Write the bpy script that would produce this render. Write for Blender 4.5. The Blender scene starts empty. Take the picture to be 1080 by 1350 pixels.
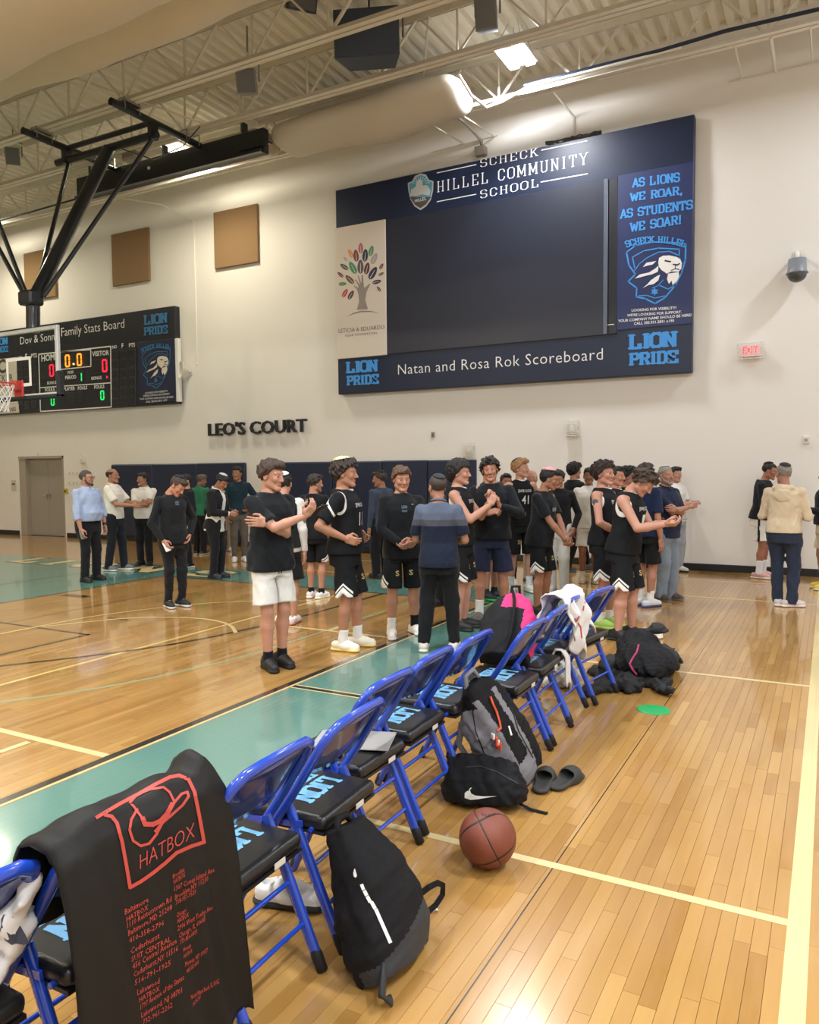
import bpy, math, random
import numpy as np
from mathutils import Vector, Matrix
from mathutils.bvhtree import BVHTree
R = math.radians
rnd = random.Random(7)
SC = bpy.context.scene
COL = SC.collection

# ------------------------------------------------------------------ camera
F_PX = 1022.8
CAM_H = 1.70
CM = ((0.87931167, 0.47616592, -0.00877506), (0.01953497, -0.05447195, -0.99832419), (-0.47584595, 0.87766669, -0.05719971))
cam_d = bpy.data.cameras.new('camera')
cam_d.sensor_fit = 'HORIZONTAL'; cam_d.sensor_width = 36.0; cam_d.lens = 36.0 * F_PX / 1080.0
cam_d.clip_start = 0.05; cam_d.clip_end = 200
cam = bpy.data.objects.new('camera', cam_d); COL.objects.link(cam)
rx, dn, fw = [Vector(v) for v in CM]
cam.matrix_world = Matrix(((rx.x, -dn.x, -fw.x, 0), (rx.y, -dn.y, -fw.y, 0), (rx.z, -dn.z, -fw.z, CAM_H), (0, 0, 0, 1)))
SC.camera = cam

# ------------------------------------------------------------------ world, exposure, lamps
SC.view_settings.view_transform = 'Standard'
SC.view_settings.look = 'None'
SC.view_settings.gamma = 1.0
SC.view_settings.use_curve_mapping = False
SC.view_settings.exposure = -0.35
world = bpy.data.worlds.new('world'); SC.world = world; world.use_nodes = True
world.node_tree.nodes['Background'].inputs[0].default_value = (0.5, 0.5, 0.52, 1)
world.node_tree.nodes['Background'].inputs[1].default_value = 0.3
COOL = (0.86, 0.92, 1.0); WARM = (1.0, 0.91, 0.70)
LAMPS = [  # x, y, z, watts, colour
    (-4.33, 11.50, 7.92, 300, (0.93, 0.95, 1.0)), (-11.30, 11.60, 7.92, 190, WARM), (-18.3, 11.6, 7.92, 190, WARM), (2.6, 11.50, 7.92, 300, COOL),
    (-4.33, 3.7, 7.92, 470, COOL), (-11.30, 3.7, 7.92, 340, WARM), (-18.3, 3.7, 7.92, 300, WARM), (2.6, 3.7, 7.92, 470, COOL),
    (-4.33, -.6, 7.92, 400, COOL), (-11.30, -.6, 7.92, 340, WARM), (-18.3, -.6, 7.92, 300, WARM), (2.6, -.6, 7.92, 400, COOL),
    (-4.33, -4.6, 7.92, 380, COOL), (-11.30, -4.6, 7.92, 340, WARM), (2.6, -4.6, 7.92, 380, COOL), (-25.0, 3.7, 7.92, 300, WARM)]
for i, (x, y, z, w, c) in enumerate(LAMPS):
    ld = bpy.data.lights.new('lamp_light', 'AREA'); ld.shape = 'RECTANGLE'; ld.size = 0.44; ld.size_y = 0.66
    ld.energy = w; ld.color = c
    lo = bpy.data.objects.new('lamp_light', ld); lo.location = (x, y, z - 0.06); COL.objects.link(lo)

# ------------------------------------------------------------------ pixel helpers (pixel of the 1080x1350 frame -> point in the room)
def ray(px, py):
    v = Vector(((px - 540) / F_PX, (py - 675) / F_PX, 1.0))
    return rx * v.x + dn * v.y + fw * v.z
def on_floor(px, py, z=0.0):
    d = ray(px, py); t = (z - CAM_H) / d.z
    return Vector((d.x * t, d.y * t, z))
def on_y(px, py, Y):
    d = ray(px, py); t = Y / d.y
    return Vector((d.x * t, Y, CAM_H + d.z * t))
def depth_of(P):
    return fw.dot(Vector(P) - Vector((0, 0, CAM_H)))

# ------------------------------------------------------------------ materials
MATS = {}
def s2l(c):
    return tuple((v / 12.92 if v <= 0.04045 else ((v + 0.055) / 1.055) ** 2.4) for v in c)
def hexc(h):
    return s2l(tuple(int(h[i:i + 2], 16) / 255 for i in (0, 2, 4)))
class NT:
    def __init__(s, name):
        s.m = bpy.data.materials.new(name); s.m.use_nodes = True; s.t = s.m.node_tree; s.n = s.t.nodes
        s.b = s.n['Principled BSDF']
    def node(s, typ, **kw):
        n = s.n.new(typ)
        for k, v in kw.items(): setattr(n, k, v)
        return n
    def link(s, a, b): s.t.links.new(a, b)
    def val(s, sock, v):
        if hasattr(v, 'is_output') or isinstance(v, bpy.types.NodeSocket): s.link(v, sock)
        else:
            try: sock.default_value = v
            except Exception: sock.default_value = (*v, 1)
    def math(s, op, a, b=0.0, c=None):
        n = s.node('ShaderNodeMath', operation=op); s.val(n.inputs[0], a); s.val(n.inputs[1], b)
        if c is not None: s.val(n.inputs[2], c)
        return n.outputs[0]
    def mix(s, f, a, b):
        n = s.node('ShaderNodeMix', data_type='RGBA'); s.val(n.inputs[0], f)
        for i, v in ((6, a), (7, b)):
            if isinstance(v, tuple): n.inputs[i].default_value = (*v[:3], 1)
            else: s.link(v, n.inputs[i])
        return n.outputs[2]
    def noise(s, scale, detail=3, vec=None, rough=0.55):
        n = s.node('ShaderNodeTexNoise'); n.inputs['Scale'].default_value = scale; n.inputs['Detail'].default_value = detail
        n.inputs['Roughness'].default_value = rough
        if vec is not None: s.link(vec, n.inputs['Vector'])
        return n.outputs['Fac']
    def coord(s, kind='Object', scale=(1, 1, 1)):
        c = s.node('ShaderNodeTexCoord'); m = s.node('ShaderNodeMapping'); m.inputs['Scale'].default_value = scale
        s.link(c.outputs[kind], m.inputs[0]); return m.outputs[0]
    def attr(s, name):
        return s.node('ShaderNodeAttribute', attribute_name=name)
    def bump(s, h, strength=0.3, dist=0.01):
        n = s.node('ShaderNodeBump'); n.inputs['Strength'].default_value = strength; n.inputs['Distance'].default_value = dist
        s.link(h, n.inputs['Height']); s.link(n.outputs[0], s.b.inputs['Normal'])
    def set(s, **kw):
        mp = dict(col='Base Color', rough='Roughness', metal='Metallic', spec='Specular IOR Level', coat='Coat Weight', coatr='Coat Roughness', trans='Transmission Weight', alpha='Alpha', sheen='Sheen Weight', sss='Subsurface Weight', ior='IOR')
        for k, v in kw.items(): s.val(s.b.inputs[mp[k]], v if not (k == 'col' and isinstance(v, tuple)) else (*v[:3], 1))
        return s
def mat(name, col, rough=0.6, metal=0.0, noise=0.08, nscale=30, bump=0.0, bscale=80, coat=0.0, spec=0.5, **kw):
    if name in MATS: return MATS[name]
    t = NT(name); c = hexc(col) if isinstance(col, str) else col
    vec = t.coord('Object')
    f = t.noise(nscale, 3, vec)
    dark = tuple(v * (1 - noise * 1.6) for v in c); light = tuple(min(1, v * (1 + noise * 1.2)) for v in c)
    t.set(col=t.mix(f, dark, light), rough=rough, metal=metal, coat=coat, spec=spec, **kw)
    if bump > 0: t.bump(t.noise(bscale, 4, vec), bump, 0.004)
    MATS[name] = t.m; return t.m
def emis(name, col, strength, base=(0, 0, 0)):
    if name in MATS: return MATS[name]
    t = NT(name); c = hexc(col) if isinstance(col, str) else col
    t.set(col=base, rough=0.5); t.b.inputs['Emission Color'].default_value = (*c, 1); t.b.inputs['Emission Strength'].default_value = strength
    MATS[name] = t.m; return t.m
def cloth(name, col, rough=0.9, fold=0.25):
    """woven cloth: fine weave, soft large tone change"""
    if name in MATS: return MATS[name]
    t = NT(name); c = hexc(col) if isinstance(col, str) else col
    vec = t.coord('Object'); f = t.noise(9, 4, vec)
    t.set(col=t.mix(f, tuple(v * 0.86 for v in c), tuple(min(1, v * 1.12) for v in c)), rough=rough, spec=0.2, sheen=0.08)
    t.bump(t.noise(400, 2, vec), 0.15, 0.001)
    MATS[name] = t.m; return t.m

# ------------------------------------------------------------------ mesh helpers
def tag(o, label=None, cat=None, group=None, kind=None):
    if label: o['label'] = label
    if cat: o['category'] = cat
    if group: o['group'] = group
    if kind: o['kind'] = kind
    return o
def empty(name, loc=(0, 0, 0), rz=0.0, label=None, cat=None, group=None, kind=None):
    o = bpy.data.objects.new(name, None); o.empty_display_size = 0.1
    o.location = loc; o.rotation_euler = (0, 0, rz); COL.objects.link(o)
    return tag(o, label, cat, group, kind)
def link_mesh(name, me, mats, parent=None, **kw):
    if mats is not None and not len(me.materials):
        for m in (mats if isinstance(mats, (list, tuple)) else [mats]): me.materials.append(m)
    o = bpy.data.objects.new(name, me); COL.objects.link(o)
    if parent is not None: o.parent = parent
    return tag(o, **kw)
def np_mesh(name, V, Q, smooth=True, mi=None, attrs=None):
    me = bpy.data.meshes.new(name)
    V = np.asarray(V, dtype=np.float32); Q = np.asarray(Q, dtype=np.int32); k = Q.shape[1]
    me.vertices.add(len(V)); me.vertices.foreach_set('co', V.ravel())
    me.loops.add(Q.size); me.loops.foreach_set('vertex_index', Q.ravel())
    me.polygons.add(len(Q)); me.polygons.foreach_set('loop_start', np.arange(0, Q.size, k, dtype=np.int32))
    me.polygons.foreach_set('loop_total', np.full(len(Q), k, dtype=np.int32))
    me.polygons.foreach_set('use_smooth', np.full(len(Q), bool(smooth), dtype=bool))
    if mi is not None: me.polygons.foreach_set('material_index', np.asarray(mi, dtype=np.int32))
    for n, a in (attrs or {}).items():
        a = np.asarray(a, dtype=np.float32)
        if a.ndim == 1: me.attributes.new(n, 'FLOAT', 'POINT').data.foreach_set('value', a)
        else: me.attributes.new(n, 'FLOAT_VECTOR', 'POINT').data.foreach_set('vector', a.ravel())
    me.update(calc_edges=True); me.validate(); return me
def frame_of(d):
    d = Vector(d).normalized(); a = Vector((0, 0, 1)) if abs(d.z) < 0.9 else Vector((1, 0, 0))
    u = d.cross(a).normalized(); return u, d.cross(u).normalized()
class MB:
    def __init__(s): s.v = []; s.f = []; s.m = []; s.sm = []
    def add(s, vs, fs, mi=0, smooth=False):
        b = len(s.v); s.v += [tuple(v) for v in vs]; s.f += [tuple(i + b for i in f) for f in fs]
        s.m += [mi] * len(fs); s.sm += [smooth] * len(fs); return s
    def box(s, c, size, mi=0, rot=None, bev=0.0):
        hx, hy, hz = [v / 2 for v in size]; bv = min(bev, hx * .9, hy * .9, hz * .9)
        if bv <= 0:
            vs = [Vector((x * hx, y * hy, z * hz)) for z in (-1, 1) for y in (-1, 1) for x in (-1, 1)]
            fs = [(0, 2, 3, 1), (4, 5, 7, 6), (0, 1, 5, 4), (2, 6, 7, 3), (0, 4, 6, 2), (1, 3, 7, 5)]
        else:
            vs = []; idx = {}
            for z in (-1, 1):
                for y in (-1, 1):
                    for x in (-1, 1):
                        for a in range(3):
                            p = [x * hx, y * hy, z * hz]
                            for b in range(3):
                                if b != a: p[b] -= (x, y, z)[b] * bv
                            idx[(x, y, z, a)] = len(vs); vs.append(Vector(p))
            fs = []
            for a in range(3):
                b, c_ = (a + 1) % 3, (a + 2) % 3
                for sg in (-1, 1):
                    q = []
                    for sb, sc in ((-1, -1), (1, -1), (1, 1), (-1, 1)):
                        k = [0, 0, 0]; k[a] = sg; k[b] = sb; k[c_] = sc; q.append(idx[(*k, a)])
                    fs.append(q if sg > 0 else q[::-1])
                for sb in (-1, 1):
                    for sc in (-1, 1):
                        k0 = [0, 0, 0]; k0[a] = -1; k0[b] = sb; k0[c_] = sc; k1 = list(k0); k1[a] = 1
                        q = [idx[(*k0, b)], idx[(*k1, b)], idx[(*k1, c_)], idx[(*k0, c_)]]
                        fs.append(q if sb * sc > 0 else q[::-1])
            for x in (-1, 1):
                for y in (-1, 1):
                    for z in (-1, 1):
                        q = [idx[(x, y, z, a)] for a in range(3)]; fs.append(q if x * y * z > 0 else q[::-1])
        M = rot if rot is not None else Matrix.Identity(3)
        if isinstance(M, (int, float)): M = Matrix.Rotation(M, 3, 'Z')
        c = Vector(c)
        return s.add([M @ v + c for v in vs], fs, mi)
    def tube(s, pts, r, n=8, mi=0, cap=True, closed=False, flat=1.0):
        pts = [Vector(p) for p in pts]; rs = r if isinstance(r, (list, tuple)) else [r] * len(pts)
        rings = []; u = None; N = len(pts)
        for i, p in enumerate(pts):
            if closed: d = (pts[(i + 1) % N] - pts[i - 1])
            else: d = (pts[min(i + 1, N - 1)] - pts[max(i - 1, 0)])
            d.normalize()
            if u is None: u, w = frame_of(d)
            else:
                u = (u - d * u.dot(d));
                if u.length < 1e-6: u, w = frame_of(d)
                u.normalize(); w = d.cross(u)
            k = 1.0
            if 0 < i < N - 1 or closed:
                a = (pts[i] - pts[i - 1]).normalized(); b = (pts[(i + 1) % N] - pts[i]).normalized()
                k = 1 / max(0.5, math.sqrt((1 + a.dot(b)) / 2))
            rings.append([p + (u * math.cos(2 * math.pi * j / n) * flat + w * math.sin(2 * math.pi * j / n)) * rs[i] * k for j in range(n)])
        vs = [v for rg in rings for v in rg]; fs = []
        M = N if closed else N - 1
        for i in range(M):
            for j in range(n):
                a = i * n + j; b = i * n + (j + 1) % n; c = ((i + 1) % N) * n
                fs.append((a, b, c + (j + 1) % n, c + j))
        s.add(vs, fs, mi, n > 6)
        if cap and not closed: s.add(vs[:n], [tuple(range(n))[::-1]], mi); s.add(vs[-n:], [tuple(range(n))], mi)
        return s
    def bar(s, a, b, w, h, mi=0, up=(0, 0, 1)):
        a = Vector(a); b = Vector(b); d = (b - a).normalized(); up = Vector(up)
        if abs(d.dot(up)) > 0.95: up = Vector((0, 1, 0))
        x = d.cross(up).normalized(); z = x.cross(d)
        M = Matrix((x, d, z)).transposed()
        return s.box((a + b) / 2, (w, (b - a).length, h), mi, M)
    def ribbon(s, pts, w, th=.002, up=(0, 0, 1), mi=0):
        pts = [Vector(p) for p in pts]; V = []; F = []; n = len(pts); up = Vector(up)
        for i, p in enumerate(pts):
            d = (pts[min(i + 1, n - 1)] - pts[max(i - 1, 0)]).normalized(); sd = d.cross(up)
            sd = sd.normalized() * w / 2 if sd.length > 1e-4 else Vector((w / 2, 0, 0)); nn = d.cross(sd).normalized() * th / 2
            V += [p - sd - nn, p + sd - nn, p + sd + nn, p - sd + nn]
        for i in range(n - 1):
            for k in range(4): F.append((i * 4 + k, i * 4 + (k + 1) % 4, i * 4 + 4 + (k + 1) % 4, i * 4 + 4 + k))
        F += [(3, 2, 1, 0), tuple(range(n * 4 - 4, n * 4))]; return s.add(V, F, mi)
    def lathe(s, prof, c=(0, 0, 0), n=24, mi=0, axis=(0, 0, 1), closed=False):
        ax = Vector(axis).normalized(); u, w = frame_of(ax); c = Vector(c); vs = []; fs = []
        for r, z in prof:
            for j in range(n):
                a = 2 * math.pi * j / n; vs.append(c + ax * z + (u * math.cos(a) + w * math.sin(a)) * r)
        P = len(prof)
        for i in range(P - 1):
            for j in range(n): fs.append((i * n + j, i * n + (j + 1) % n, (i + 1) * n + (j + 1) % n, (i + 1) * n + j))
        return s.add(vs, fs, mi, True)
    def poly(s, pts, mi=0, thick=0.0, dirn=None):
        pts = [Vector(p) for p in pts]; n = len(pts)
        if thick == 0: return s.add(pts, [tuple(range(n))], mi)
        if dirn is None: dirn = (pts[1] - pts[0]).cross(pts[2] - pts[1]).normalized()
        q = [p + Vector(dirn) * thick for p in pts]
        fs = [tuple(range(n)), tuple(range(n, 2 * n))[::-1]] + [(i, (i + 1) % n, (i + 1) % n + n, i + n) for i in range(n)]
        return s.add(pts + q, fs, mi)
    def sphere(s, c, r, mi=0, n=12, m=8):
        rr = Vector(r) if isinstance(r, (tuple, list, Vector)) else Vector((r, r, r)); c = Vector(c); vs = []; fs = []
        for i in range(m + 1):
            t = math.pi * i / m
            for j in range(n):
                a = 2 * math.pi * j / n
                vs.append(c + Vector((math.sin(t) * math.cos(a) * rr.x, math.sin(t) * math.sin(a) * rr.y, math.cos(t) * rr.z)))
        for i in range(m):
            for j in range(n): fs.append((i * n + j, (i + 1) * n + j, (i + 1) * n + (j + 1) % n, i * n + (j + 1) % n))
        return s.add(vs, fs, mi, True)
    def mesh(s, name='mesh'):
        me = bpy.data.meshes.new(name); me.from_pydata(s.v, [], s.f)
        me.polygons.foreach_set('material_index', s.m); me.polygons.foreach_set('use_smooth', s.sm); me.update(); return me
    def obj(s, name, mats, parent=None, **kw):
        return link_mesh(name, s.mesh(name), mats, parent, **kw)
def copy_tree(o, parent=None):
    c = o.copy(); COL.objects.link(c)
    if parent is not None: c.parent = parent
    for ch in o.children: copy_tree(ch, c)
    return c

# ------------------------------------------------------------------ lettering
_TX = {}
def text_geo(body, size=1.0, spacing=1.0, bold=0.0, align='CENTER', res=2, shear=0.0, line=1.0):
    key = (body, size, spacing, bold, align, res, shear, line)
    if key in _TX: return _TX[key]
    cu = bpy.data.curves.new('txt', 'FONT'); cu.body = body; cu.size = size; cu.space_character = spacing
    cu.align_x = align; cu.align_y = 'BOTTOM_BASELINE' if '\n' not in body else 'TOP'; cu.offset = bold * size; cu.resolution_u = res; cu.shear = shear; cu.space_line = line
    o = bpy.data.objects.new('txt', cu); COL.objects.link(o)
    dg = bpy.context.evaluated_depsgraph_get(); me = o.evaluated_get(dg).to_mesh()
    V = [v.co.copy() for v in me.vertices]; Fc = [tuple(p.vertices) for p in me.polygons]
    o.evaluated_get(dg).to_mesh_clear(); COL.objects.unlink(o); bpy.data.objects.remove(o); bpy.data.curves.remove(cu)
    _TX[key] = (V, Fc); return V, Fc
def fit_geo(V, w=None, h=None, cx=True):
    xs = [v.x for v in V]; ys = [v.y for v in V]; sx = sy = 1
    if w: sx = w / (max(xs) - min(xs))
    if h: sy = h / (max(ys) - min(ys))
    if w and not h: sy = sx
    if h and not w: sx = sy
    x0 = (max(xs) + min(xs)) / 2 if cx else min(xs); y0 = min(ys)
    return [Vector(((v.x - x0) * sx, (v.y - y0) * sy, 0)) for v in V]
# block capitals drawn from strokes (slab serifs), unit height 1
LET = {
 'L': ([[(.1, 1), (.1, 0), (.52, 0), (.52, .25)]], [(.1, 1), (.1, 0)], .6), 'I': ([[(.15, 0), (.15, 1)]], [(.15, 0), (.15, 1)], .3),
 'O': ([[(.15, 0), (0, .18), (0, .82), (.15, 1), (.4, 1), (.55, .82), (.55, .18), (.4, 0), (.15, 0)]], [], .55),
 'N': ([[(.08, 0), (.08, 1), (.52, 0), (.52, 1)]], [(.08, 0), (.08, 1), (.52, 1)], .6),
 'P': ([[(.1, 0), (.1, 1), (.42, 1), (.52, .88), (.52, .6), (.42, .48), (.1, .48)]], [(.1, 0), (.1, 1)], .56),
 'R': ([[(.1, 0), (.1, 1), (.42, 1), (.52, .88), (.52, .62), (.42, .5), (.1, .5)], [(.34, .5), (.54, 0)]], [(.1, 0), (.1, 1), (.54, 0)], .6),
 'D': ([[(.1, 0), (.1, 1), (.4, 1), (.54, .84), (.54, .16), (.4, 0), (.1, 0)]], [(.1, 0), (.1, 1)], .58),
 'E': ([[(.54, .78), (.54, 1), (.1, 1), (.1, 0), (.54, 0), (.54, .22)], [(.1, .5), (.4, .5)]], [(.1, 0), (.1, 1)], .58),
 'A': ([[(.02, 0), (.29, 1), (.56, 0)], [(.12, .3), (.46, .3)]], [(.02, 0), (.56, 0)], .58),
 'S': ([[(.03, .2), (.03, .12), (.14, 0), (.4, 0), (.52, .12), (.52, .4), (.42, .5), (.13, .52), (.03, .62), (.03, .88), (.14, 1), (.4, 1), (.51, .88), (.51, .8)]], [], .55),
 'W': ([[(0, 1), (.18, 0), (.35, .8), (.52, 0), (.7, 1)]], [(0, 1), (.7, 1)], .7),
 'T': ([[(.02, .8), (.02, 1), (.56, 1), (.56, .8)], [(.29, 1), (.29, 0)]], [(.29, 0)], .58),
 'U': ([[(.08, 1), (.08, .15), (.2, 0), (.4, 0), (.52, .15), (.52, 1)]], [(.08, 1), (.52, 1)], .6),
 'C': ([[(.52, .75), (.52, .85), (.4, 1), (.15, 1), (.02, .84), (.02, .16), (.15, 0), (.4, 0), (.52, .15), (.52, .25)]], [], .55),
 'H': ([[(.08, 0), (.08, 1)], [(.52, 0), (.52, 1)], [(.08, .5), (.52, .5)]], [(.08, 0), (.08, 1), (.52, 0), (.52, 1)], .6),
 'K': ([[(.08, 0), (.08, 1)], [(.52, 1), (.1, .42)], [(.24, .58), (.54, 0)]], [(.08, 0), (.08, 1), (.52, 1), (.54, 0)], .6),
 'M': ([[(.06, 0), (.06, 1), (.35, .2), (.64, 1), (.64, 0)]], [(.06, 0), (.06, 1), (.64, 1), (.64, 0)], .7),
 'Y': ([[(.02, 1), (.29, .45), (.56, 1)], [(.29, .45), (.29, 0)]], [(.02, 1), (.56, 1), (.29, 0)], .58),
 '!': ([[(.1, 1), (.1, .35)], [(.1, .12), (.1, 0)]], [], .2), ',': ([[(.1, .1), (.05, -.15)]], [], .2), '.': ([[(.1, .05), (.1, 0)]], [], .2), ' ': ([], [], .35),
}
def block_geo(txt, tv=.16, th=.13, serif=.10, gap=.16):
    V = []; Fc = []; x = 0
    for ch in txt:
        st, sf, w = LET[ch]
        def q(pts):
            b = len(V); V.extend(Vector((p[0] + x, p[1], 0)) for p in pts); Fc.append(tuple(range(b, b + len(pts))))
        for pl in st:
            for (ax, ay), (bx, by) in zip(pl[:-1], pl[1:]):
                dx, dy = bx - ax, by - ay; L = math.hypot(dx, dy); dx /= L; dy /= L
                t = (tv * abs(dy) + th * abs(dx)) / max(1e-6, abs(dy) + abs(dx)) / 2; e = t * .8
                q([(ax - dx * e - dy * t, ay - dy * e + dx * t), (ax - dx * e + dy * t, ay - dy * e - dx * t), (bx + dx * e + dy * t, by + dy * e - dx * t), (bx + dx * e - dy * t, by + dy * e + dx * t)])
        for sx, sy in sf:
            hw = tv / 2 + serif; hh = min(th, .12)
            y0 = sy - hh * .5; q([(sx - hw, y0), (sx + hw, y0), (sx + hw, y0 + hh), (sx - hw, y0 + hh)])
        x += w + gap
    return V, Fc
def put_geo(mb, V, Fc, o, ux, uy, off=0.0, mi=0, stack=0.00025):
    """place flat lettering: o origin, ux / uy axes of the surface, off above it"""
    o = Vector(o); ux = Vector(ux); uy = Vector(uy); nz = ux.cross(uy).normalized()
    Z = [0.0] * len(V)
    for i, f in enumerate(Fc):
        if len(f) == 4 and stack:
            for j in f: Z[j] = (i % 13) * stack
    mb.add([o + ux * v.x + uy * v.y + nz * (off + z) for v, z in zip(V, Z)], Fc, mi)
# ------------------------------------------------------------------ the hall
WY = 13.17          # face of the scoreboard wall
DECK = 8.42
PW = 0.0575         # floor board width
def wood_mat():
    t = NT('maple_boards'); at = t.attr('tone').outputs['Fac']
    vec = t.coord('Object', (60, 2.2, 60)); g = t.noise(1.0, 5, vec, 0.6)
    vec2 = t.coord('Object', (9, 1.2, 9)); g2 = t.noise(1.3, 3, vec2)
    c = t.mix(at, hexc('9e7339'), hexc('bd9354')); c = t.mix(t.math('MULTIPLY', g, 0.3), c, hexc('936a37'))
    c = t.mix(t.math('MULTIPLY', t.math('SUBTRACT', g2, 0.45), 0.9), c, hexc('c69d64'))
    t.set(col=c, rough=t.math('MULTIPLY_ADD', g2, 0.12, 0.14), spec=0.5, coat=0.6, coatr=0.06)
    return t.m
M_WOOD = wood_mat()
def paint_mat(name, col, rough=0.22):
    t = NT(name); vec = t.coord('Object')
    # the joints of the boards telegraph through the paint
    br = t.node('ShaderNodeTexBrick'); br.offset = 0.5; br.inputs['Scale'].default_value = 1.0; br.inputs['Brick Width'].default_value = 1.1
    br.inputs['Row Height'].default_value = PW; br.inputs['Mortar Size'].default_value = 0.0012; br.inputs['Mortar Smooth'].default_value = 0.3
    mp = t.node('ShaderNodeMapping'); mp.inputs['Rotation'].default_value = (0, 0, math.pi / 2); t.link(vec, mp.inputs[0]); t.link(mp.outputs[0], br.inputs['Vector'])
    c = hexc(col); n = t.noise(1.6, 3, vec)
    base = t.mix(n, tuple(v * .88 for v in c), tuple(min(1, v * 1.1) for v in c))
    t.set(col=t.mix(t.math('MULTIPLY', br.outputs['Fac'], 0.35), base, tuple(v * 0.4 for v in c)), rough=rough, coat=0.6, coatr=0.06)
    return t.m
M_TEAL = paint_mat('teal_court_paint', '5a867b'); M_CREAM = paint_mat('cream_line_paint', 'd9c48c', 0.3); M_BLK = paint_mat('black_line_paint', '2b2724')
M_TLINE = paint_mat('pale_teal_line', 'a09f78', 0.25); M_YEL = paint_mat('yellow_line_paint', 'dcbf72', 0.25)

floor = MB().box((-13, 3, -0.035), (42, 24, 0.03)).obj('floor', mat('subfloor', '6e4a22'), kind='structure')
def planks():
    r = random.Random(3); near = []; far = []
    x = -30.0; i = 0
    while x < 5.5:
        y = -1.0 - r.random() * 1.2 if x > -8 else 1.5 - r.random()
        y1 = WY
        while y < y1:
            L = r.choice((0.35, 0.55, 0.75, 0.95, 1.2, 1.5)) * (0.8 + 0.4 * r.random()); e = min(y + L, y1)
            tone = min(1, max(0, r.gauss(0.5, 0.26)))
            cx, cy = x + PW / 2, (y + e) / 2
            dd = fw.dot(Vector((cx, cy, -CAM_H))); px = None
            if dd > 0.5:
                u = rx.dot(Vector((cx, cy, -CAM_H))) / dd * F_PX + 540; v = dn.dot(Vector((cx, cy, -CAM_H))) / dd * F_PX + 675
                vis = -20 < u < 1100 and v < 1400 and not (-2.78 > cx > -3.7)
                px = dd if vis else None
            (near if px is not None else far).append((px or 99, x, y, e, tone)); y = e
        x += PW
    near.sort(); far += near[300:]; near = near[:300]
    def one(mb, x, y, e, ox=0, oy=0):
        g = 0.0002; b = 0.0006; d = 0.0035; X0, X1, Y0, Y1 = x + g - ox, x + PW - g - ox, y + g - oy, e - g - oy
        mb.add([(X0, Y0, -d), (X1, Y0, -d), (X1, Y1, -d), (X0, Y1, -d), (X0 + b, Y0 + b, 0), (X1 - b, Y0 + b, 0), (X1 - b, Y1 - b, 0), (X0 + b, Y1 - b, 0)],
               [(4, 5, 6, 7), (0, 1, 5, 4), (1, 2, 6, 5), (2, 3, 7, 6), (3, 0, 4, 7)])
    for _, x, y, e, tone in near:
        mb = MB(); one(mb, x, y, e); me = mb.mesh('floor_board'); me.attributes.new('tone', 'FLOAT', 'POINT').data.foreach_set('value', [tone] * 8)
        link_mesh('floor_board', me, M_WOOD, floor)
    V = np.empty((len(far), 8, 3), np.float32); g, b, d = .0002, .0006, .0035
    A = np.array([f[1:4] for f in far], np.float32); T = np.repeat(np.array([f[4] for f in far], np.float32), 8)
    X0, X1, Y0, Y1 = A[:, 0] + g, A[:, 0] + PW - g, A[:, 1] + g, A[:, 2] - g
    for k, (a, c, z) in enumerate(((X0, Y0, -d), (X1, Y0, -d), (X1, Y1, -d), (X0, Y1, -d), (X0 + b, Y0 + b, 0), (X1 - b, Y0 + b, 0), (X1 - b, Y1 - b, 0), (X0 + b, Y1 - b, 0))):
        V[:, k, 0] = a; V[:, k, 1] = c; V[:, k, 2] = z
    Q = np.array([(4, 5, 6, 7), (0, 1, 5, 4), (1, 2, 6, 5), (2, 3, 7, 6), (3, 0, 4, 7)], np.int32)[None] + (np.arange(len(far), dtype=np.int32) * 8)[:, None, None]
    me = np_mesh('floor_boards', V.reshape(-1, 3), Q.reshape(-1, 4), smooth=False, attrs={'tone': T})
    link_mesh('floor_boards', me, M_WOOD, floor, kind='stuff')
planks()
def fpoly(name, pts, m, z=0.0006):
    mb = MB(); mb.poly([(p[0], p[1], z) for p in pts]); return mb.obj(name, m, floor)
def frect(name, x0, y0, x1, y1, m, z=0.0006): return fpoly(name, [(x0, y0), (x1, y0), (x1, y1), (x0, y1)], m, z)
def fcurve(name, pts, w, m, z=0.0009, sub=10, smooth=True):
    P = [Vector((p[0], p[1], 0)) for p in pts]
    if smooth and len(P) > 2:
        q = []
        for i in range(len(P) - 1):
            a, b, c, d = P[max(i - 1, 0)], P[i], P[i + 1], P[min(i + 2, len(P) - 1)]
            for k in range(sub):
                t = k / sub; q.append(0.5 * ((2 * b) + (c - a) * t + (2 * a - 5 * b + 4 * c - d) * t * t + (3 * b - a - 3 * c + d) * t ** 3))
        P = q + [P[-1]]
    vs = []; fs = []
    for i, p in enumerate(P):
        d = (P[min(i + 1, len(P) - 1)] - P[max(i - 1, 0)]).normalized(); n = Vector((-d.y, d.x, 0)) * w / 2
        vs += [(p.x + n.x, p.y + n.y, z), (p.x - n.x, p.y - n.y, z)]
    for i in range(len(P) - 1): fs.append((2 * i, 2 * i + 1, 2 * i + 3, 2 * i + 2))
    mb = MB(); mb.add(vs, fs); return mb.obj(name, m, floor)
frect('court_apron', -3.66, -1.0, -2.78, 10.12, M_TEAL); frect('court_apron', -9.35, 9.0, -3.76, 10.12, M_TEAL); frect('court_apron', -22, 1.6, -9.35, 9.95, M_TEAL)
frect('sideline', -3.755, -1.0, -3.695, 10.12, M_BLK, .0012); frect('court_line', -3.69, -1.0, -3.668, 10.12, M_CREAM, .0012)
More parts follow.
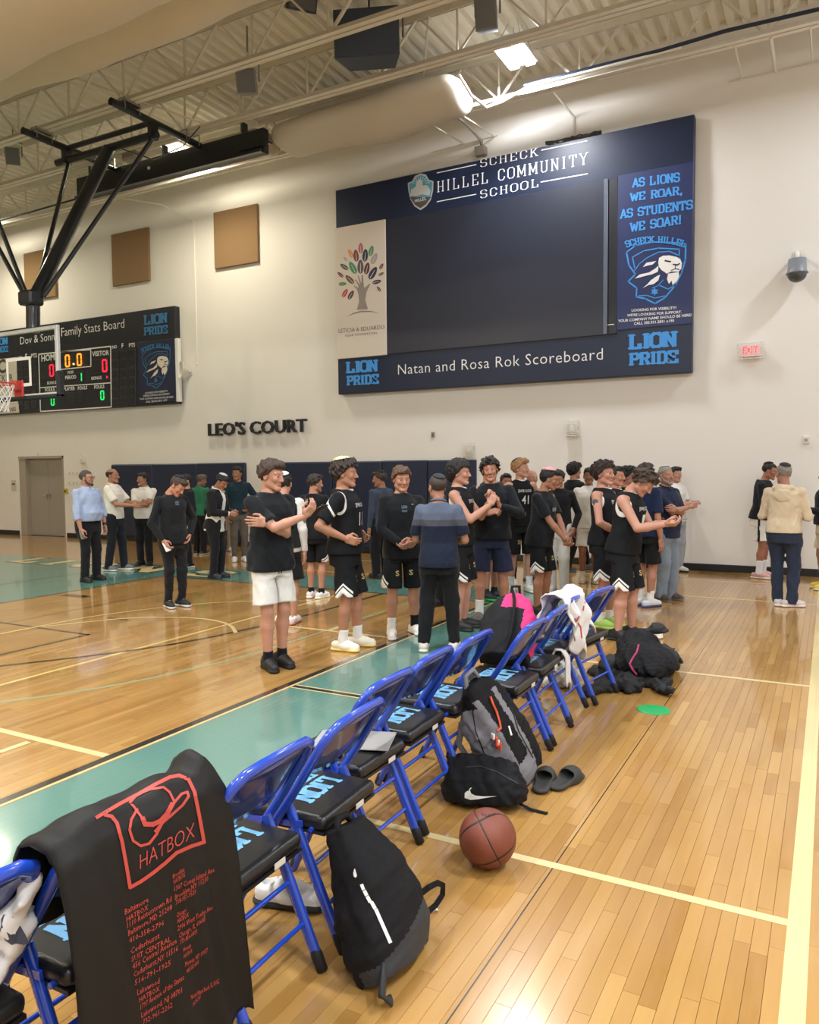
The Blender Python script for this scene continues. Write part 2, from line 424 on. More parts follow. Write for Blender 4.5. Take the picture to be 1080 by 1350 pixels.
frect('court_line', -3.66, 4.80, -2.78, 4.845, M_BLK, .0015); frect('court_line', -3.66, 4.778, -2.78, 4.795, M_CREAM, .0015); frect('court_line', -3.66, 4.85, -2.78, 4.867, M_CREAM, .0015)
frect('court_line', -9.35, 8.965, -3.76, 9.0, M_BLK, .0014); frect('court_line', -9.385, 1.6, -9.35, 9.0, M_BLK, .0014); frect('court_line', -10.93, 1.6, -10.9, 9.95, M_BLK, .0014)
fcurve('court_line', [(-8.0, 2.6), (-7.1, 3.3), (-6.35, 4.17), (-5.78, 5.08), (-5.5, 5.85), (-5.34, 6.96), (-5.30, 7.65), (-5.29, 9.0)], .05, M_BLK)
fcurve('court_line', [(-6.9, 2.4), (-6.0, 2.9), (-5.36, 3.5), (-4.96, 4.18), (-4.75, 4.91), (-4.64, 5.6), (-4.62, 6.7), (-4.62, 9.0)], .05, M_TLINE)
frect('court_line', -5.80, 2.0, -5.755, 9.0, M_YEL, .0007); frect('court_line', -5.13, 6.64, -3.76, 6.69, M_CREAM, .0010); frect('court_line', -4.62, 6.69, -4.57, 6.95, M_CREAM, .0010)
frect('court_line', -9.3, 5.38, -6.71, 5.42, M_BLK, .0011); frect('court_line', -6.75, 2.5, -6.71, 5.42, M_BLK, .0011); frect('court_line', -8.1, 5.42, -8.08, 8.96, M_BLK, .0008)
fcurve('court_line', [(-7.6, 4.6), (-7.6, 5.0), (-7.52, 6.1), (-7.25, 6.85), (-6.9, 7.4), (-6.3, 7.9), (-5.7, 8.1)], .045, M_YEL, .0013)
fcurve('court_line', [(-7.53, 5.45), (-7.12, 6.15), (-6.69, 6.45), (-6.23, 6.57), (-5.77, 6.45), (-5.4, 6.15)], .04, M_CREAM, .0016)
frect('court_line', -9.3, 3.09, -3.76, 3.145, M_CREAM, .0010); frect('court_line', -4.42, 2.86, -4.37, 3.06, M_CREAM, .0010)
frect('court_line', -7.3, 6.12, -6.95, 6.15, M_BLK, .0010); frect('court_line', -9.2, 6.95, -8.75, 7.1, M_BLK, .0010)
frect('court_line', -0.107, -1.0, -0.033, WY, M_CREAM, .0010)
for yy in (3.115, 6.60): frect('court_line', -2.78, yy - .024, -.107, yy + .024, M_CREAM, .0010)
for yy in (10.52, 12.05): frect('court_line', -3.6 if yy < 11 else -9, yy - .022, -.107 if yy > 11 else -.107, yy + .022, M_CREAM, .0010)
frect('court_line', -9.0, 10.5, -3.7, 10.54, M_CREAM, .0010)
frect('floor_joint', -1.003, -1, -0.998, WY, M_BLK, .0009); frect('floor_joint', 0.62, -1, .624, WY, M_BLK, .0009)
for ch, x0, x1 in (('L', -13.6, -13.0), ('I', -12.7, -12.35), ('O', -12.0, -11.2), ('N', -10.75, -9.85), ('S', -9.25, -8.45)):
    for k, (m_, tv) in enumerate(((M_BLK, .30), (M_CREAM, .20))):
        V, Fc = block_geo(ch, tv, tv * .9, .06); V = fit_geo(V, x1 - x0 + (.1 if k == 0 else 0), 0.8 if k == 0 else .70)
        mb = MB(); put_geo(mb, V, Fc, ((x0 + x1) / 2, 9.1 if k == 0 else 9.15, 0), (1, 0, 0), (0, 1, 0), .0016 + .0004 * k); mb.obj('court_letter', m_, floor)

def wall_mat(name, c, bumpy=.06):
    t = NT(name); vec = t.coord('Object'); f = t.noise(.35, 4, vec); c = hexc(c)
    t.set(col=t.mix(f, tuple(v * .96 for v in c), tuple(min(1, v * 1.03) for v in c)), rough=0.62, spec=.25)
    t.bump(t.noise(35, 4, vec), bumpy, 0.01); return t.m
M_WALL = wall_mat('painted_masonry', 'e7e4de'); M_ROOF = mat('deck_paint', 'ebe8da', 0.55, noise=.03)
M_STEEL = mat('joist_paint', 'ddd7c9', 0.5, noise=.05, nscale=6)
DX0, DX1, DZ = -18.92, -17.12, 2.08
mb = MB(); mb.box(((-34 + DX0) / 2, WY + .15, DECK / 2 + .1), (DX0 + 34, .3, DECK + .2)); mb.box(((DX1 + 8) / 2, WY + .15, DECK / 2 + .1), (8 - DX1, .3, DECK + .2))
mb.box(((DX0 + DX1) / 2, WY + .15, (DZ + DECK + .2) / 2), (DX1 - DX0, .3, DECK + .2 - DZ)); mb.obj('wall_back', M_WALL, kind='structure')
MB().box((5.1, 2, DECK / 2), (.2, 23, DECK)).obj('wall_right', M_WALL, kind='structure')
MB().box((-31.1, 2, DECK / 2), (.2, 23, DECK)).obj('wall_left', M_WALL, kind='structure')
MB().box((-13, -8.6, DECK / 2), (37, .2, DECK)).obj('wall_front', M_WALL, kind='structure')
for x0, x1 in ((-31, DX0 - .03), (DX1 + .06, 5)):
    MB().box(((x0 + x1) / 2, WY - .012, .058), (x1 - x0, .024, .115), bev=.006).obj('baseboard_back', mat('black_rubber_base', '17181a', .5), kind='structure')
# roof deck: trapezoid ribs running front to back
vs = []; fs = []; x = -31.0; pr = []
while x < 5.2: pr += [(x, 0), (x + .09, 0), (x + .12, .075), (x + .19, .075)]; x += .22
for i, (px_, z) in enumerate(pr): vs += [(px_, -8.6, DECK + z), (px_, WY, DECK + z)]
for i in range(len(pr) - 1): fs.append((2 * i, 2 * i + 1, 2 * i + 3, 2 * i + 2))
MB().add(vs, fs).obj('ceiling', M_ROOF, kind='structure')
MB().box((-13, 2.3, DECK + .12), (37, 22.5, .04)).obj('ceiling_top', M_ROOF, kind='structure')

# double door in its recess
door = empty('door_1', ((DX0 + DX1) / 2, WY, 0), kind='structure')
M_DOOR = mat('grey_door_paint', '9d968a', .5, noise=.03)
hw = (DX1 - DX0) / 2
mb = MB(); mb.box((-hw + .13, .12, DZ / 2), (.26, .2, DZ)); mb.box((hw - .03, .1, DZ / 2), (.06, .2, DZ)); mb.box((0, .1, DZ - .03), (2 * hw, .2, .06)); mb.obj('door_frame', mat('door_frame_paint', 'a79d8d', .5), door)
for s in (0, 1):
    w = (2 * hw - .32) / 2; x0 = -hw + .26 + s * w
    lf = MB().box((x0 + w / 2, .16, (DZ - .06) / 2), (w - .006, .045, DZ - .07), bev=.004).obj('door_leaf', M_DOOR, door)
    hx = x0 + (w - .06 if s == 0 else .06)
    mb = MB(); mb.box((hx, .13, 1.03), (.045, .012, .16)); mb.tube([(hx, .13, 1.05), (hx, .075, 1.05), (hx + (-.11 if s == 0 else .11), .075, 1.05)], .009); mb.obj('door_handle', mat('brushed_metal', 'a8a69f', .35, 1.0), lf)

# ------------------------------------------------------------------ roof joists, ducts
def truss(Y, label, x0=-24.0, x1=5.0, deep=.75):
    t = empty('roof_truss', (0, Y, 7.6), label=label, cat='roof truss', group='open web steel joists under the roof deck')
    for nm, z in (('bottom_chord', .035), ('top_chord', deep)):
        mb = MB()
        for s in (-1, 1):
            mb.box(((x0 + x1) / 2, s * .052, z - .028 if nm == 'bottom_chord' else z + .028), (x1 - x0, .075, .012)); mb.box(((x0 + x1) / 2, s * .02, z + (.02 if nm == 'bottom_chord' else -.02)), (x1 - x0, .012, .085))
        mb.obj(nm, M_STEEL, t)
    b = -0.87 - 2.65 * 9
    while b < x1:
        if b > x0 + 1:
            for dx in (-.66, .66): MB().bar((b + dx * .06, 0, .06), (b + dx, 0, deep - .03), .045, .03).obj('web_bar', M_STEEL, t)
            MB().bar((b, 0, .05), (b, 0, deep - .02), .03, .03).obj('web_bar', M_STEEL, t)
            MB().bar((b + 1.32, 0, .03), (b + 1.32, 0, deep - .02), .026, .026).obj('web_bar', M_STEEL, t)
            MB().bar((b + .70, 0, deep - .03), (b + 1.30, 0, .06), .026, .03).obj('web_bar', M_STEEL, t)
            MB().bar((b + 1.94, 0, deep - .03), (b + 1.34, 0, .06), .026, .03).obj('web_bar', M_STEEL, t)
        b += 2.65
    return t
truss(7.75, 'cream steel roof joist half hidden above the wrapped ducts')
truss(9.17, 'cream steel roof joist crossing the top left above the hoop frame')
truss(10.52, 'cream steel roof joist passing under the grey box loudspeaker')
truss(12.12, 'cream steel roof joist nearest the scoreboard wall, with black cables')
def rod(name, pts, r, m, label, cat, group=None, n=8):
    p0 = Vector(pts[0]); return MB().tube([Vector(p) for p in pts], r, n).obj(name, m, None, label=label, cat=cat, group=group)
for x, g in ((-1.30, 'left'), (-.84, 'middle'), (-.35, 'right')):
    rod('bridging_rod', [(x, 12.16, 7.6), (x, WY, 7.58)], .014 if g != 'middle' else .028, M_STEEL, {'left': 'thin cream brace rod left of the wide one, above the wall camera', 'middle': 'wide cream brace strap from last joist to the wall', 'right': 'thin cream brace rod nearest the top right corner'}[g], 'brace', 'braces from last joist to the wall')
for x, g in ((-5.95, 'left'), (-5.35, 'right')):
    rod('bridging_rod', [(x, 11.5, 7.35), (x, WY - .02, 7.55)], .014, M_STEEL, 'thin cream brace rod below the sagging duct, %s one of the pair' % g, 'brace', 'braces under the sagging duct')
rod('wall_angle', [(-6.6, WY - .02, 7.52), (-5.3, WY - .02, 7.56)], .012, M_STEEL, 'cream steel angle on the wall at the ends of two brace rods', 'angle')
rod('wall_angle', [(-1.5, WY - .02, 7.57), (.8, WY - .02, 7.57)], .012, M_STEEL, 'cream steel angle on wall above the dome camera', 'angle')
for xa, xb, ya, yb, lb in ((-11.3, -9.6, 9.2, 10.5, 'diagonal cream brace between joists behind the hoop pipe'), (-8.9, -10.2, 10.5, 12.1, 'diagonal cream brace above the divider curtain housing'), (-5.3, -6.3, 10.5, 12.1, 'diagonal cream brace above the large black loudspeaker'), (-14.5, -13.2, 9.2, 10.5, 'diagonal cream brace at the far left of the roof')):
    rod('brace_rod', [(xa, ya, 8.3), (xb, yb, 7.65)], .018, M_STEEL, lb, 'brace')
for xa, lb in ((-9.8, 'long cream tie rod running to the scoreboard wall'), (-16.6, 'long cream tie rod at the left edge of the roof')):
    rod('tie_rod', [(xa, 7.7, 8.33), (xa, 12.1, 8.33)], .016, M_STEEL, lb, 'tie rod')

def saggy(x0, x1, cy, cz, ry, rz, seed, amp=.05, ns=60, nr=28, rib=0.0, endt=.0):
    r = random.Random(seed); ph = [r.random() * 6 for _ in range(8)]; V = []; Q = []
    for i in range(ns + 1):
        u = i / ns; x = x0 + (x1 - x0) * u
        e = 1.0
        if endt: e = min(1, (min(u, 1 - u) / endt + .02)) ** .35
        for j in range(nr):
            a = 2 * math.pi * j / nr; s = math.sin(a); c = math.cos(a)
            sag = amp * (math.sin(x * 1.3 + ph[0]) + .6 * math.sin(x * 3.1 + ph[1] + a) + .5 * math.sin(a * 3 + x * .9 + ph[2]))
            k = e * (1 + rib * (math.sin(x * 40) > 0)); V.append((x, cy + c * (ry + sag * .6) * k, cz + s * (rz + sag * (1 if s < 0 else .3)) * k))
    for i in range(ns):
        for j in range(nr): Q.append((i * nr + j, i * nr + (j + 1) % nr, (i + 1) * nr + (j + 1) % nr, (i + 1) * nr + j))
    mb = MB(); mb.add(V, Q, 0, True); mb.add(V[:nr], [tuple(range(nr))], 0); mb.add(V[-nr:], [tuple(range(nr))[::-1]], 0); return mb
M_WRAP = mat('duct_wrap', 'cfc4b0', .7, noise=.05, nscale=1.5); M_WRAPC = mat('duct_wrap_pale', 'c9c1b2', .65, noise=.04, nscale=2)
saggy(-24, 2, 5.55, 7.2, .93, .93, 1, .05).obj('wrapped_duct', M_WRAP, label='large cream wrapped air duct filling the top left corner', cat='air duct')
d2 = saggy(-24, 2, 7.2, 7.5, .48, .48, 2, .03, 110, 28, .012).obj('ribbed_duct', M_WRAP, label='ribbed round cream air duct beside the first roof joist', cat='air duct')
saggy(-8.75, -5.1, 11.42, 7.52, .50, .27, 5, .055, 50, 28, 0, .05).obj('sagging_duct', M_WRAPC, label='sagging cream wrapped duct hung between the last two joists, above the big scoreboard', cat='air duct')
saggy(-10.6, -8.95, 11.45, 7.62, .42, .17, 8, .03, 20, 20, 0, .1).obj('plastic_wrapped_duct', mat('glossy_wrap', 'b9ad97', .18), label='short glossy wrapped duct above the divider curtain housing', cat='air duct')
M_WCON = mat('white_conduit', 'e4e2de', .4)
rod('conduit', [(-5.05, 11.0, 7.62), (-4.98, 11.3, 7.42), (-4.9, 11.7, 7.38), (-4.75, 12.0, 7.55), (-4.3, 12.0, 7.68), (-2.0, 12.02, 7.70)], .022, M_WCON, 'white bent conduit wrapping the end of the sagging duct by the lamp', 'conduit')
rod('cable_bundle', [(-4.4, 12.06, 7.74), (-3.2, 12.03, 7.74), (-2.3, 12.0, 7.72), (-1.4, 12.0, 7.76), (-.2, 12.02, 7.74), (2.5, 12.0, 7.76)], .028, mat('blue_black_cable', '1c2740', .5), 'blue black cable bundle lying along the last roof joist', 'cable')
rod('cable_bundle', [(-22, 12.02, 7.72), (-16.5, 12.0, 7.70), (-14.5, 12.0, 7.74), (-11.0, 12.02, 7.70)], .02, mat('dark_cable', '2a2724', .5), 'dark cable along the last joist at the left of the roof', 'cable')
BY = WY - .17   # face of the two score boards
c1 = on_y(635, 195, WY - .03); c2 = on_y(757, 180, WY - .03)
rod('conduit', [c1 + Vector((0, 0, -.12)), c1 + Vector((0, 0, .12)), (c1.x - .05, 12.6, c1.z + .22), (c1.x - .15, 12.2, c1.z + .28)], .022, mat('grey_conduit', '9c978f', .45), 'grey conduit rising from the top of the scoreboard, left one', 'conduit')
rod('conduit', [c2 + Vector((0, 0, -.3)), c2 + Vector((0, 0, .32)), (c2.x - .15, 12.4, c2.z + .5)], .016, M_WCON, 'white conduit rising from the top of the scoreboard, right one', 'conduit')
MB().box(c1 + Vector((0, -.03, -.07)), (.2, .14, .16), bev=.01).obj('junction_box', mat('grey_conduit', '9c978f'), label='small grey junction box on top edge of the big scoreboard', cat='junction box')
rod('conduit', [(-12.5, WY - .02, 4.05), (-12.5, WY - .02, 7.2), (-12.9, 12.6, 7.45), (-13.6, 12.15, 7.58)], .014, M_WALL, 'thin cream conduit climbing the wall between two brown panels', 'conduit')

# lamps
def high_bay(x, y, z, c, label):
    t = empty('high_bay_light', (x, y, z), label=label, cat='ceiling light', group='high bay lamps hung from the joists')
    mb = MB(); mb.box((0, 0, .045), (.5, .7, .05), bev=.01); mb.box((0, 0, .1), (.2, .4, .06), bev=.01); mb.obj('housing', mat('lamp_housing', 'dcdad4', .4), t)
    for s in (-1, 1): MB().box((s * .13, 0, -.005), (.15, .64, .03), bev=.008).obj('lamp_lens', emis('lamp_glow_%d' % (c[2] > .8), c, 9), t)
    mb = MB()
    for sx in (-.2, .2):
        for sy in (-.3, .3): mb.tube([(sx, sy, .07), (sx * .3, sy * .3, DECK - z)], .004, 6)
    mb.obj('hanger', mat('brushed_metal', 'a8a69f'), t)
for i, (x, y, z, w, c) in enumerate(LAMPS[:2]):
    lb = {0: 'bright twin strip high bay lamp hanging above the big scoreboard', 1: 'bright high bay lamp seen behind the black curtain housing'}.get(i, 'high bay lamp hung over the court outside the picture, number %d of its rows' % i)
    high_bay(x, y, z, c, lb)
# ------------------------------------------------------------------ things on the scoreboard wall
M_NAVY = mat('board_navy', '1e2840', .38, noise=.03, nscale=2, spec=.4)
M_BOARDBLK = mat('board_black', '1b1f28', .4, noise=.03, nscale=2)
M_WHITE = mat('white_print', 'e9e9e6', .5, noise=.01); M_SKYB = mat('sky_blue_print', '3f94e0', .5, noise=.02); M_SCREEN = mat('screen_glass', '292d3a', .34, noise=.02, spec=.5)
def onb(px, py, off=0.0):
    return on_y(px, py, BY - off)
def slab(name, x0, x1, z0, z1, off, th, m, parent, **kw):
    """a flat panel on the front of a board: its back at BY - off"""
    return MB().box(((x0 + x1) / 2, BY - off - th / 2, (z0 + z1) / 2), (x1 - x0, th, z1 - z0), bev=min(.01, th * .3)).obj(name, m, parent, **kw)
def btext(name, body, pL, pR, m, parent, off, h=None, block=False, spacing=1.0, bold=0.0, tv=.2, th=.16, serif=.08, gap=.16):
    """lettering between two baseline pixels on the board"""
    a = onb(*pL, off); b = onb(*pR, off)
    if block: V, Fc = block_geo(body, tv, th, serif, gap)
    else: V, Fc = text_geo(body, 1.0, spacing, bold)
    V = fit_geo(V, (b - a).length, h); mb = MB()
    put_geo(mb, V, Fc, (a + b) / 2, (b - a).normalized(), (0, 0, 1), 0.002); return mb.obj(name, m, parent)
board = empty('scoreboard', ((onb(441, 252).x + onb(917, 150).x) / 2, WY, onb(447, 520).z), label='huge navy scoreboard with a black screen and white lettering on the wall', cat='scoreboard')
def under(o, par):
    """parent keeping the world place (the parent only has a location)"""
    o.parent = par; o.location = -Vector(par.location); return o
X0, X1, Z0, Z1 = onb(444, 380).x, onb(914, 300).x, onb(447, 520).z, onb(917, 150).z
def U(o): return under(o, board)
U(MB().box(((X0 + X1) / 2, (BY + WY) / 2, (Z0 + Z1) / 2), (X1 - X0, WY - BY, Z1 - Z0), bev=.012).obj('board_frame', M_NAVY))
sx0, sx1, sz0, sz1 = onb(511, 400).x, onb(796, 400).x, onb(512, 467).z, onb(803, 236).z
U(slab('screen', sx0, sx1, sz0, sz1, 0, .02, M_SCREEN, None)); U(slab('screen_edge', sx1 + .0, sx1 + .07, sz0, sz1, 0, .045, mat('screen_edge', '5c6472', .3), None)); U(slab('side_strip', sx1 + .08, onb(814, 400).x, sz0, sz1, 0, .02, M_BOARDBLK, None))
rb = (onb(814.5, 330).x, onb(913, 330).x, onb(862, 431).z, onb(862, 223).z)
lbn = (X0 + .005, onb(510, 380).x, onb(478, 471).z, onb(478, 295).z)
U(slab('sponsor_banner', *rb, 0, .012, mat('banner_navy', '242f5c', .45, noise=.02), None)); U(slab('sponsor_panel', *lbn, 0, .03, mat('banner_cream', 'd3c9bd', .6, noise=.01), None))
for b_, body, L_, R_, h in ((0, 'SCHECK', (633.5, 221), (710, 205.5), .145), (0, 'HILLEL COMMUNITY', (576.5, 254), (776, 216.5), .20), (0, 'SCHOOL', (633.5, 262), (710, 246.5), .145)):
    U(btext('lettering', body, L_, R_, M_WHITE, None, .004, h, True, tv=.105, th=.05, serif=.07, gap=.3))
for (a, b) in (((576, 228), (628, 217)), ((714, 198), (775, 185.5)), ((576, 266), (628, 256)), ((713, 240), (775, 229))):
    pa, pb = onb(*a, .004), onb(*b, .004); U(MB().bar(pa, pb, .015, .004, up=(0, 1, 0)).obj('rule', M_WHITE))
U(btext('lettering', 'Natan and Rosa Rok Scoreboard', (525, 494), (795, 474), M_WHITE, None, .004, spacing=1.06, bold=-.008))
def lion_pride(pa, pb, pc, par, off, m):
    """pa: left foot of LION, pb: right foot of LION, pc: left foot of PRIDE"""
    a, b, c = onb(*pa, off), onb(*pb, off), onb(*pc, off); w = b.x - a.x
    mb = MB(); V, Fc = block_geo('LION', .24, .22, .07, .10); V = fit_geo(V, w, abs(a.z - c.z) * 1.03, False); put_geo(mb, V, Fc, a, (b - a).normalized(), (0, 0, 1), .002)
    under(mb.obj('lettering', m), par)
    mb = MB(); V, Fc = block_geo('PRIDE', .24, .22, .06, .10); V = fit_geo(V, w, abs(a.z - c.z) * .86, False); put_geo(mb, V, Fc, c, (b - a).normalized(), (0, 0, 1), .002)
    # paw mark over the D
    o = c + (b - a).normalized() * w * .76 + Vector((0, -.004, abs(a.z - c.z) * .12)); s = w * .075
    under(mb.obj('lettering', m), par); mb = MB()
    for dx, dz, r in ((0, 0, 1), (-1.1, 1.0, .5), (-.4, 1.6, .5), (.45, 1.6, .5), (1.15, 1.0, .5)):
        mb.poly([o + Vector((dx * s + math.cos(t * .785) * s * r, 0, dz * s + math.sin(t * .785) * s * r)) for t in range(8)])
    under(mb.obj('paw_print', M_BOARDBLK), par)
lion_pride((456, 493), (499, 490), (457, 509), board, .004, M_SKYB)
lion_pride((828, 462), (894, 457.5), (829, 483), board, .004, M_SKYB)
for i, (body, L_, R_, h) in enumerate((('AS LIONS', (833, 248), (897, 240), .155), ('WE ROAR,', (830, 267.5), (900, 258), .155), ('AS STUDENTS', (817, 289), (914, 276), .155), ('WE SOAR!', (830, 306.5), (898, 296), .155))):
    U(btext('lettering', body, L_, R_, M_SKYB, None, .014, h, True, tv=.2, th=.17, serif=.05, gap=.13))
a = onb(863, 322, .016)
for body, L_, R_ in (('LOOKING FOR VISIBILITY?', (833, 411), (892, 407.5)), ("WE'RE LOOKING FOR SUPPORT.", (827, 417.5), (899, 413)), ('YOUR COMPANY NAME SHOULD BE HERE!', (815, 425), (912, 417)), ('CALL 305.931.2831 x190', (836, 428.5), (889, 424.5))):
    U(btext('lettering', body, L_, R_, M_WHITE, None, .014, bold=.012))
# lion crest, drawn in a 512 x 1350 sheet over the banner
def crest(par, mapf, mw, mb_, tagname='crest'):
    def P(x, y, o=0): return mapf(x, y, o)
    L = MB(); W = MB(); D = MB()
    def line(pts, w, mbx, o=.002):
        for (p, q) in zip(pts[:-1], pts[1:]):
            a, b = P(*p, o), P(*q, o); d = (b - a); d.normalize(); n = Vector((d.z, 0, -d.x)) * (w * (P(100, 0) - P(0, 0)).length / 100 / 2)
            e = d * n.length * .6; mbx.poly([a - e + n, a - e - n, b + e - n, b + e + n])
    line([(75, 570), (130, 530), (240, 508), (350, 510), (440, 520), (436, 620), (412, 700), (370, 780), (310, 850), (250, 885), (190, 855), (135, 845), (138, 790), (85, 750), (130, 705), (90, 650), (75, 570)], 9, L)
    line([(125, 665), (112, 600), (180, 562), (270, 545), (400, 552), (398, 600)], 7, L); line([(120, 690), (155, 640), (200, 605), (270, 570), (340, 565), (395, 590), (415, 640)], 6, L)
    line([(280, 775), (330, 797), (385, 765)], 6, L); line([(150, 838), (200, 835), (250, 852), (310, 838)], 6, L); line([(235, 790), (270, 775), (300, 740)], 5, L)
    st = []
    for k in range(12): r = 26 if k % 2 == 0 else 14; st.append((248 + r * math.sin(k * math.pi / 6), 812 - r * math.cos(k * math.pi / 6)))
    for k in range(12): L.poly([P(248, 812, .003), P(*st[k], .003), P(*st[(k + 1) % 12], .003)])
    for pg in ([(275, 605), (300, 592), (340, 590), (385, 600), (405, 615), (415, 640), (412, 672), (395, 690), (350, 688), (322, 702), (306, 690), (290, 680), (275, 660), (270, 635)],
               [(330, 702), (395, 692), (398, 720), (385, 748), (358, 772), (352, 745), (335, 765), (324, 735)], [(175, 662), (198, 635), (258, 624), (235, 646), (205, 652)],
               [(125, 732), (158, 706), (215, 694), (252, 670), (272, 652), (268, 690), (232, 706), (190, 716)], [(175, 790), (200, 770), (225, 742), (262, 716), (282, 708), (270, 744), (242, 766), (210, 772)]):
        W.poly([P(x, y, .004) for x, y in pg])
    line([(312, 622), (345, 628)], 9, D, .006); line([(362, 645), (388, 648), (400, 640)], 8, D, .006); line([(376, 648), (374, 672), (350, 682)], 5, D, .006); line([(374, 672), (400, 676)], 5, D, .006)
    c = under(L.obj(tagname, mb_), par); 
    under(W.obj('lion_head', mw), par); under(D.obj('lion_features', M_NAVY), par)
    # arched name
    V, Fc = block_geo('SCHECK HILLEL', .22, .19, .05, .14); wv = max(v.x for v in V); mb = MB(); cx, cy, r = 255, 1060, 590
    pts = []
    for v in V:
        t = (v.x / wv - .5) * .66; rr = r - 40 + 36 * v.y + 0; pts.append((cx + rr * math.sin(t), cy - rr * math.cos(t)))
    zz = [0] * len(pts)
    for k, fc in enumerate(Fc):
        for j in fc: zz[j] = (k % 13) * .0003
    mb.add([P(x, y, .006 + z) for (x, y), z in zip(pts, zz)], Fc); under(mb.obj('lettering', mb_), par)
crest(board, lambda x, y, o=0: onb(810 + x / 4.655, 210 + y / 4.655, .013 + o), M_WHITE, M_SKYB)
# tree of leaves with a hand for its trunk
def tp(x, y, o=.032): return onb(430 + x / 5.622, 280 + y / 5.622, o)
mb = MB(); mb.poly([tp(x, y) for x, y in ((228, 722), (245, 660), (240, 610), (228, 570), (205, 545), (208, 540), (238, 560), (240, 545), (215, 500), (222, 498), (248, 535), (250, 530), (234, 470), (242, 468), (258, 520), (262, 518), (262, 465), (272, 465), (278, 520), (282, 560), (296, 550), (322, 528), (328, 532), (300, 590), (290, 650), (310, 718))][::-1])
arc = [(148, 778), (200, 745), (260, 728), (330, 730), (398, 746)]; arc2 = [(398, 746), (330, 738), (260, 740), (200, 754), (148, 778)]
mb.poly([tp(x, y) for x, y in arc + arc2[:-1]]); U(mb.obj('tree_trunk', mat('print_grey', '8f8681', .6, noise=.01)))
for cx, cy, L_, an, c in ((257, 265, 80, 90, 'b4606a'), (182, 305, 70, 115, 'd9865e'), (222, 320, 90, 95, '7a3444'), (290, 318, 95, 85, '23304a'), (334, 285, 80, 75, '4f8a66'), (357, 342, 90, 65, 'a39aa0'), (143, 345, 40, 130, 'a8a296'), (135, 403, 70, 145, '4a5347'), (198, 410, 100, 118, '3f8a62'), (255, 402, 105, 90, '5b5560'), (303, 415, 90, 78, '5d2c3f'), (347, 450, 105, 60, '1d2c4c'), (410, 400, 50, 60, '6b3b40'), (408, 457, 45, 30, '6a4a46'), (107, 462, 55, 140, '6a3038'), (175, 497, 85, 135, '6c5648'), (376, 515, 68, 15, '3d2f52'), (122, 530, 60, 5, '3f8a5c'), (391, 567, 45, 125, '6b2f3f'), (140, 598, 70, 60, 'b94248'), (184, 612, 75, 60, '5b2c32')):
    mb = MB(); a = R(an); ux, uy = math.cos(a), -math.sin(a); pts = []
    for k in range(12):
        t = k / 12 * 2 * math.pi; s = math.cos(t) * L_ / 2; w = math.sin(t) * L_ * .22 * (1 - .15 * math.cos(t)) ; pts.append(tp(cx + ux * s - uy * w, cy + uy * s + ux * w))
    mb.poly(pts); q = [(-.42, -.03), (.25, -.01), (.25, .02), (-.42, .03)]
    mb.poly([tp(cx + (ux * s - uy * w) * L_, cy + (uy * s + ux * w) * L_, .034) for s, w in q], 1); U(mb.obj('leaf', [mat('leaf_' + c, c, .6, noise=.01), mat('banner_cream', 'd3c9bd')]))
M_DGREY = mat('print_dark_grey', '4c4644', .6, noise=.01)
U(btext('lettering', 'LETICIA & EDUARDO', (446.5, 439), (507, 433.5), M_DGREY, None, .032, bold=-.012)); U(btext('lettering', 'AZAR FOUNDATION', (455, 444), (497, 440.5), M_DGREY, None, .032, spacing=1.3))
# school shield
def sp(x, y, o=.006): return onb(525 + x / 4.075, 180 + y / 4.075, o)
shp = [(120, 198), (150, 205), (165, 232), (190, 240), (188, 290), (176, 340), (150, 375), (120, 395), (88, 375), (65, 335), (54, 285), (52, 250), (75, 240), (90, 212)]
def shr(k, o): return [sp(120 + (x - 120) * k, 295 + (y - 295) * k, o) for x, y in shp]
mb = MB(); mb.poly(shr(1, .006), 0); mb.poly(shr(.90, .008), 1); mb.poly([sp(x, y, .010) for x, y in ((62, 325), (178, 325), (150, 365), (120, 385), (92, 368))], 2)
mb.poly([sp(x, y, .010) for x, y in ((66, 318), (70, 285), (95, 270), (98, 240), (118, 228), (132, 238), (130, 262), (158, 262), (174, 290), (168, 318), (130, 310), (100, 320))], 0)
for k in range(9):
    a = R(20 + k * 17.5); mb.poly([sp(120 + 30 * math.cos(a - .03), 262 - 30 * math.sin(a - .03), .009), sp(120 + 30 * math.cos(a + .03), 262 - 30 * math.sin(a + .03), .009), sp(120 + 52 * math.cos(a + .06), 262 - 48 * math.sin(a + .06), .009), sp(120 + 52 * math.cos(a - .06), 262 - 48 * math.sin(a - .06), .009)], 0)
U(mb.obj('school_shield', [mat('shield_silver', 'b9b9b4', .4), mat('shield_teal', '4f93a4', .5), M_DGREY])); U(btext('lettering', 'HILLEL', (547, 267), (562, 263.5), M_WHITE, None, .012))
# cable tangle on the top edge
mb = MB(); rr = random.Random(5)
for k in range(5):
    a = onb(718, 193, 0); b = onb(792, 178, 0); mb.tube([a.lerp(b, t / 8) + Vector((0, rr.uniform(.02, .1), rr.uniform(0, .07) + .0 + .02)) for t in range(9)], .012, 6)
mb.obj('cable_tangle', mat('dark_cable', '2a2724'), label='dark cables bunched on top edge of the big scoreboard', cat='cable')
U(MB().box(onb(805, 428, .02), (.12, .01, .012)).obj('maker_label', M_WHITE))

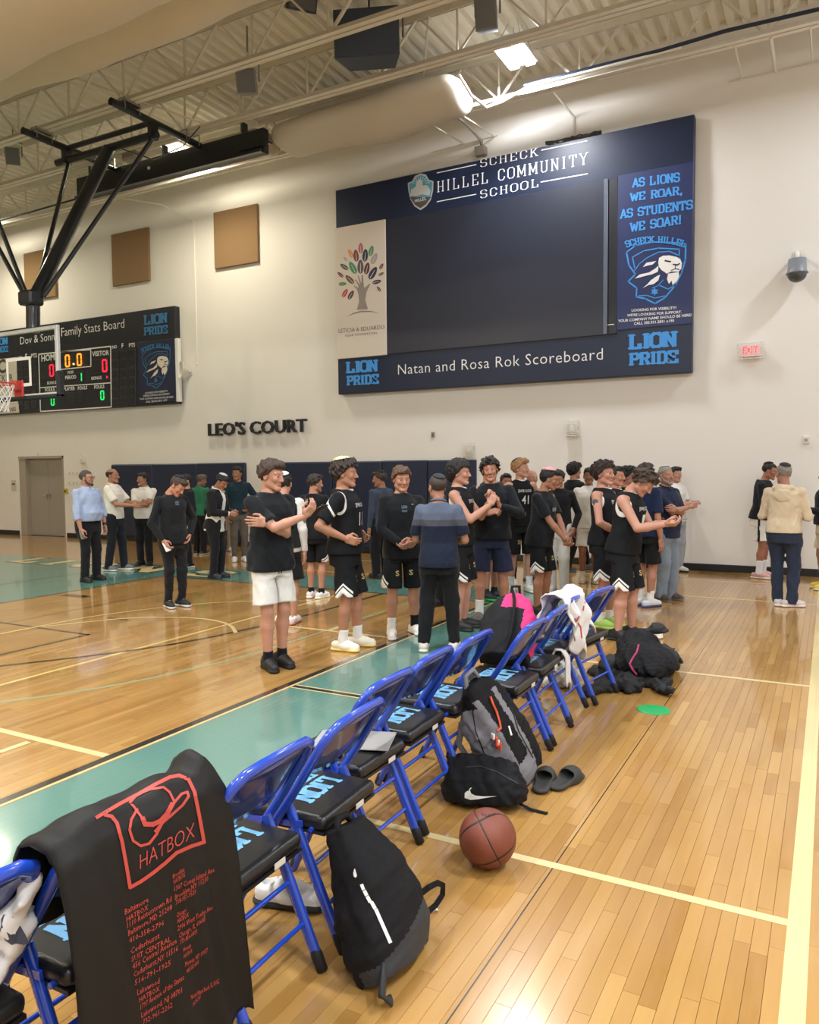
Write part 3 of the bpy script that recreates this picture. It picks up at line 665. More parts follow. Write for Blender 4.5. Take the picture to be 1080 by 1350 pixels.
# the stats board behind the hoop
stats = empty('stats_board', (onb(120, 480).x, WY, onb(180, 535).z), label='black stats board with lit digits behind the hoop at left', cat='scoreboard')
def S(o): return under(o, stats)
def q4(x, y): return (x / 4.154, 380 + y / 4.154)
sX1 = onb(231.5, 470).x; sZ0 = onb(*q4(600, 655)).z; sZ1 = onb(*q4(940, 97)).z; sX0 = sX1 - 7.6; zb = onb(*q4(955, 275)).z
S(MB().box(((sX0 + sX1) / 2, (BY + WY) / 2, (sZ0 + sZ1) / 2), (sX1 - sX0, WY - BY, sZ1 - sZ0), bev=.012).obj('board_frame', M_BOARDBLK))
bx0 = onb(*q4(762, 460)).x; S(slab('sponsor_banner', bx0, sX1 - .01, sZ0 + .05, zb, 0, .02, mat('banner_navy_dim', '1a2340', .45, noise=.02), None))
S(MB().box((sX1 + .03, BY + .05, (sZ0 + zb) / 2 + .02), (.1, .1, zb - sZ0 - .04), bev=.01).obj('side_box', M_WHITE))
S(btext('lettering', 'Family Stats Board', q4(337, 279), q4(682, 232), M_WHITE, None, .004, bold=-.008)); S(btext('lettering', 'Dov & Sonnel', q4(112, 309), q4(328, 280), M_WHITE, None, .004, bold=-.008))
lion_pride(q4(787, 205), q4(920, 190), q4(788, 262), stats, .004, mat('blue_print_dim', '2f6f9f', .5, noise=.02))
crest(stats, lambda x, y, o=0: Vector((bx0 + (sX1 - bx0) * (x - 20) / 475, BY - .022 - o, zb - (zb - sZ0) * (y - 440) / 600)), mat('cream_print', 'd8cfc0', .5), mat('blue_print_dim', '2f6f9f'))
for body, L_, R_ in (('LOOKING FOR VISIBILITY?', q4(795, 580), q4(918, 568)), ("WE'RE LOOKING FOR SUPPORT", q4(785, 595), q4(930, 583)), ('YOUR COMPANY NAME SHOULD BE HERE', q4(765, 612), q4(950, 600)), ('CALL 305.931.2831 x190', q4(800, 628), q4(915, 618))):
    S(btext('lettering', body, L_, R_, M_WHITE, None, .024))
def outline(name, pts, w, m, par, closed=True):
    mb = MB(); P = [onb(*q4(*p), .008) for p in pts]; n = len(P)
    for i in range(n if closed else n - 1): mb.bar(P[i], P[(i + 1) % n] , w, .008, up=(0, 1, 0))
    return under(mb.obj(name, m), par)
outline('score_outline', [(212, 362), (606, 318), (610, 650), (222, 675)], .028, M_WHITE, stats); outline('timer_outline', [(330, 348), (497, 337), (498, 428), (330, 445)], .022, M_WHITE, stats)
outline('rule', [(215, 545), (608, 518)], .022, M_WHITE, stats, False)
for body, L_, R_ in (('HOME', q4(228, 403), q4(318, 392)), ('VISITOR', q4(505, 374), q4(598, 366)), ('POSS', q4(372, 470), q4(403, 466)), ('PERIOD', q4(358, 500), q4(418, 494)), ('BONUS', q4(502, 503), q4(557, 498)), ('PLAYER', q4(350, 562), q4(411, 557)), ('FOULS', q4(427, 558), q4(478, 553)), ('FOULS', q4(517, 552), q4(572, 547)), ('NO', q4(615, 332), q4(641, 329)), ('F', q4(667, 328), q4(677, 327)), ('PTS', q4(707, 325), q4(740, 321)), ('BONUS', q4(260, 528), q4(310, 524)), ('FOULS', q4(248, 568), q4(300, 564)), ('NO', q4(98, 392), q4(122, 389)), ('F', q4(140, 388), q4(150, 387)), ('PTS', q4(172, 383), q4(203, 379))):
    S(btext('lettering', body, L_, R_, M_WHITE, None, .006, bold=.02))
def digit(ch, pc, h, m):
    segs = {'0': 'abcdef', '1': 'bc', '>': '>'}[ch]; c = onb(*q4(*pc), .02); w = h * .5; t = h * .15; mb = MB()
    G = {'a': ((-w / 2, h / 2), (w / 2, h / 2)), 'b': ((w / 2, h / 2), (w / 2, 0)), 'c': ((w / 2, 0), (w / 2, -h / 2)), 'd': ((-w / 2, -h / 2), (w / 2, -h / 2)), 'e': ((-w / 2, -h / 2), (-w / 2, 0)), 'f': ((-w / 2, 0), (-w / 2, h / 2))}
    if ch == '1': c = c + Vector((-w / 2, 0, 0))
    if ch == '>': L = [((-w, h / 4), (0, 0)), ((0, 0), (-w, -h / 4))]
    else: L = [G[k] for k in segs]
    for (x0, z0), (x1, z1) in L:
        a = c + Vector((x0, 0, z0)); b = c + Vector((x1, 0, z1)); d = (b - a) * .06; mb.bar(a + d, b - d, t, .01, up=(0, 1, 0))
    S(mb.obj('lit_digit', m))
E_OR = emis('amber_digit', 'ff9a28', 2.2); E_RED = emis('red_digit', 'ff2440', 2.0); E_GR = emis('green_digit', '2cf07a', 1.5)
digit('0', (369, 398), .27, E_OR); digit('0', (434, 391), .27, E_OR); S(MB().sphere(onb(*q4(403, 415), .02), .025).obj('lit_dot', emis('white_dot', 'ffe8b0', 2)))
digit('0', (573, 424), .27, E_RED); digit('0', (283, 450), .27, E_RED); digit('1', (446, 486), .2, E_GR); digit('0', (560, 586), .2, E_GR); digit('0', (288, 618), .2, E_GR); digit('>', (590, 486), .1, E_RED)
M_WIN = mat('display_window', '1c2026', .35)
def cell(x0, y0, x1, y1):
    a = onb(*q4(x0, y0), .004); b = onb(*q4(x1, y1), .004); w, h = abs(b.x - a.x), abs(b.z - a.z)
    mb = MB(); c = (a + b) / 2; mb.box((c.x, BY - .006, c.z), (w, .012, h), 1); mb.box((c.x, BY - .014, c.z), (w - .02, .006, h - .02), 0); S(mb.obj('display_window', [M_WIN, mat('window_edge', '4a4d52', .5)]))
for r in range(6):
    for c in range(3):
        x = 612 + c * 47; y = 345 + r * 52 - c * 5; cell(x, y, x + 38, y + 44)
for x, y, x1, y1 in ((363, 572, 416, 628), (428, 568, 455, 622), (505, 392, 592, 462), (225, 425, 300, 492), (425, 458, 458, 512)): cell(x, y, x1, y1)
for r in range(6):
    for c in range(3):
        x = 96 + c * 38; y = 405 + r * 44 - c * 4; cell(x, y, x + 30, y + 38)
pa = onb(*q4(-330, 400)); pb = onb(*q4(92, 378)); pz = onb(*q4(92, 632)).z
S(slab('sponsor_panel', pb.x - 2.2, pb.x, pz, pb.z, 0, .02, mat('banner_cream', 'd3c9bd'), None)); S(slab('sponsor_panel', pb.x - 2.2, pb.x + .03, sZ0 + .02, onb(*q4(98, 632)).z, 0, .02, mat('banner_cream', 'd3c9bd'), None))
S(btext('lettering', 'C.', q4(-10, 470), q4(48, 462), M_DGREY, None, .022, bold=.03)); S(btext('lettering', 'CKER', q4(-12, 515), q4(72, 508), M_DGREY, None, .022)); S(btext('lettering', '& WAREHOUSES', q4(-40, 683), q4(88, 672), M_DGREY, None, .022, bold=.01)); S(btext('lettering', 'REAL', q4(0, 550), q4(62, 543), mat('red_print', 'b0303a', .5), None, .022))
lion_pride(q4(-40, 318), q4(46, 308), q4(-40, 358), stats, .004, M_SKYB)

# mounted letters
leo = empty('wall_lettering', on_y(339, 575, WY), label="black raised letters reading LEO'S COURT on the cream wall", cat='sign')
def raised(body, pL, pR, h, m, par, depth=.06):
    a = on_y(*pL, WY - .09); b = on_y(*pR, WY - .09); V, Fc = text_geo(body, 1.0, 1.0, .012); V = fit_geo(V, (b - a).length, h)
    xs = sorted(set()); # split into glyphs by face connectivity
    par_ = list(range(len(V)))
    def fd(i):
        while par_[i] != i: par_[i] = par_[par_[i]]; i = par_[i]
        return i
    for f in Fc:
        for i in f[1:]: par_[fd(i)] = fd(f[0])
    isl = {}
    for f in Fc: isl.setdefault(fd(f[0]), []).append(f)
    for fs in isl.values():
        ids = sorted({i for f in fs for i in f}); mp = {i: k for k, i in enumerate(ids)}; mid = (a + b) / 2; ux = (b - a).normalized()
        front = [mid + ux * V[i].x + Vector((0, 0, V[i].y)) for i in ids]; back = [p + Vector((0, depth, 0)) for p in front]; n = len(ids); mb = MB()
        cnt = {}
        for f in fs:
            for k in range(len(f)): e = (f[k], f[(k + 1) % len(f)]); cnt[e] = 1
        sides = [(mp[e[0]], mp[e[1]]) for e in cnt if (e[1], e[0]) not in cnt]
        mb.add(front + back, [tuple(mp[i] for i in f) for f in fs] + [tuple(mp[i] + n for i in f)[::-1] for f in fs] + [(j, i, i + n, j + n) for i, j in sides])
        under(mb.obj('letter', m), par)
raised("LEO'S COURT", (274, 575), (403.5, 569.5), .285, mat('letter_black', '23242a', .4), leo)

# pads, panels and small wall fittings
M_PAD = mat('navy_vinyl', '17233f', .42, noise=.05, nscale=3)
for i, (x0, x1, lb) in enumerate(((-15.33, -13.94, 'navy wall pad at the left end, behind the two white polos'), (-13.94, -12.55, 'navy wall pad behind the black sweatshirt and joggers'), (-12.55, -11.16, 'navy wall pad behind the dark teal polo'),
        (-10.38, -8.89, 'navy wall pad just right of the wall gap, behind the white shorts'), (-8.89, -7.72, 'navy wall pad behind the number 11 jersey'), (-7.72, -6.72, 'navy wall pad behind the grey blue top'), (-6.72, -5.72, 'navy wall pad at the right end, behind the black hoodie'))):
    t = empty('wall_pad', ((x0 + x1) / 2, WY, 0), label=lb, cat='wall pad', group='navy safety pads on the wall'); w = x1 - x0 - .008
    MB().box((0, -.035, .97), (w, .07, 1.72 + .01 * (i % 3)), bev=.022).obj('cushion', M_PAD, t); MB().box((0, -.006, .97), (w, .012, 1.73)).obj('backing', M_BOARDBLK, t)
M_TAN = mat('tan_acoustic_cloth', '8f7250', .9, noise=.06, nscale=60)
for x0, x1, lb in ((-18.32, -17.12, 'brown square acoustic panel behind the hoop mast'), (-15.09, -13.87, 'brown square acoustic panel right of the hoop mast'), (-11.9, -10.69, 'brown square acoustic panel nearest the big scoreboard')):
    t = empty('acoustic_panel', ((x0 + x1) / 2, WY, 6.06), label=lb, cat='wall panel', group='brown panels high on the wall')
    MB().box((0, -.03, .6), (x1 - x0, .06, 1.21), bev=.012).obj('fabric_panel', M_TAN, t); MB().box((0, -.004, .6), (x1 - x0 - .06, .008, 1.1)).obj('mounting_board', M_DGREY, t)
M_PLASW = mat('white_plastic', 'dcd8ce', .45, noise=.02)
# horn loudspeaker
P = on_y(252, 490, WY); t = empty('horn_speaker', P, label='white horn loudspeaker on the wall between stats board and big scoreboard', cat='loudspeaker')
MB().lathe([(.02, .05), (.06, .10), (.10, .16), (.19, .22), (.21, .24), (.20, .245), (.16, .20), (.05, .12), (0, .12)], (0.0, 0, 0), 24, 0, (-.45, -.8, .1)).obj('horn', M_PLASW, t)
mb = MB(); mb.box((0, -.01, 0), (.1, .02, .14)); mb.tube([(0, -.02, 0), (-.03, -.07, 0)], .02, 10); mb.obj('bracket', M_PLASW, t)
def caged(P, name, label, cat, w, h, d, lens, text=None):
    t = empty(name, P, label=label, cat=cat); MB().box((0, -.035, 0), (w * .8, .07, h * .7), bev=.012).obj('body', M_PLASW, t)
    if lens: MB().box((0, -.075, 0), (w * .34, .02, h * .4), bev=.008).obj('lens', mat('clear_lens', 'f4f2ee', .1), t)
    mb = MB(); x = -w / 2
    n = max(3, int(w / .035)); m_ = max(3, int(h / .035))
    for i in range(n + 1): xx = -w / 2 + w * i / n; mb.tube([(xx, 0, -h / 2), (xx, -d, -h / 2), (xx, -d, h / 2), (xx, 0, h / 2)], .0035, 5)
    for i in range(m_ + 1): zz = -h / 2 + h * i / m_; mb.tube([(-w / 2, 0, zz), (-w / 2, -d, zz), (w / 2, -d, zz), (w / 2, 0, zz)], .0035, 5)
    mb.obj('wire_cage', M_PLASW, t); return t
caged(on_y(756, 565, WY), 'caged_strobe', 'white caged fire strobe below the right half of the big scoreboard', 'fire alarm', .22, .26, .13, True)
caged(on_y(620, 593, WY), 'caged_strobe', 'white caged fire strobe just above the right end of the navy pads', 'fire alarm', .2, .24, .12, True)
ex = caged(on_y(990, 463.5, WY), 'exit_sign', 'red lit EXIT sign inside a wire guard on white wall', 'exit sign', .36, .24, .12, False)
MB().box((0, -.082, .01), (.27, .012, .16), bev=.004).obj('lit_face', emis('exit_face', 'f2a8ae', .8, hexc('cc8888')), ex)
V, Fc = text_geo('EXIT', 1.0, 1.0, .03); V = fit_geo(V, .22, .11); mb = MB(); put_geo(mb, V, Fc, (0, -.09, -.045), (1, 0, 0), (0, 0, 1), .001); mb.obj('lettering', emis('exit_red', 'ff1f45', 1.3), ex)
t = empty('dome_camera', on_y(1052, 350, WY), label='grey dome security camera on the white wall at right', cat='camera')
MB().lathe([(0, .06), (.12, .05), (.135, -.13), (.15, -.15), (.15, -.165), (0, -.165)], (0, -.2, 0), 28).obj('housing', mat('camera_grey', '7c8086', .4), t)
mb = MB(); mb.lathe([(.135 * math.cos(a * math.pi / 16), -.165 - .125 * math.sin(a * math.pi / 16)) for a in range(9)], (0, -.2, 0), 24); mb.obj('dome', mat('smoked_dome', '4b5058', .12), t)
mb = MB(); mb.tube([(0, 0, .16), (0, -.1, .16), (0, -.2, .12), (0, -.2, .05)], .025, 10); mb.box((0, -.01, .16), (.1, .02, .1)); mb.obj('wall_arm', M_PLASW, t)
def smallbox(name, px, py, w, h, d, m, label, cat, extra=None):
    t = empty(name, on_y(px, py, WY), label=label, cat=cat); MB().box((0, -d / 2, 0), (w, d, h), bev=min(.008, d * .3)).obj('casing', m, t)
    if extra: MB().box((0, -d - .004, extra[2]), (extra[0], .008, extra[1]), bev=.002).obj('face', extra[3], t)
    return t
smallbox('wall_socket', 1063, 580, .09, .12, .03, M_PLASW, 'small white wall box at the right edge, below the dome camera', 'wall box', (.04, .04, 0, mat('face_grey', '9a978f', .5)))
smallbox('thermostat', 571.5, 573, .07, .1, .03, mat('grey_plastic', '8f8a80', .5), 'tiny grey sensor on the wall below the scoreboard', 'sensor', (.03, .03, 0, M_DGREY))
smallbox('strobe', 110, 605, .13, .2, .06, M_PLASW, 'white fire strobe above the light blue dress shirt', 'fire alarm', (.07, .07, .03, mat('clear_lens', 'f4f2ee', .1)))
smallbox('door_sign', 18.5, 640, .2, .28, .012, mat('pale_sign', 'c9c3b6', .5), 'pale room sign on wall left of the double doors', 'sign', (.12, .03, .04, M_DGREY))
smallbox('small_wall_box', 51, 598, .05, .08, .03, M_PLASW, 'tiny white contact box above the double doors', 'wall box')
k = 0
for i in range(4):
    for j in range(2):
        smallbox('light_switch', 92 + i * 5.2, 624 + j * 13 - i * .2, .06, .09, .015, M_PLASW, ('%s wall switch in the %s row left of the blue shirt' % (('leftmost', 'second', 'third', 'rightmost')[i], ('upper', 'lower')[j])), 'wall switch', (.015, .03, 0, mat('face_grey', '9a978f')))
smallbox('fire_pull', 88, 647.5, .12, .14, .05, mat('yellow_plastic', 'b7a638', .5), 'yellow green pull station beside the double doors', 'fire alarm', (.07, .04, 0, mat('dark_plastic', '222222', .5)))

# ------------------------------------------------------------------ overhead: loudspeakers, curtain housing, hoop
def box_speaker(P, w, d, h, rz, label, m, tilt=.35, group=None):
    t = empty('loudspeaker', P, rz, label=label, cat='loudspeaker', group=group); rot = Matrix.Rotation(tilt, 3, 'X')
    mb = MB(); vs = [Vector(v) for v in ((-w / 2, -d / 2, -h / 2), (w / 2, -d / 2, -h / 2), (w * .36, d / 2, -h / 2), (-w * .36, d / 2, -h / 2), (-w / 2, -d / 2, h / 2), (w / 2, -d / 2, h / 2), (w * .36, d / 2, h / 2), (-w * .36, d / 2, h / 2))]
    mb.add([rot @ v for v in vs], [(0, 3, 2, 1), (4, 5, 6, 7), (0, 1, 5, 4), (1, 2, 6, 5), (2, 3, 7, 6), (3, 0, 4, 7)]); mb.obj('cabinet', m, t)
    mb = MB(); mb.box(rot @ Vector((0, -d / 2 - .008, 0)), (w * .9, .016, h * .9), 0, rot, .006); mb.obj('grille', mat('speaker_grille', '6d6e70', .7, noise=.1, nscale=200) if h < .6 else m, t)
    mb = MB(); q = [(-w / 2 - .02, 0, 0), (-w / 2 - .02, 0, h / 2 + .1), (w / 2 + .02, 0, h / 2 + .1), (w / 2 + .02, 0, 0)]; mb.tube(q, .014, 6); mb.tube([(0, 0, h / 2 + .1), (0, 0, DECK - P[2] - .02)], .016, 6); mb.obj('yoke', m, t); return t
M_SPKG = mat('speaker_grey', '8f8d88', .6); M_SPKB = mat('speaker_black', '3d4757', .55, noise=.04)
box_speaker(on_y(327, 108, 9.55), .30, .28, .34, .45, 'grey box loudspeaker hanging left of the big black one', M_SPKG)
box_speaker(on_y(643, 20, 10.1), .30, .28, .38, .2, 'blue grey box loudspeaker hanging near the lit lamp', mat('speaker_bluegrey', '7a8090', .6))
box_speaker(on_y(18, 206, 10.0), .26, .3, .32, .8, 'grey box loudspeaker at the left edge behind the hoop frame', M_SPKG)
box_speaker(on_y(487, 52, 9.75), .92, .5, .62, .38, 'large black loudspeaker hanging under the roof at top centre', M_SPKB, .12)
box_speaker(on_y(396, -8, 9.5), .42, .4, .42, .9, 'black loudspeaker cut by the top edge of the picture', M_SPKB, .5)
def pipe(p, par, r=.045, n=12, m=None): return MB().tube(p, r, n).obj('pipe', m or M_BST, par)
M_BST = mat('black_steel', '171b20', .35, noise=.05, coat=.3)
ch = empty('curtain_housing', (-11.0, 10.87, 7.1), label='long black divider curtain housing hung under the roof at left', cat='curtain box')
MB().box((0, 0, .22), (4.75, .14, .42), bev=.012).obj('housing', mat('curtain_black', '1c2026', .45), ch); MB().box((0, -.1, .03), (4.7, .08, .04)).obj('lower_rail', M_BST, ch); MB().box((2.2, -.1, .12), (.7, .08, .03)).obj('end_rail', M_BST, ch)
for x in (-2, 0, 1.9): MB().box((x, 0, .5), (.06, .1, .22)).obj('hanger', M_BST, ch)
MB().lathe([(0, 0), (.03, 0), (.03, .02), (0, .02)], (-.35, -.07, .25), 12, 0, (0, -1, 0)).obj('stud', M_PLASW, ch)
H = None
hp = empty('basketball_hoop', (-11.1, 8.0, 2.9), label='ceiling hung basketball hoop with glass backboard and black frame at left', cat='basketball hoop')
def H(o): return under(o, hp)
for x in (-12.19, -10.04):
    H(pipe([(x, 8.8, 7.48), (x, 10.76, 7.48)], None, .06, 14))
    for y in (9.02, 9.32, 10.37, 10.67): H(MB().tube([(x - .07, y, 7.44), (x - .07, y, 7.62), (x + .07, y, 7.62), (x + .07, y, 7.44)], .01, 6).obj('clamp', mat('brushed_metal', 'a8a69f'), None))
    H(MB().box((x, 9.66, 7.33), (.1, .16, .26), bev=.01).obj('pivot_bracket', M_BST)); H(MB().box((x, 9.17, 7.57), (.2, .32, .03)).obj('clamp_plate', mat('brushed_metal', 'a8a69f')))
H(pipe([(-12.45, 9.66, 7.27), (-9.95, 9.66, 7.27)], None, .065, 14)); H(pipe([(-12.3, 9.66, 7.48), (-10.0, 9.66, 7.48)], None, .045, 12))
top = Vector((-11.1, 9.66, 7.25)); bot = Vector((-11.17, 8.12, 4.35))
H(MB().tube([top, bot], .105, 16).obj('mast', M_BST)); H(MB().tube([bot + Vector((0, .02, .18)), (-11.17, 8.12, 3.9)], .105, 16).obj('mast_foot', M_BST)); H(MB().box((-11.17, 8.1, 4.42), (.32, .26, .22), bev=.03).obj('knuckle', M_BST))
for x in (-12.15, -10.08): H(pipe([(x, 9.66, 7.2), (-11.1 + (.1 if x > -11 else -.1), 8.2, 4.45)], None, .036, 12))
for dx, ex_ in ((-.09, -12.45), (-.14, -13.2)): H(pipe([(-11.1 + dx, 8.05, 4.45), (ex_, 7.75, 7.6)], None, .034, 12))
w2, z0, z1, yb, bx = .915, 2.85, 3.925, 8.0, -11.33
M_FRAMEW = mat('white_aluminium', 'd8d8d6', .35, .2)
mb = MB(); 
for sx in (-1, 1): mb.box((bx + sx * (w2 - .03), yb, (z0 + z1) / 2), (.06, .06, z1 - z0), bev=.008)
for z in (z0 + .03, z1 - .03): mb.box((bx, yb, z), (2 * w2 - .12, .06, .06), bev=.008)
H(mb.obj('backboard_frame', M_FRAMEW))
tg = NT('backboard_glass'); tg.set(col=(.9, .95, .93), rough=.02, trans=1.0, ior=1.08); H(MB().box((bx, yb, (z0 + z1) / 2), (2 * w2 - .12, .012, z1 - z0 - .12)).obj('glass', tg.m))
mb = MB()
for sx in (-1, 1): mb.box((bx + sx * .28, yb - .045, 3.26), (.05, .004, .46)); 
for z in (3.055, 3.465): mb.box((bx, yb - .045, z), (.51, .004, .05))
H(mb.obj('target_square', M_WHITE)); mb = MB()
for sx in (-1, 1): mb.box((bx + sx * (w2 + .0), yb, z0 + .17), (.09, .1, .42), bev=.02)
mb.box((bx, yb, z0 - .0), (2 * w2 + .09, .1, .07), bev=.02); H(mb.obj('edge_padding', mat('black_foam', '23262a', .8)))
M_RIM = mat('rim_red', 'c2403a', .4)
rc_ = Vector((bx, yb - .39, 3.05)); mb = MB(); mb.tube([rc_ + Vector((.2286 * math.cos(a * math.pi / 16), .2286 * math.sin(a * math.pi / 16), 0)) for a in range(32)], .011, 8, closed=True); mb.box((bx, yb - .1, 3.04), (.16, .14, .16), bev=.02); mb.box((bx, yb - .05, 3.0), (.22, .03, .26), bev=.01); H(mb.obj('rim', M_RIM))
mb = MB()
for k in range(12):
    for s in (-1, 1):
        pts = []
        for j in range(7):
            a = (k + s * j * .5) * math.pi / 6; r = .22 - .095 * min(1, j / 4.5) + .01 * (j > 5); pts.append(rc_ + Vector((r * math.cos(a), r * math.sin(a), -.01 - .07 * j)))
        mb.tube(pts, .005, 5)
H(mb.obj('net', M_WHITE))
H(MB().box((-10.75, 9.85, 7.12), (.34, .2, .14), bev=.03).obj('winch', mat('winch_grey', '8b867a', .5)))
H(MB().tube([(-10.6, 9.5, 7.1), (-10.2, 9.8, 6.95), (-9.8, 10.1, 7.2), (-9.5, 10.2, 7.5)], .01, 6).obj('power_cord', M_BST))
# ------------------------------------------------------------------ smooth bodies: distance fields turned into meshes
import openvdb as vdb
class Fld:
    def __init__(s, lo, hi, h):
        s.lo = np.array(lo, np.float32); s.h = h; n = np.ceil((np.array(hi) - s.lo) / h).astype(int) + 1
        s.ax = [s.lo[k] + h * np.arange(n[k], dtype=np.float32) for k in range(3)]; s.d = np.full(n, 0.5, np.float32)
    def sub(s, lo, hi):
        sl = []
        for k in range(3):
            a = int(max(0, math.floor((lo[k] - s.lo[k]) / s.h))); b = int(min(len(s.ax[k]), math.ceil((hi[k] - s.lo[k]) / s.h) + 1))
            if b <= a: return None
            sl.append(slice(a, b))
        return tuple(sl), s.ax[0][sl[0]][:, None, None], s.ax[1][sl[1]][None, :, None], s.ax[2][sl[2]][None, None, :]
    def _comb(s, sl, d, k, op):
        a = s.d[sl]
        if op == 'u':
            if k > 0: h = np.clip(.5 + .5 * (a - d) / k, 0, 1); a[...] = a + (d - a) * h - k * h * (1 - h)
            else: np.minimum(a, d, out=a)
        elif op == 's':
            if k > 0: h = np.clip(.5 - .5 * (a + d) / k, 0, 1); a[...] = a + (-d - a) * h + k * h * (1 - h)
            else: np.maximum(a, -d, out=a)
        elif op == 'i': np.maximum(a, d, out=a)
    def cap(s, a, b, r1, r2=None, k=.02, op='u', cut=None, flat=None):
        """round cone a-b; cut: (point, direction) keeps the near side of a plane; flat: (axis, factor) squash"""
        r2 = r1 if r2 is None else r2; a = np.array(a, np.float32); b = np.array(b, np.float32); m = max(r1, r2) + k + 2.5 * s.h
        q = s.sub(np.minimum(a, b) - m, np.maximum(a, b) + m)
        if q is None: return s
        sl, x, y, z = q; ab = b - a; L = max(1e-8, float(ab @ ab)); px, py, pz = x - a[0], y - a[1], z - a[2]
        t = np.clip((px * ab[0] + py * ab[1] + pz * ab[2]) / L, 0, 1); dx, dy, dz = px - t * ab[0], py - t * ab[1], pz - t * ab[2]
        if flat is not None:
            n = np.array(flat[0], np.float32); dn_ = dx * n[0] + dy * n[1] + dz * n[2]; q2 = dx * dx + dy * dy + dz * dz + dn_ * dn_ * (flat[1] ** 2 - 1)
        else: q2 = dx * dx + dy * dy + dz * dz
        d = np.sqrt(np.maximum(q2, 0)) - (r1 + (r2 - r1) * t)
        if cut is not None:
            c, n = np.array(cut[0], np.float32), np.array(cut[1], np.float32); d = np.maximum(d, (x - c[0]) * n[0] + (y - c[1]) * n[1] + (z - c[2]) * n[2])
        s._comb(sl, d, k, op); return s
    def ell(s, c, r, k=.02, op='u', rot=None):
        c = np.array(c, np.float32); r = np.array(r, np.float32); m = float(r.max()) + k + 2.5 * s.h
        q = s.sub(c - m, c + m)
        if q is None: return s
        sl, x, y, z = q; X, Y, Z = x - c[0], y - c[1], z - c[2]
        if rot is not None:
            M = np.array(rot, np.float32); X, Y, Z = (M[0, i] * X + M[1, i] * Y + M[2, i] * Z for i in range(3))
        u = (X / r[0]) ** 2 + (Y / r[1]) ** 2 + (Z / r[2]) ** 2; v = (X / r[0] ** 2) ** 2 + (Y / r[1] ** 2) ** 2 + (Z / r[2] ** 2) ** 2
        k0 = np.sqrt(u); d = k0 * (k0 - 1) / np.maximum(np.sqrt(v), 1e-6)
        s._comb(sl, np.maximum(d, -r.min()), k, op); return s
    def box(s, c, hs, rd=.01, k=.01, op='u', rot=None):
        c = np.array(c, np.float32); hs = np.array(hs, np.float32); m = float(np.linalg.norm(hs)) + k + 2.5 * s.h
        q = s.sub(c - m, c + m)
        if q is None: return s
        sl, x, y, z = q; X, Y, Z = x - c[0], y - c[1], z - c[2]
        if rot is not None:
            M = np.array(rot, np.float32); X, Y, Z = (M[0, i] * X + M[1, i] * Y + M[2, i] * Z for i in range(3))
        ax, ay, az = np.abs(X) - hs[0] + rd, np.abs(Y) - hs[1] + rd, np.abs(Z) - hs[2] + rd
        d = np.sqrt(np.maximum(ax, 0) ** 2 + np.maximum(ay, 0) ** 2 + np.maximum(az, 0) ** 2) + np.minimum(np.maximum(ax, np.maximum(ay, az)), 0) - rd
        s._comb(sl, d, k, op); return s
    def plane(s, c, n, op='i'):
        c = np.array(c, np.float32); n = np.array(n, np.float32)
        d = (s.ax[0][:, None, None] - c[0]) * n[0] + (s.ax[1][None, :, None] - c[1]) * n[1] + (s.ax[2][None, None, :] - c[2]) * n[2]
        s._comb((slice(None),) * 3, d, 0, op); return s
    def loft(s, o, M, prof, k=.02, op='u', ex=2.3):
        """elliptic trunk: prof rows (z, half width, half depth, forward shift) in the frame M at o"""
        P = np.array(prof, np.float32); o = np.array(o, np.float32); M = np.array(M, np.float32)
        z0, z1 = P[0, 0], P[-1, 0]; w = float(P[:, 1].max() + .05)
        cs = np.array([M @ np.array((sx * w, sy * w, z), np.float32) + o for sx in (-1, 1) for sy in (-1, 1) for z in (z0 - .04, z1 + .04)])
        q = s.sub(cs.min(0) - .03, cs.max(0) + .03)
        if q is None: return s
        sl, x, y, z = q; X, Y, Z = x - o[0], y - o[1], z - o[2]; X, Y, Z = (M[0, i] * X + M[1, i] * Y + M[2, i] * Z for i in range(3))
        a = np.interp(Z, P[:, 0], P[:, 1]); b = np.interp(Z, P[:, 0], P[:, 2]); Y = Y - np.interp(Z, P[:, 0], P[:, 3])
        r = (np.abs(X / a) ** ex + np.abs(Y / b) ** ex) ** (1 / ex); d = (r - 1) * np.minimum(a, b)
        d = np.maximum(d, np.maximum(z0 - Z, Z - z1)).astype(np.float32); s._comb(sl, d, k, op); return s
    def noise(s, amp, f, seed=0, st=(1, 1, 1)):
        r = random.Random(seed); x, y, z = s.ax[0][:, None, None], s.ax[1][None, :, None], s.ax[2][None, None, :]; n = 0
        for i in range(4):
            a, b, c = [r.uniform(-1, 1) * f * (1 + i * .6) for _ in range(3)]; p = r.uniform(0, 6)
            n = n + np.sin(x * a * st[0] + y * b * st[1] + z * c * st[2] + p + 1.2 * np.sin(x * c + z * a * .7 + p)) / (1 + i * .5)
        s.d += (amp * .5 * n).astype(np.float32); return s
    def mesh(s):
        g = vdb.FloatGrid(); g.background = .5; d = s.d; d[0] = d[-1] = .1; d[:, 0] = d[:, -1] = .1; d[:, :, 0] = d[:, :, -1] = .1
        g.copyFromArray(d); p, q = g.convertToQuads(isovalue=0)[:2]
        return p.astype(np.float32) * s.h + s.lo, np.asarray(q, np.int32)[:, ::-1]

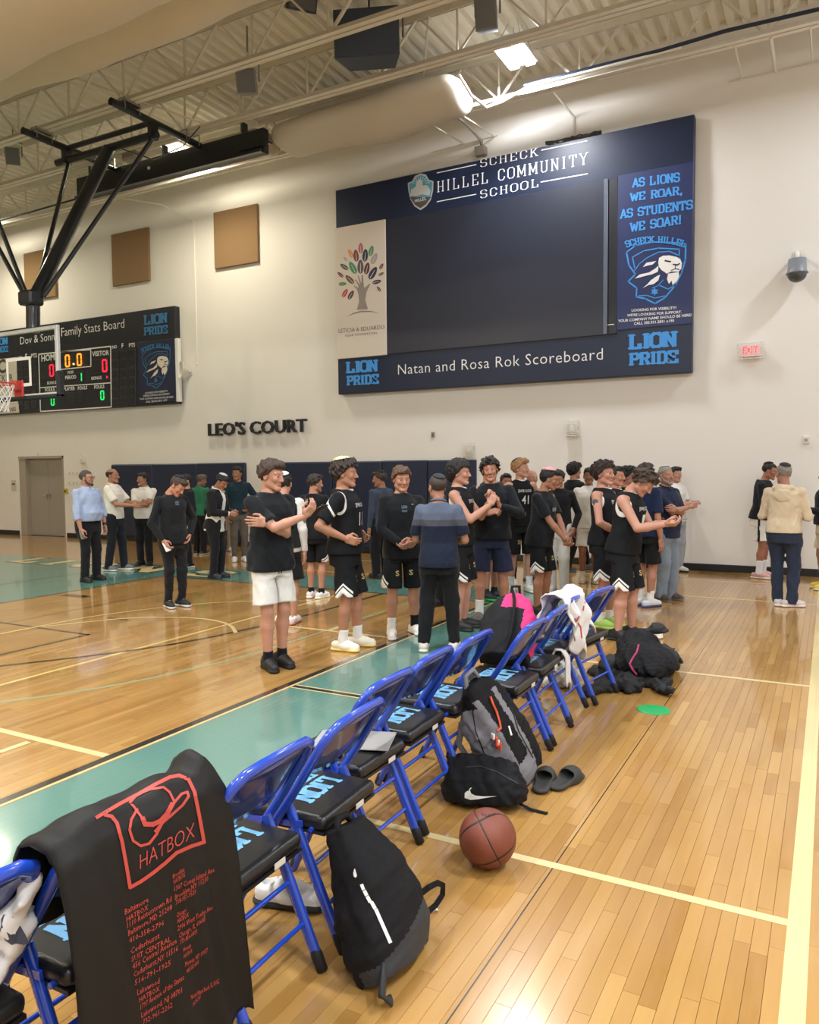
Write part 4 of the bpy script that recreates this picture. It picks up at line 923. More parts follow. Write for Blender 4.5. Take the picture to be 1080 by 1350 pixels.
# ------------------------------------------------------------------ people
SKIN = {}
def skin_mat(col):
    if col not in SKIN:
        t = NT('skin_' + col); c = tuple(v * k for v, k in zip(hexc(col), (.82, .85, .9))); f = t.noise(25, 3, t.coord('Object')); red = (min(1, c[0] * 1.05), c[1] * .82, c[2] * .78)
        t.set(col=t.mix(f, red, tuple(min(1, v * 1.08) for v in c)), rough=.5, spec=.4); SKIN[col] = t.m
    return SKIN[col]
M_EYEW = mat('eye_white', '9a9087', .7, noise=0); M_IRIS = mat('iris_dark', '1f1510', .5, noise=0)
def lip_mat(col):
    c = hexc(col); return mat('lip_' + col, (c[0] * .82, c[1] * .52, c[2] * .5), .45, noise=.02)
def unit(v):
    v = np.array(v, np.float64); return v / max(1e-9, np.linalg.norm(v))
def rotm(yaw=0, pitch=0, roll=0):
    """head / trunk frame: x right, y forward, z up; pitch > 0 looks down, yaw > 0 turns to its left"""
    return np.array(Matrix.Rotation(R(yaw), 3, 'Z') @ Matrix.Rotation(R(-pitch), 3, 'X') @ Matrix.Rotation(R(roll), 3, 'Y'))
_HEAD = {}
def head_geo(var, h):
    if (var, h) in _HEAD: return _HEAD[(var, h)]
    g = Fld((-.11, -.135, -.17), (.11, .15, .15), h); jw = {0: 0, 1: .006, 2: -.005}[var % 3]
    g.ell((0, -.014, .045), (.077, .098, .083), 0).ell((0, .028, -.01), (.062 + jw, .066, .085), .03)
    for s_ in (-1, 1):
        g.cap((s_ * (.046 + jw), .005, -.055), (s_ * .016, .072, -.095), .024, .019, .025); g.ell((s_ * .04, .068, -.015), (.02, .018, .022), .02)
        g.ell((s_ * .031, .1, .012), (.017, .02, .012), .012, 's'); g.cap((s_ * .012, .086, .035), (s_ * .048, .072, .034), .011, .009, .014)
        g.ell((s_ * .03, .079, .009), (.0135, .0125, .0115), .003)
        g.ell((s_ * .08, -.005, .0), (.009, .021, .033), .006); g.ell((s_ * .09, -.002, .002), (.006, .012, .02), .005, 's')
    g.cap((0, .09, .028), (0, .113, -.022), .007, .0125, .012)
    for s_ in (-1, 1): g.ell((s_ * .011, .1, -.027), (.008, .01, .007), .006)
    g.cap((-.017, .088, -.052), (.017, .088, -.052), .006, .006, .006); g.cap((-.014, .087, -.064), (.014, .087, -.064), .0075, .0075, .006); g.ell((0, .083, -.095), (.02, .016, .016), .015)
    g.cap((0, -.02, -.04), (0, -.03, -.16), .052, .055, .03)
    V, Q = g.mesh(); C = V[Q].mean(1); mi = np.zeros(len(Q), int)
    mi[(np.abs(C[:, 0]) < .025) & (C[:, 1] > .086) & (C[:, 2] < -.046) & (C[:, 2] > -.072)] = 1
    for s_ in (-1, 1):
        dx = (C[:, 0] - s_ * .031) / .0115; dz = (C[:, 2] - .009) / .0048; e = (dx ** 2 + dz ** 2 < 1) & (C[:, 1] > .07); mi[e] = 2
        e2 = (((C[:, 0] - s_ * .031) / .0075) ** 2 + ((C[:, 2] - .0095) / .0055) ** 2 < 1) & (C[:, 1] > .07); mi[e2] = 3
    _HEAD[(var, h)] = (V, Q, mi); return _HEAD[(var, h)]
_HAND = {}
def hand_geo(curl, h, spread=0.0):
    """right hand at the wrist: fingers along +y, palm faces -z, thumb on the -x side"""
    key = (curl, h, spread)
    if key in _HAND: return _HAND[key]
    g = Fld((-.09, -.05, -.11), (.075, .215, .05), h)
    g.cap((0, -.04, 0), (0, .01, 0), .025, .024, .01); g.box((0, .052, -.002), (.039, .046, .0145), .013, .02); g.ell((-.024, .03, -.012), (.017, .03, .014), .012)
    for i, (x, L, r) in enumerate(((-.029, .072, .0092), (-.010, .080, .0094), (.010, .075, .009), (.028, .060, .0082))):
        p = np.array((x, .092 - abs(i - 1) * .004, 0.)); a = R(curl * (.55 + .08 * i)); sp = (i - 1.3) * (.05 + spread)
        for sg, seg in enumerate((.45, .31, .24)):
            d = np.array((math.sin(sp) * math.cos(a), math.cos(a) * math.cos(sp), -math.sin(a))); q = p + d * L * seg * 1.12
            g.cap(p, q, r * (1 - .07 * sg), r * (1 - .07 * (sg + 1)), .004 if sg else .008); p = q; a += R(curl * (.75 if sg == 0 else .6))
    c = curl / 90; p = np.array((-.030, .022, -.008)); q = p + np.array((-.030 + .010 * c, .028, -.016 - .012 * c)); g.cap(p, q, .0135, .011, .012)
    w = q + np.array((-.008 + .026 * c, .026, -.006 - .012 * c)); g.cap(q, w, .0108, .0095, .005); g.cap(w, w + np.array((.002 + .014 * c, .021, -.003 - .004 * c)), .0093, .008, .004)
    _HAND[key] = g.mesh(); return _HAND[key]
def jersey_mat(name, base, trim='e6e4df', wid=.02):
    if name in MATS: return MATS[name]
    t = NT(name); a = t.attr('edge').outputs['Fac']; f = t.noise(9, 4, t.coord('Object')); c = hexc(base)
    b = t.mix(f, tuple(v * .85 for v in c), tuple(min(1, v * 1.15) for v in c)); t.set(col=t.mix(t.math('LESS_THAN', a, wid), b, hexc(trim)), rough=.85, spec=.2)
    t.bump(t.noise(500, 2, t.coord('Object')), .1, .001); MATS[name] = t.m; return t.m
def chevron_mat(name, base):
    """game shorts: a white chevron with a dark stripe over each side slit"""
    if name in MATS: return MATS[name]
    t = NT(name); sep = t.node('ShaderNodeSeparateXYZ'); t.link(t.attr('cv').outputs['Vector'], sep.inputs[0])
    y = t.math('ABSOLUTE', sep.outputs[0]); hgt = t.math('MULTIPLY_ADD', y, 1.0, sep.outputs[1]); f = t.noise(9, 4, t.coord('Object')); c = hexc(base)
    b = t.mix(f, tuple(v * .85 for v in c), tuple(min(1, v * 1.15) for v in c))
    m = t.math('MULTIPLY', t.math('LESS_THAN', hgt, .135), t.math('GREATER_THAN', sep.outputs[2], .5)); m = t.math('MULTIPLY', m, t.math('LESS_THAN', y, .085))
    st = t.math('MULTIPLY', t.math('LESS_THAN', hgt, .115), t.math('GREATER_THAN', hgt, .1)); m = t.math('MULTIPLY', m, t.math('SUBTRACT', 1.0, st))
    t.set(col=t.mix(m, b, hexc('dedbd5')), rough=.85, spec=.2); MATS[name] = t.m; return t.m
_SHOE = {}
def shoe_geo(kind):
    if kind in _SHOE: return _SHOE[kind]
    h = .0055; g = Fld((-.07, -.12, -.02), (.07, .23, .19), h)
    if kind == 'slide':
        g.box((0, .05, .016), (.05, .145, .016), .014, 0); g.ell((0, -.045, .02), (.043, .06, .02), .01)
        g.cap((0, .03, .03), (0, .14, .024), .037, .028, .01); g.cap((0, -.02, .05), (0, .06, .035), .034, .04, .02)
        g.cap((-.052, .075, .03), (.052, .075, .03), .03, .03, .02); g.ell((0, .075, .045), (.056, .042, .04), .01)
        V, Q = g.mesh(); C = V[Q].mean(1); mi = np.where(C[:, 2] < .03, 1, 0)
    else:
        tall = {'sneaker': .07, 'high': .105, 'dress': .055}[kind]
        g.cap((0, -.05, .045), (0, .05, .045), .041, .043, .02); g.cap((0, .05, .042), (0, .15, .034), .044, .036, .03); g.cap((0, -.035, .05), (0, -.03, tall + .02), .04, .037, .02, cut=((0, 0, tall), (0, -.12, 1)))
        g.cap((0, 0, tall * .9), (0, .09, .05), .034, .032, .03)
        g.plane((0, 0, .012), (0, 0, -1)); g.ell((0, -.035, tall + .035), (.027, .035, .04), .006, 's')
        g.cap((0, -.055, .012), (0, .02, .012), .046, .040, 0, flat=((0, 0, 1), 2.2)); g.cap((0, .02, .012), (0, .145, .012), .040, .045, .01, flat=((0, 0, 1), 2.2)); g.plane((0, 0, -.004), (0, 0, -1))
        V, Q = g.mesh(); C = V[Q].mean(1); mi = np.where(C[:, 2] < (.026 if kind != 'dress' else .014), 1, 0)
        if kind != 'dress': mi[(np.abs(C[:, 0]) < .018) & (C[:, 1] > .005) & (C[:, 1] < .085) & (C[:, 2] > .05) & ((C[:, 1] * 90).astype(int) % 2 == 0)] = 2
    V = V + np.array((0, -.03, .004), np.float32); _SHOE[kind] = (V, Q, mi); return _SHOE[kind]
TOP_PROF = ((.455, .090, .070, -.004), (.50, .092, .072, -.006), (.56, .083, .063, .0), (.61, .077, .060, .004), (.68, .083, .065, .004), (.735, .090, .068, .004), (.775, .086, .062, -.002), (.802, .062, .050, -.008), (.830, .036, .040, -.012))
def person(px, py, H, face, label, skin='c99a7e', hair='2e2019', hstyle='short', top=None, bottom=None, shoe=('sneaker', 'e8e4dc', 'f2efe8'), sock=None, lean=0, side=0, twist=0, head=(0, 0, 0), feet=None,
           hands=(None, None), curls=(25, 25), elb=(None, None), hdir=(None, None), palm=(None, None), build=1.0, belly=0.0, kippah=None, beard=None, glasses=False, res=.0125, var=0, at=None, fore=0, detail=True, band=None):
    """a standing figure. face: heading in degrees (0 looks along +y, 90 looks along -x). hands: wrist targets in the body's own frame (x right, y forward, z up, metres)"""
    P0 = on_floor(px, py) if at is None else Vector((at[0], at[1], 0))
    if H > 50:   # H given as the pixel row of the top of the head
        lo_, hi_ = 1.0, 2.3
        for _ in range(30):
            m_ = (lo_ + hi_) / 2; q_ = Vector((P0.x, P0.y, m_ - CAM_H)); lo_, hi_ = (m_, hi_) if dn.dot(q_) / fw.dot(q_) * F_PX + 675 > H else (lo_, m_)
        H = min(1.96, max(1.6, lo_))
    face = math.degrees(math.atan2(P0.x, -P0.y)) + face   # 0 faces the photographer's side, +90 the right of the hall
    root = empty('person', (P0.x, P0.y, 0), R(face), label=label, cat='person')
    s = H / 1.78
    if feet is None: feet = ((-.088, .01, 9), (.088, -.01, -9))
    hipz = .52 * H; hips = [np.array((-.049 * H, 0, hipz)), np.array((.049 * H, 0, hipz))]
    M = rotm(twist, lean, side); O = np.array((0, -.01, .50 * H)); up = M[:, 2]
    def T(x, y, zf): return O + M @ np.array((x * H, y * H, (zf - .50) * H))
    prof = [((z - .50) * H, a * H * build, (b + (belly * math.exp(-((z - .60) / .06) ** 2))) * H * build, (c + belly * .6 * math.exp(-((z - .60) / .06) ** 2)) * H) for z, a, b, c in TOP_PROF]
    # legs
    legs = []
    for i, (fx, fy, fr) in enumerate(feet):
        an = np.array((fx * s, fy * s, .075 * s)); hp = hips[i]; l1, l2 = .245 * H, .235 * H; d = an - hp; D = min(np.linalg.norm(d), (l1 + l2) * .998); u = d / np.linalg.norm(d); an = hp + u * D
        a = (l1 * l1 - l2 * l2 + D * D) / (2 * D); hh = math.sqrt(max(0, l1 * l1 - a * a)); fwv = np.array((math.sin(-R(fr)) * .6, 1, 0.)); fwv -= u * (fwv @ u); fwv = unit(fwv); legs.append((hp, hp + u * a + fwv * hh, an, fr))
    # arms
    arms = []; sw = .0985 * H * (1 + (build - 1) * .6)
    for i in (0, 1):
        sx = -1 if i == 0 else 1; S = T(sx * sw / H, -.004, .784); l1, l2 = .172 * H, .150 * H
        t = hands[i]
        if t is None: W = S + np.array((sx * .045, .03, 0.)) + np.array((0, 0, -1.)) * (l1 + l2) * .985
        else: W = np.array(t) * s
        d = W - S; D = min(np.linalg.norm(d), (l1 + l2) * .995); u = unit(d); W = S + u * D; a = (l1 * l1 - l2 * l2 + D * D) / (2 * D); hh = math.sqrt(max(0, l1 * l1 - a * a))
        pole = np.array(elb[i]) if elb[i] is not None else np.array((sx * .5, -1, -.4)); pole = pole - u * (pole @ u); E = S + u * a + unit(pole) * hh; arms.append((S, E, W))
    nb = T(0, -.012, .825); hr = rotm(*head); hc = nb + up * .028 * H + hr @ np.array((0, .022, .095)) * s + np.array((0, 0, .0)) + np.array((0, fore, 0))
    # body
    allp = np.array([p for l in legs for p in l[:3]] + [p for a in arms for p in a] + [nb, O]); lo, hi = allp.min(0) - .19 * s, allp.max(0) + .19 * s; lo[2] = 0
    g = Fld(lo, hi, res * 1.15); g.loft(O, M, [(z, a * .91, b * .86, c) for z, a, b, c in prof], 0)
    ak = .86 if top and top.get('sleeve') == 'long' else 1.0
    for S, E, W in arms:
        g.cap(T(0, -.004, .79), S, .045 * s * build, .048 * s * build, .04); g.cap(S, E, .050 * s * build * ak, .037 * s * build * ak, .025); g.cap(E, E + (W - E) * .35, .037 * s * build * ak, .040 * s * build * ak, .012); g.cap(E + (W - E) * .35, W, .040 * s * build * ak, .0255 * s, .012)
    for hp, kn, an, fr in legs:
        lk = .8 if bottom and bottom.get('kind') != 'shorts' else 1.0; g.cap(hp, kn, .078 * s * build * lk, .053 * s * build * lk, .03); c = kn + (an - kn) * .3 + np.array((0, -.012 * (lk > .9), 0)); g.cap(kn, c, .05 * s * lk, .055 * s * build * lk, .02); g.cap(c, an, .055 * s * build * lk, .034 * s * lk, .02)
    g.cap(T(0, -.008, .80), hc + hr @ np.array((0, -.025, -.09)) * s, .062 * s, .054 * s, .03)
    V, Q = g.mesh(); mi = np.zeros(len(Q), int); parts = [(V, Q, mi)]
    HV, HQ, Hmi = head_geo(var, .0052 if detail else .007); parts.append((HV * s @ hr.T + hc, HQ, Hmi))
    for i, (S, E, W) in enumerate(arms):
        sx = -1 if i == 0 else 1; V, Q = hand_geo(curls[i], .0048 if detail else .006); f = unit(W - E) if hdir[i] is None else unit(hdir[i])
        n = np.array(palm[i]) if palm[i] is not None else np.array((-sx, 0, 0.)); n = unit(n - f * (n @ f)); x = np.cross(f, -n)   # palm normal = -z
        Vh = V.copy()
        if i == 0: Vh[:, 0] *= -1; Q = Q[:, ::-1]
        parts.append((Vh * s @ np.array((x, f, -n)) + W, Q, np.zeros(len(Q), int)))
    off = 0; VV = []; QQ = []; MI = []
    for V, Q, m in parts: VV.append(V); QQ.append(Q + off); MI.append(m); off += len(V)
    link_mesh('body', np_mesh('body', np.concatenate(VV), np.concatenate(QQ), mi=np.concatenate(MI)), [skin_mat(skin), lip_mat(skin), M_EYEW, M_IRIS], root)
    info = dict(root=root, O=O, M=M, arms=arms, legs=legs, s=s, hc=hc, hr=hr, T=T, H=H)
    # hair, brows, beard, cap
    hm = mat('hair_' + hair, hair, .65, noise=.35, nscale=120, bump=.5, bscale=180)
    if hstyle != 'bald' or beard:
        g = Fld((-.14, -.17, -.15), (.14, .17, .18), .007 if detail else .009)
        if hstyle != 'bald':
            th = {'short': .013, 'curly': .03, 'long': .034, 'buzz': .006, 'swept': .022, 'ring': .008}[hstyle]
            g.ell((0, -.014, .045), (.077 + th, .098 + th, .083 + th), 0)
            if hstyle in ('curly', 'swept', 'short', 'long'): g.ell((0, .055, .105), (.06, .045, .02 + th * .6), .02)
            if hstyle == 'swept': g.ell((.015, .085, .1), (.055, .032, .03), .02)
            if hstyle == 'long': g.ell((0, -.07, -.02), (.07, .055, .08), .03)
            g.noise(.004 if hstyle in ('buzz', 'ring') else (.02 if hstyle == 'curly' else .011), 110 if hstyle == 'curly' else 75, seed=int(px) + var)
            x, y, z = g.ax[0][:, None, None], g.ax[1][None, :, None], g.ax[2][None, None, :]
            zc = np.interp(y, [-.13, -.085, -.05, -.015, .015, .035, .06, .1], [-.075, -.07, -.05, .0, .018, .045, .068, .07] if hstyle != 'long' else [-.12, -.1, -.07, -.01, .012, .04, .066, .068])
            g.d = np.maximum(g.d, zc - z + np.abs(x) * 0); fr_ = (np.abs(x) < .066) & (y > .03) & (z < .068); g.d = np.maximum(g.d, np.where(fr_, .02, -.5).astype(np.float32))
            if hstyle == 'ring': g.d = np.maximum(g.d, z - .075)
        for s_ in (-1, 1): g.cap((s_ * .014, .096, .036), (s_ * .046, .08, .037), .0045, .0045, 0)
        if beard:
            g.ell((0, .078, -.1), (.034, .024, .026), .01)
            for s_ in (-1, 1): g.cap((s_ * .066, .01, -.02), (s_ * .052, .03, -.062), .014, .017, .006); g.cap((s_ * .052, .03, -.062), (s_ * .012, .083, -.098), .018, .02, .006)
            g.cap((-.014, .098, -.043), (.014, .098, -.043), .006, .006, .004)
        V, Q = g.mesh(); link_mesh('hair', np_mesh('hair', V * s @ hr.T + hc, Q), hm, root)
    if kippah:
        c, tx, ty, kr = kippah if len(kippah) == 4 else (*kippah, .07)
        V = []; F = []; ax = unit((tx, ty, 1)); u, w = [np.array(v) for v in frame_of(ax)]; ctr = np.array((0, -.014, .045)); e = np.array((.077, .098, .083)) + {'curly': .034, 'swept': .024, 'short': .019, 'long': .03}.get(hstyle, .012)
        for i in range(7):
            for j in range(20):
                a = i / 6 * (kr / .1); b = j * math.pi / 10; d = ax * math.cos(a) + (u * math.cos(b) + w * math.sin(b)) * math.sin(a); V.append(ctr + d * e * 1.03 + ax * .004)
        n0 = len(V); V += [v - ax * .006 for v in V]
        for i in range(6):
            for j in range(20): q = (i * 20 + j, i * 20 + (j + 1) % 20, (i + 1) * 20 + (j + 1) % 20, (i + 1) * 20 + j); F += [q, tuple(k + n0 for k in q[::-1])]
        for j in range(20): F.append((120 + j, 120 + (j + 1) % 20, n0 + 120 + (j + 1) % 20, n0 + 120 + j))
        link_mesh('kippah', np_mesh('kippah', np.array(V) * s @ hr.T + hc, F), mat('kippah_' + c, c, .8, noise=.15, nscale=200), root)
    if glasses:
        mb = MB()
        for s_ in (-1, 1): mb.tube([hc + hr @ (np.array((s_ * .032 + .024 * math.cos(a * .524), .108, .012 + .018 * math.sin(a * .524))) * s) for a in range(12)], .0028, 5, closed=True); mb.tube([hc + hr @ (np.array(p) * s) for p in ((s_ * .056, .104, .015), (s_ * .082, .01, .012))], .0025, 5)
        mb.tube([hc + hr @ (np.array(p) * s) for p in ((-.009, .11, .016), (.009, .11, .016))], .0025, 5); mb.obj('glasses', mat('glasses_black', '1a1a1c', .3), root)
    # clothes
    if top: make_top(info, prof, build, res, seed=int(px), **top)
    if bottom: make_bottom(info, build, res, seed=int(px), **bottom)
    for i, (hp, kn, an, fr) in enumerate(legs):
        a = Matrix.Rotation(R(fr), 3, 'Z'); k_, c1, c2 = shoe[:3]; V, Q, m = shoe_geo(k_); base = np.array((an[0], an[1] + .012, 0))
        me = np_mesh('shoe', (V * s * 1.03) @ np.array(a).T + base, Q, mi=m); link_mesh('shoe', me, [mat('shoe_' + c1, c1, .6, noise=.05), mat('sole_' + c2, c2, .6, noise=.03), mat('lace_' + (shoe[3] if len(shoe) > 3 else c1), shoe[3] if len(shoe) > 3 else c1, .7)], root)
        if sock:
            sc_ = sock[0] if not isinstance(sock[0], (tuple, list)) else sock[0][i]; hgt = sock[1]; g = Fld(an - .12, an + np.array((.12, .12, hgt + .12)), .008); u = unit(kn - an); e = an + u * hgt
            g.cap(an + np.array((0, .012, -.02)), an + u * .03, .044 * s, .042 * s, 0); g.cap(an, e + u * .1, .040 * s, (.040 + max(0, hgt - .06) * .16) * s * 1.0, .02, cut=(e, u)); V, Q = g.mesh(); link_mesh('sock', np_mesh('sock', V, Q), cloth('sock_' + sc_, sc_), root)
    if band: 
        S, E, W = arms[band[0]]; p = E + (W - E) * .9; u = unit(W - E); MB().tube([Vector(p - u * band[2]), Vector(p + u * band[2])], .031 * s, 12).obj('wristband', mat('band_' + band[1], band[1], .5), root)
    return info
def make_top(I, prof, build, res, color, sleeve='short', seed=0, hem=.47, off=.014, neck=.075, kind='tee', trim=None, yoke=None, collar=None, hood=False, text=None, cuff=None, flare=.003, wr=.004):
    O, M, s, H, T = I['O'], I['M'], I['s'], I['H'], I['T']; arms = I['arms']
    pts = np.array([p for a in arms for p in a] + [T(0, 0, hem), T(0, 0, .85), T(0, .07, .6), T(0, -.07, .6)]); lo, hi = pts.min(0) - .17 * s, pts.max(0) + .17 * s; g = Fld(lo, hi, res)
    hz = (hem - .50) * H; pr = []
    for z, a, b, c in prof:
        lw = min(1, max(0, (.62 * H - (z + .5 * H)) / (.12 * H))); o = off * s; pr.append((z, max(a, prof[1][1] * .97 if lw > 0 else 0) + o + flare * lw * 2.5, max(b, prof[1][2] if lw > .3 else 0) + o * 1.15 + flare * lw * 3, c))
    if hz < pr[0][0]: pr = [(hz - .02, pr[0][1] + .004, pr[0][2] + .004, pr[0][3])] + pr
    g.loft(O, M, pr, 0); up = M[:, 2]
    for i, (S, E, W) in enumerate(arms):
        if sleeve == 'none':
            g.cap(T(0, -.004, .80), T((-1 if i == 0 else 1) * .06, -.004, .805), .043 * s, .033 * s, .02)
        else:
            g.cap(T(0, -.004, .785), S, .052 * s * build, .054 * s * build, .03); r1, r2 = (.059, .064) if sleeve == 'short' else (.057, .05)
            if sleeve == 'short': e = S + (E - S) * .80; u = unit(E - S); g.cap(S, S + (E - S) * .95, r1 * s * build, (r2 + .004) * s * build, .02, cut=(e, u))
            elif sleeve == 'half': e = S + (E - S) * .98; u = unit(E - S); g.cap(S, E + u * .05, r1 * s * build, r2 * s * build, .02, cut=(e, u))
            elif sleeve == 'rolled': u = unit(W - E); g.cap(S, E, r1 * s * build, .06 * s, .02); e = E + (W - E) * .45; g.cap(E, W, .058 * s, .056 * s, .012, cut=(e, u))
            else: u = unit(W - E); g.cap(S, E, r1 * s * build, r2 * s * build, .02); g.cap(E, W + u * .03, r2 * s, .037 * s, .012, cut=(W - u * .005, u))
    if hood: 
        g.cap(T(-.045, -.045, .81), T(.045, -.045, .81), .045 * s, .045 * s, .025); g.ell(T(0, -.058, .785), (.10 * s, .045 * s, .085 * s), .02)
        for q in (-1, 1): g.cap(T(q * .05, -.03, .82), T(q * .03, .03, .815), .03 * s, .022 * s, .02)
    if wr: g.noise(wr, 26, seed, (1, 1, .6)); g.noise(wr * .5, 60, seed + 1, (1, 1, .5))
    g.plane(T(0, 0, hem), -up)
    eV = None; base = g.d.copy()
    if neck: nk = T(0, .012, .862); g.ell(nk, np.array((neck * .78, neck * .95, neck * .9)) * s, .004, 's')
    arm_c = []
    if sleeve == 'none' or kind == 'jersey_over':
        for i in (0, 1):
            sx = -1 if i == 0 else 1; c = T(sx * .122, 0, .765); arm_c.append((c, sx))
            if sleeve == 'none': g.ell(c, (.062 * s, .080 * s, .105 * s), .004, 's', M)
    V, Q = g.mesh(); at = {}
    if trim:
        def ed(c, r):
            q = (V - c) @ M / r; k0 = np.sqrt((q ** 2).sum(1)); return (k0 - 1) * min(r)
        e = np.full(len(V), 1.0)
        if neck: e = np.minimum(e, np.abs(ed(T(0, .012, .862), np.array((neck * .78, neck * .95, neck * .9)) * s)))
        for c, sx in arm_c: e = np.minimum(e, np.abs(ed(c, np.array((.062, .08, .105)) * s)) if sleeve == 'none' else np.abs(ed(c + M @ np.array((sx * .012, 0, 0.)), np.array((.085, .085, .125)) * s)) * 2.2)
        ix = np.clip(np.round((V - g.lo) / g.h).astype(int), 0, np.array(base.shape) - 1); inn = base[ix[:, 0], ix[:, 1], ix[:, 2]] < -.0095; e[inn] = 1.0 if sleeve == 'none' else e[inn]; at['edge'] = e
    m = jersey_mat('jersey_' + color, color, trim) if trim else cloth('cloth_' + color, color)
    mi = None; mats_ = [m]
    if yoke:
        q = (V[Q].mean(1) - O) @ M; z = q[:, 2] / H + .50; mi = np.zeros(len(Q), int)
        for k, (z0, z1, c) in enumerate(yoke): mi[(z > z0) & (z < z1)] = k + 1; mats_.append(cloth('cloth_' + c, c))
    name = {'tee': 'shirt', 'jersey': 'jersey', 'jersey_over': 'jersey', 'hoodie': 'hoodie', 'sweater': 'sweater', 'polo': 'polo_shirt', 'jacket': 'jacket'}[kind]
    me = np_mesh(name, V, Q, mi=mi, attrs=at); o = link_mesh(name, me, mats_, I['root']); I['top'] = o
    if collar:
        mb = MB(); pts = [Vector(T(math.sin(a) * .043, -.008 + math.cos(a) * .042, .836 - .012 * math.cos(a))) for a in np.linspace(.35, 2 * math.pi - .35, 16)]; mb.tube(pts, .011 * s, 6, flat=.5)
        for q in (-1, 1): mb.tube([Vector(T(q * .015, .036, .826)), Vector(T(q * .03, .058, .806))], .012 * s, 6)
        mb.obj('collar', cloth('cloth_' + collar, collar), I['root'])
    if cuff:
        for i, (S, E, W) in enumerate(arms): u = unit(W - E); MB().tube([Vector(W - u * .03), Vector(W - u * .002)], .039 * s, 12).obj('cuff', cloth('cloth_' + cuff, cuff), I['root'])
    if hood:
        h = Fld(np.array(T(-.11, -.13, .70)) - .03, np.array(T(.11, .08, .90)) + .03, .009)
        h.ell(T(0, -.078, .765), (.105 * s, .030 * s, .085 * s), 0, rot=M); h.cap(T(-.052, -.055, .812), T(.052, -.055, .812), .032 * s, .032 * s, .02)
        for q in (-1, 1): h.cap(T(q * .05, -.045, .815), T(q * .036, .03, .808), .026 * s, .017 * s, .012)
        h.ell(T(0, -.03, .85), (.050 * s, .052 * s, .05 * s), .01, 's'); h.noise(.005, 40, seed); V2, Q2 = h.mesh(); link_mesh('hood', np_mesh('hood', V2, Q2), m, I['root'])
    bvh = BVHTree.FromPolygons([tuple(v) for v in V], [tuple(q) for q in Q])
    for tx in (text or []):
        body, xc, z, w, side, col = tx[:6]; h = tx[6] if len(tx) > 6 else None
        if body == '#swoosh': VV = [Vector((math.cos(a) * .5, math.sin(a) * .18, 0)) for a in np.linspace(0, 6, 10)]; FF = [tuple(range(10))]
        elif body == '#bar': VV = [Vector(p) for p in ((-.5, 0, 0), (.5, 0, 0), (.5, .1, 0), (-.5, .1, 0))]; FF = [(0, 1, 2, 3)]
        else: VV, FF = text_geo(body, 1, 1, .01); 
        VV = fit_geo(VV, w * s, h * s if h else None); sg = 1 if side == 'front' else -1; out = []; v_s = -sg
        VV, FF = dice(VV, FF, .03)
        for v in VV:
            o3 = T((xc) - sg * v.x / H, sg * .35, z + v.y / H); d = M @ np.array((0, -sg, 0.)); hit = bvh.ray_cast(Vector(o3), Vector(d)); p = hit[0] if hit[0] is not None else Vector(T(xc - sg * v.x / H, sg * .07, z + v.y / H)); out.append(p - Vector(d) * .0035)
        mb = MB(); mb.add(out, FF); mb.obj('shirt_print', mat('print_' + col, col, .6, noise=.02), I['root'])
def dice(V, F, mx):
    import bmesh
    bm = bmesh.new(); vs = [bm.verts.new(v) for v in V]
    for f in F:
        try: bm.faces.new([vs[i] for i in f])
        except ValueError: pass
    for _ in range(2):
        es = [e for e in bm.edges if e.calc_length() > mx]
        if not es: break
        bmesh.ops.subdivide_edges(bm, edges=es, cuts=1)
    bm.verts.index_update(); V2 = [v.co.copy() for v in bm.verts]; F2 = [tuple(v.index for v in f.verts) for f in bm.faces]; bm.free(); return V2, F2
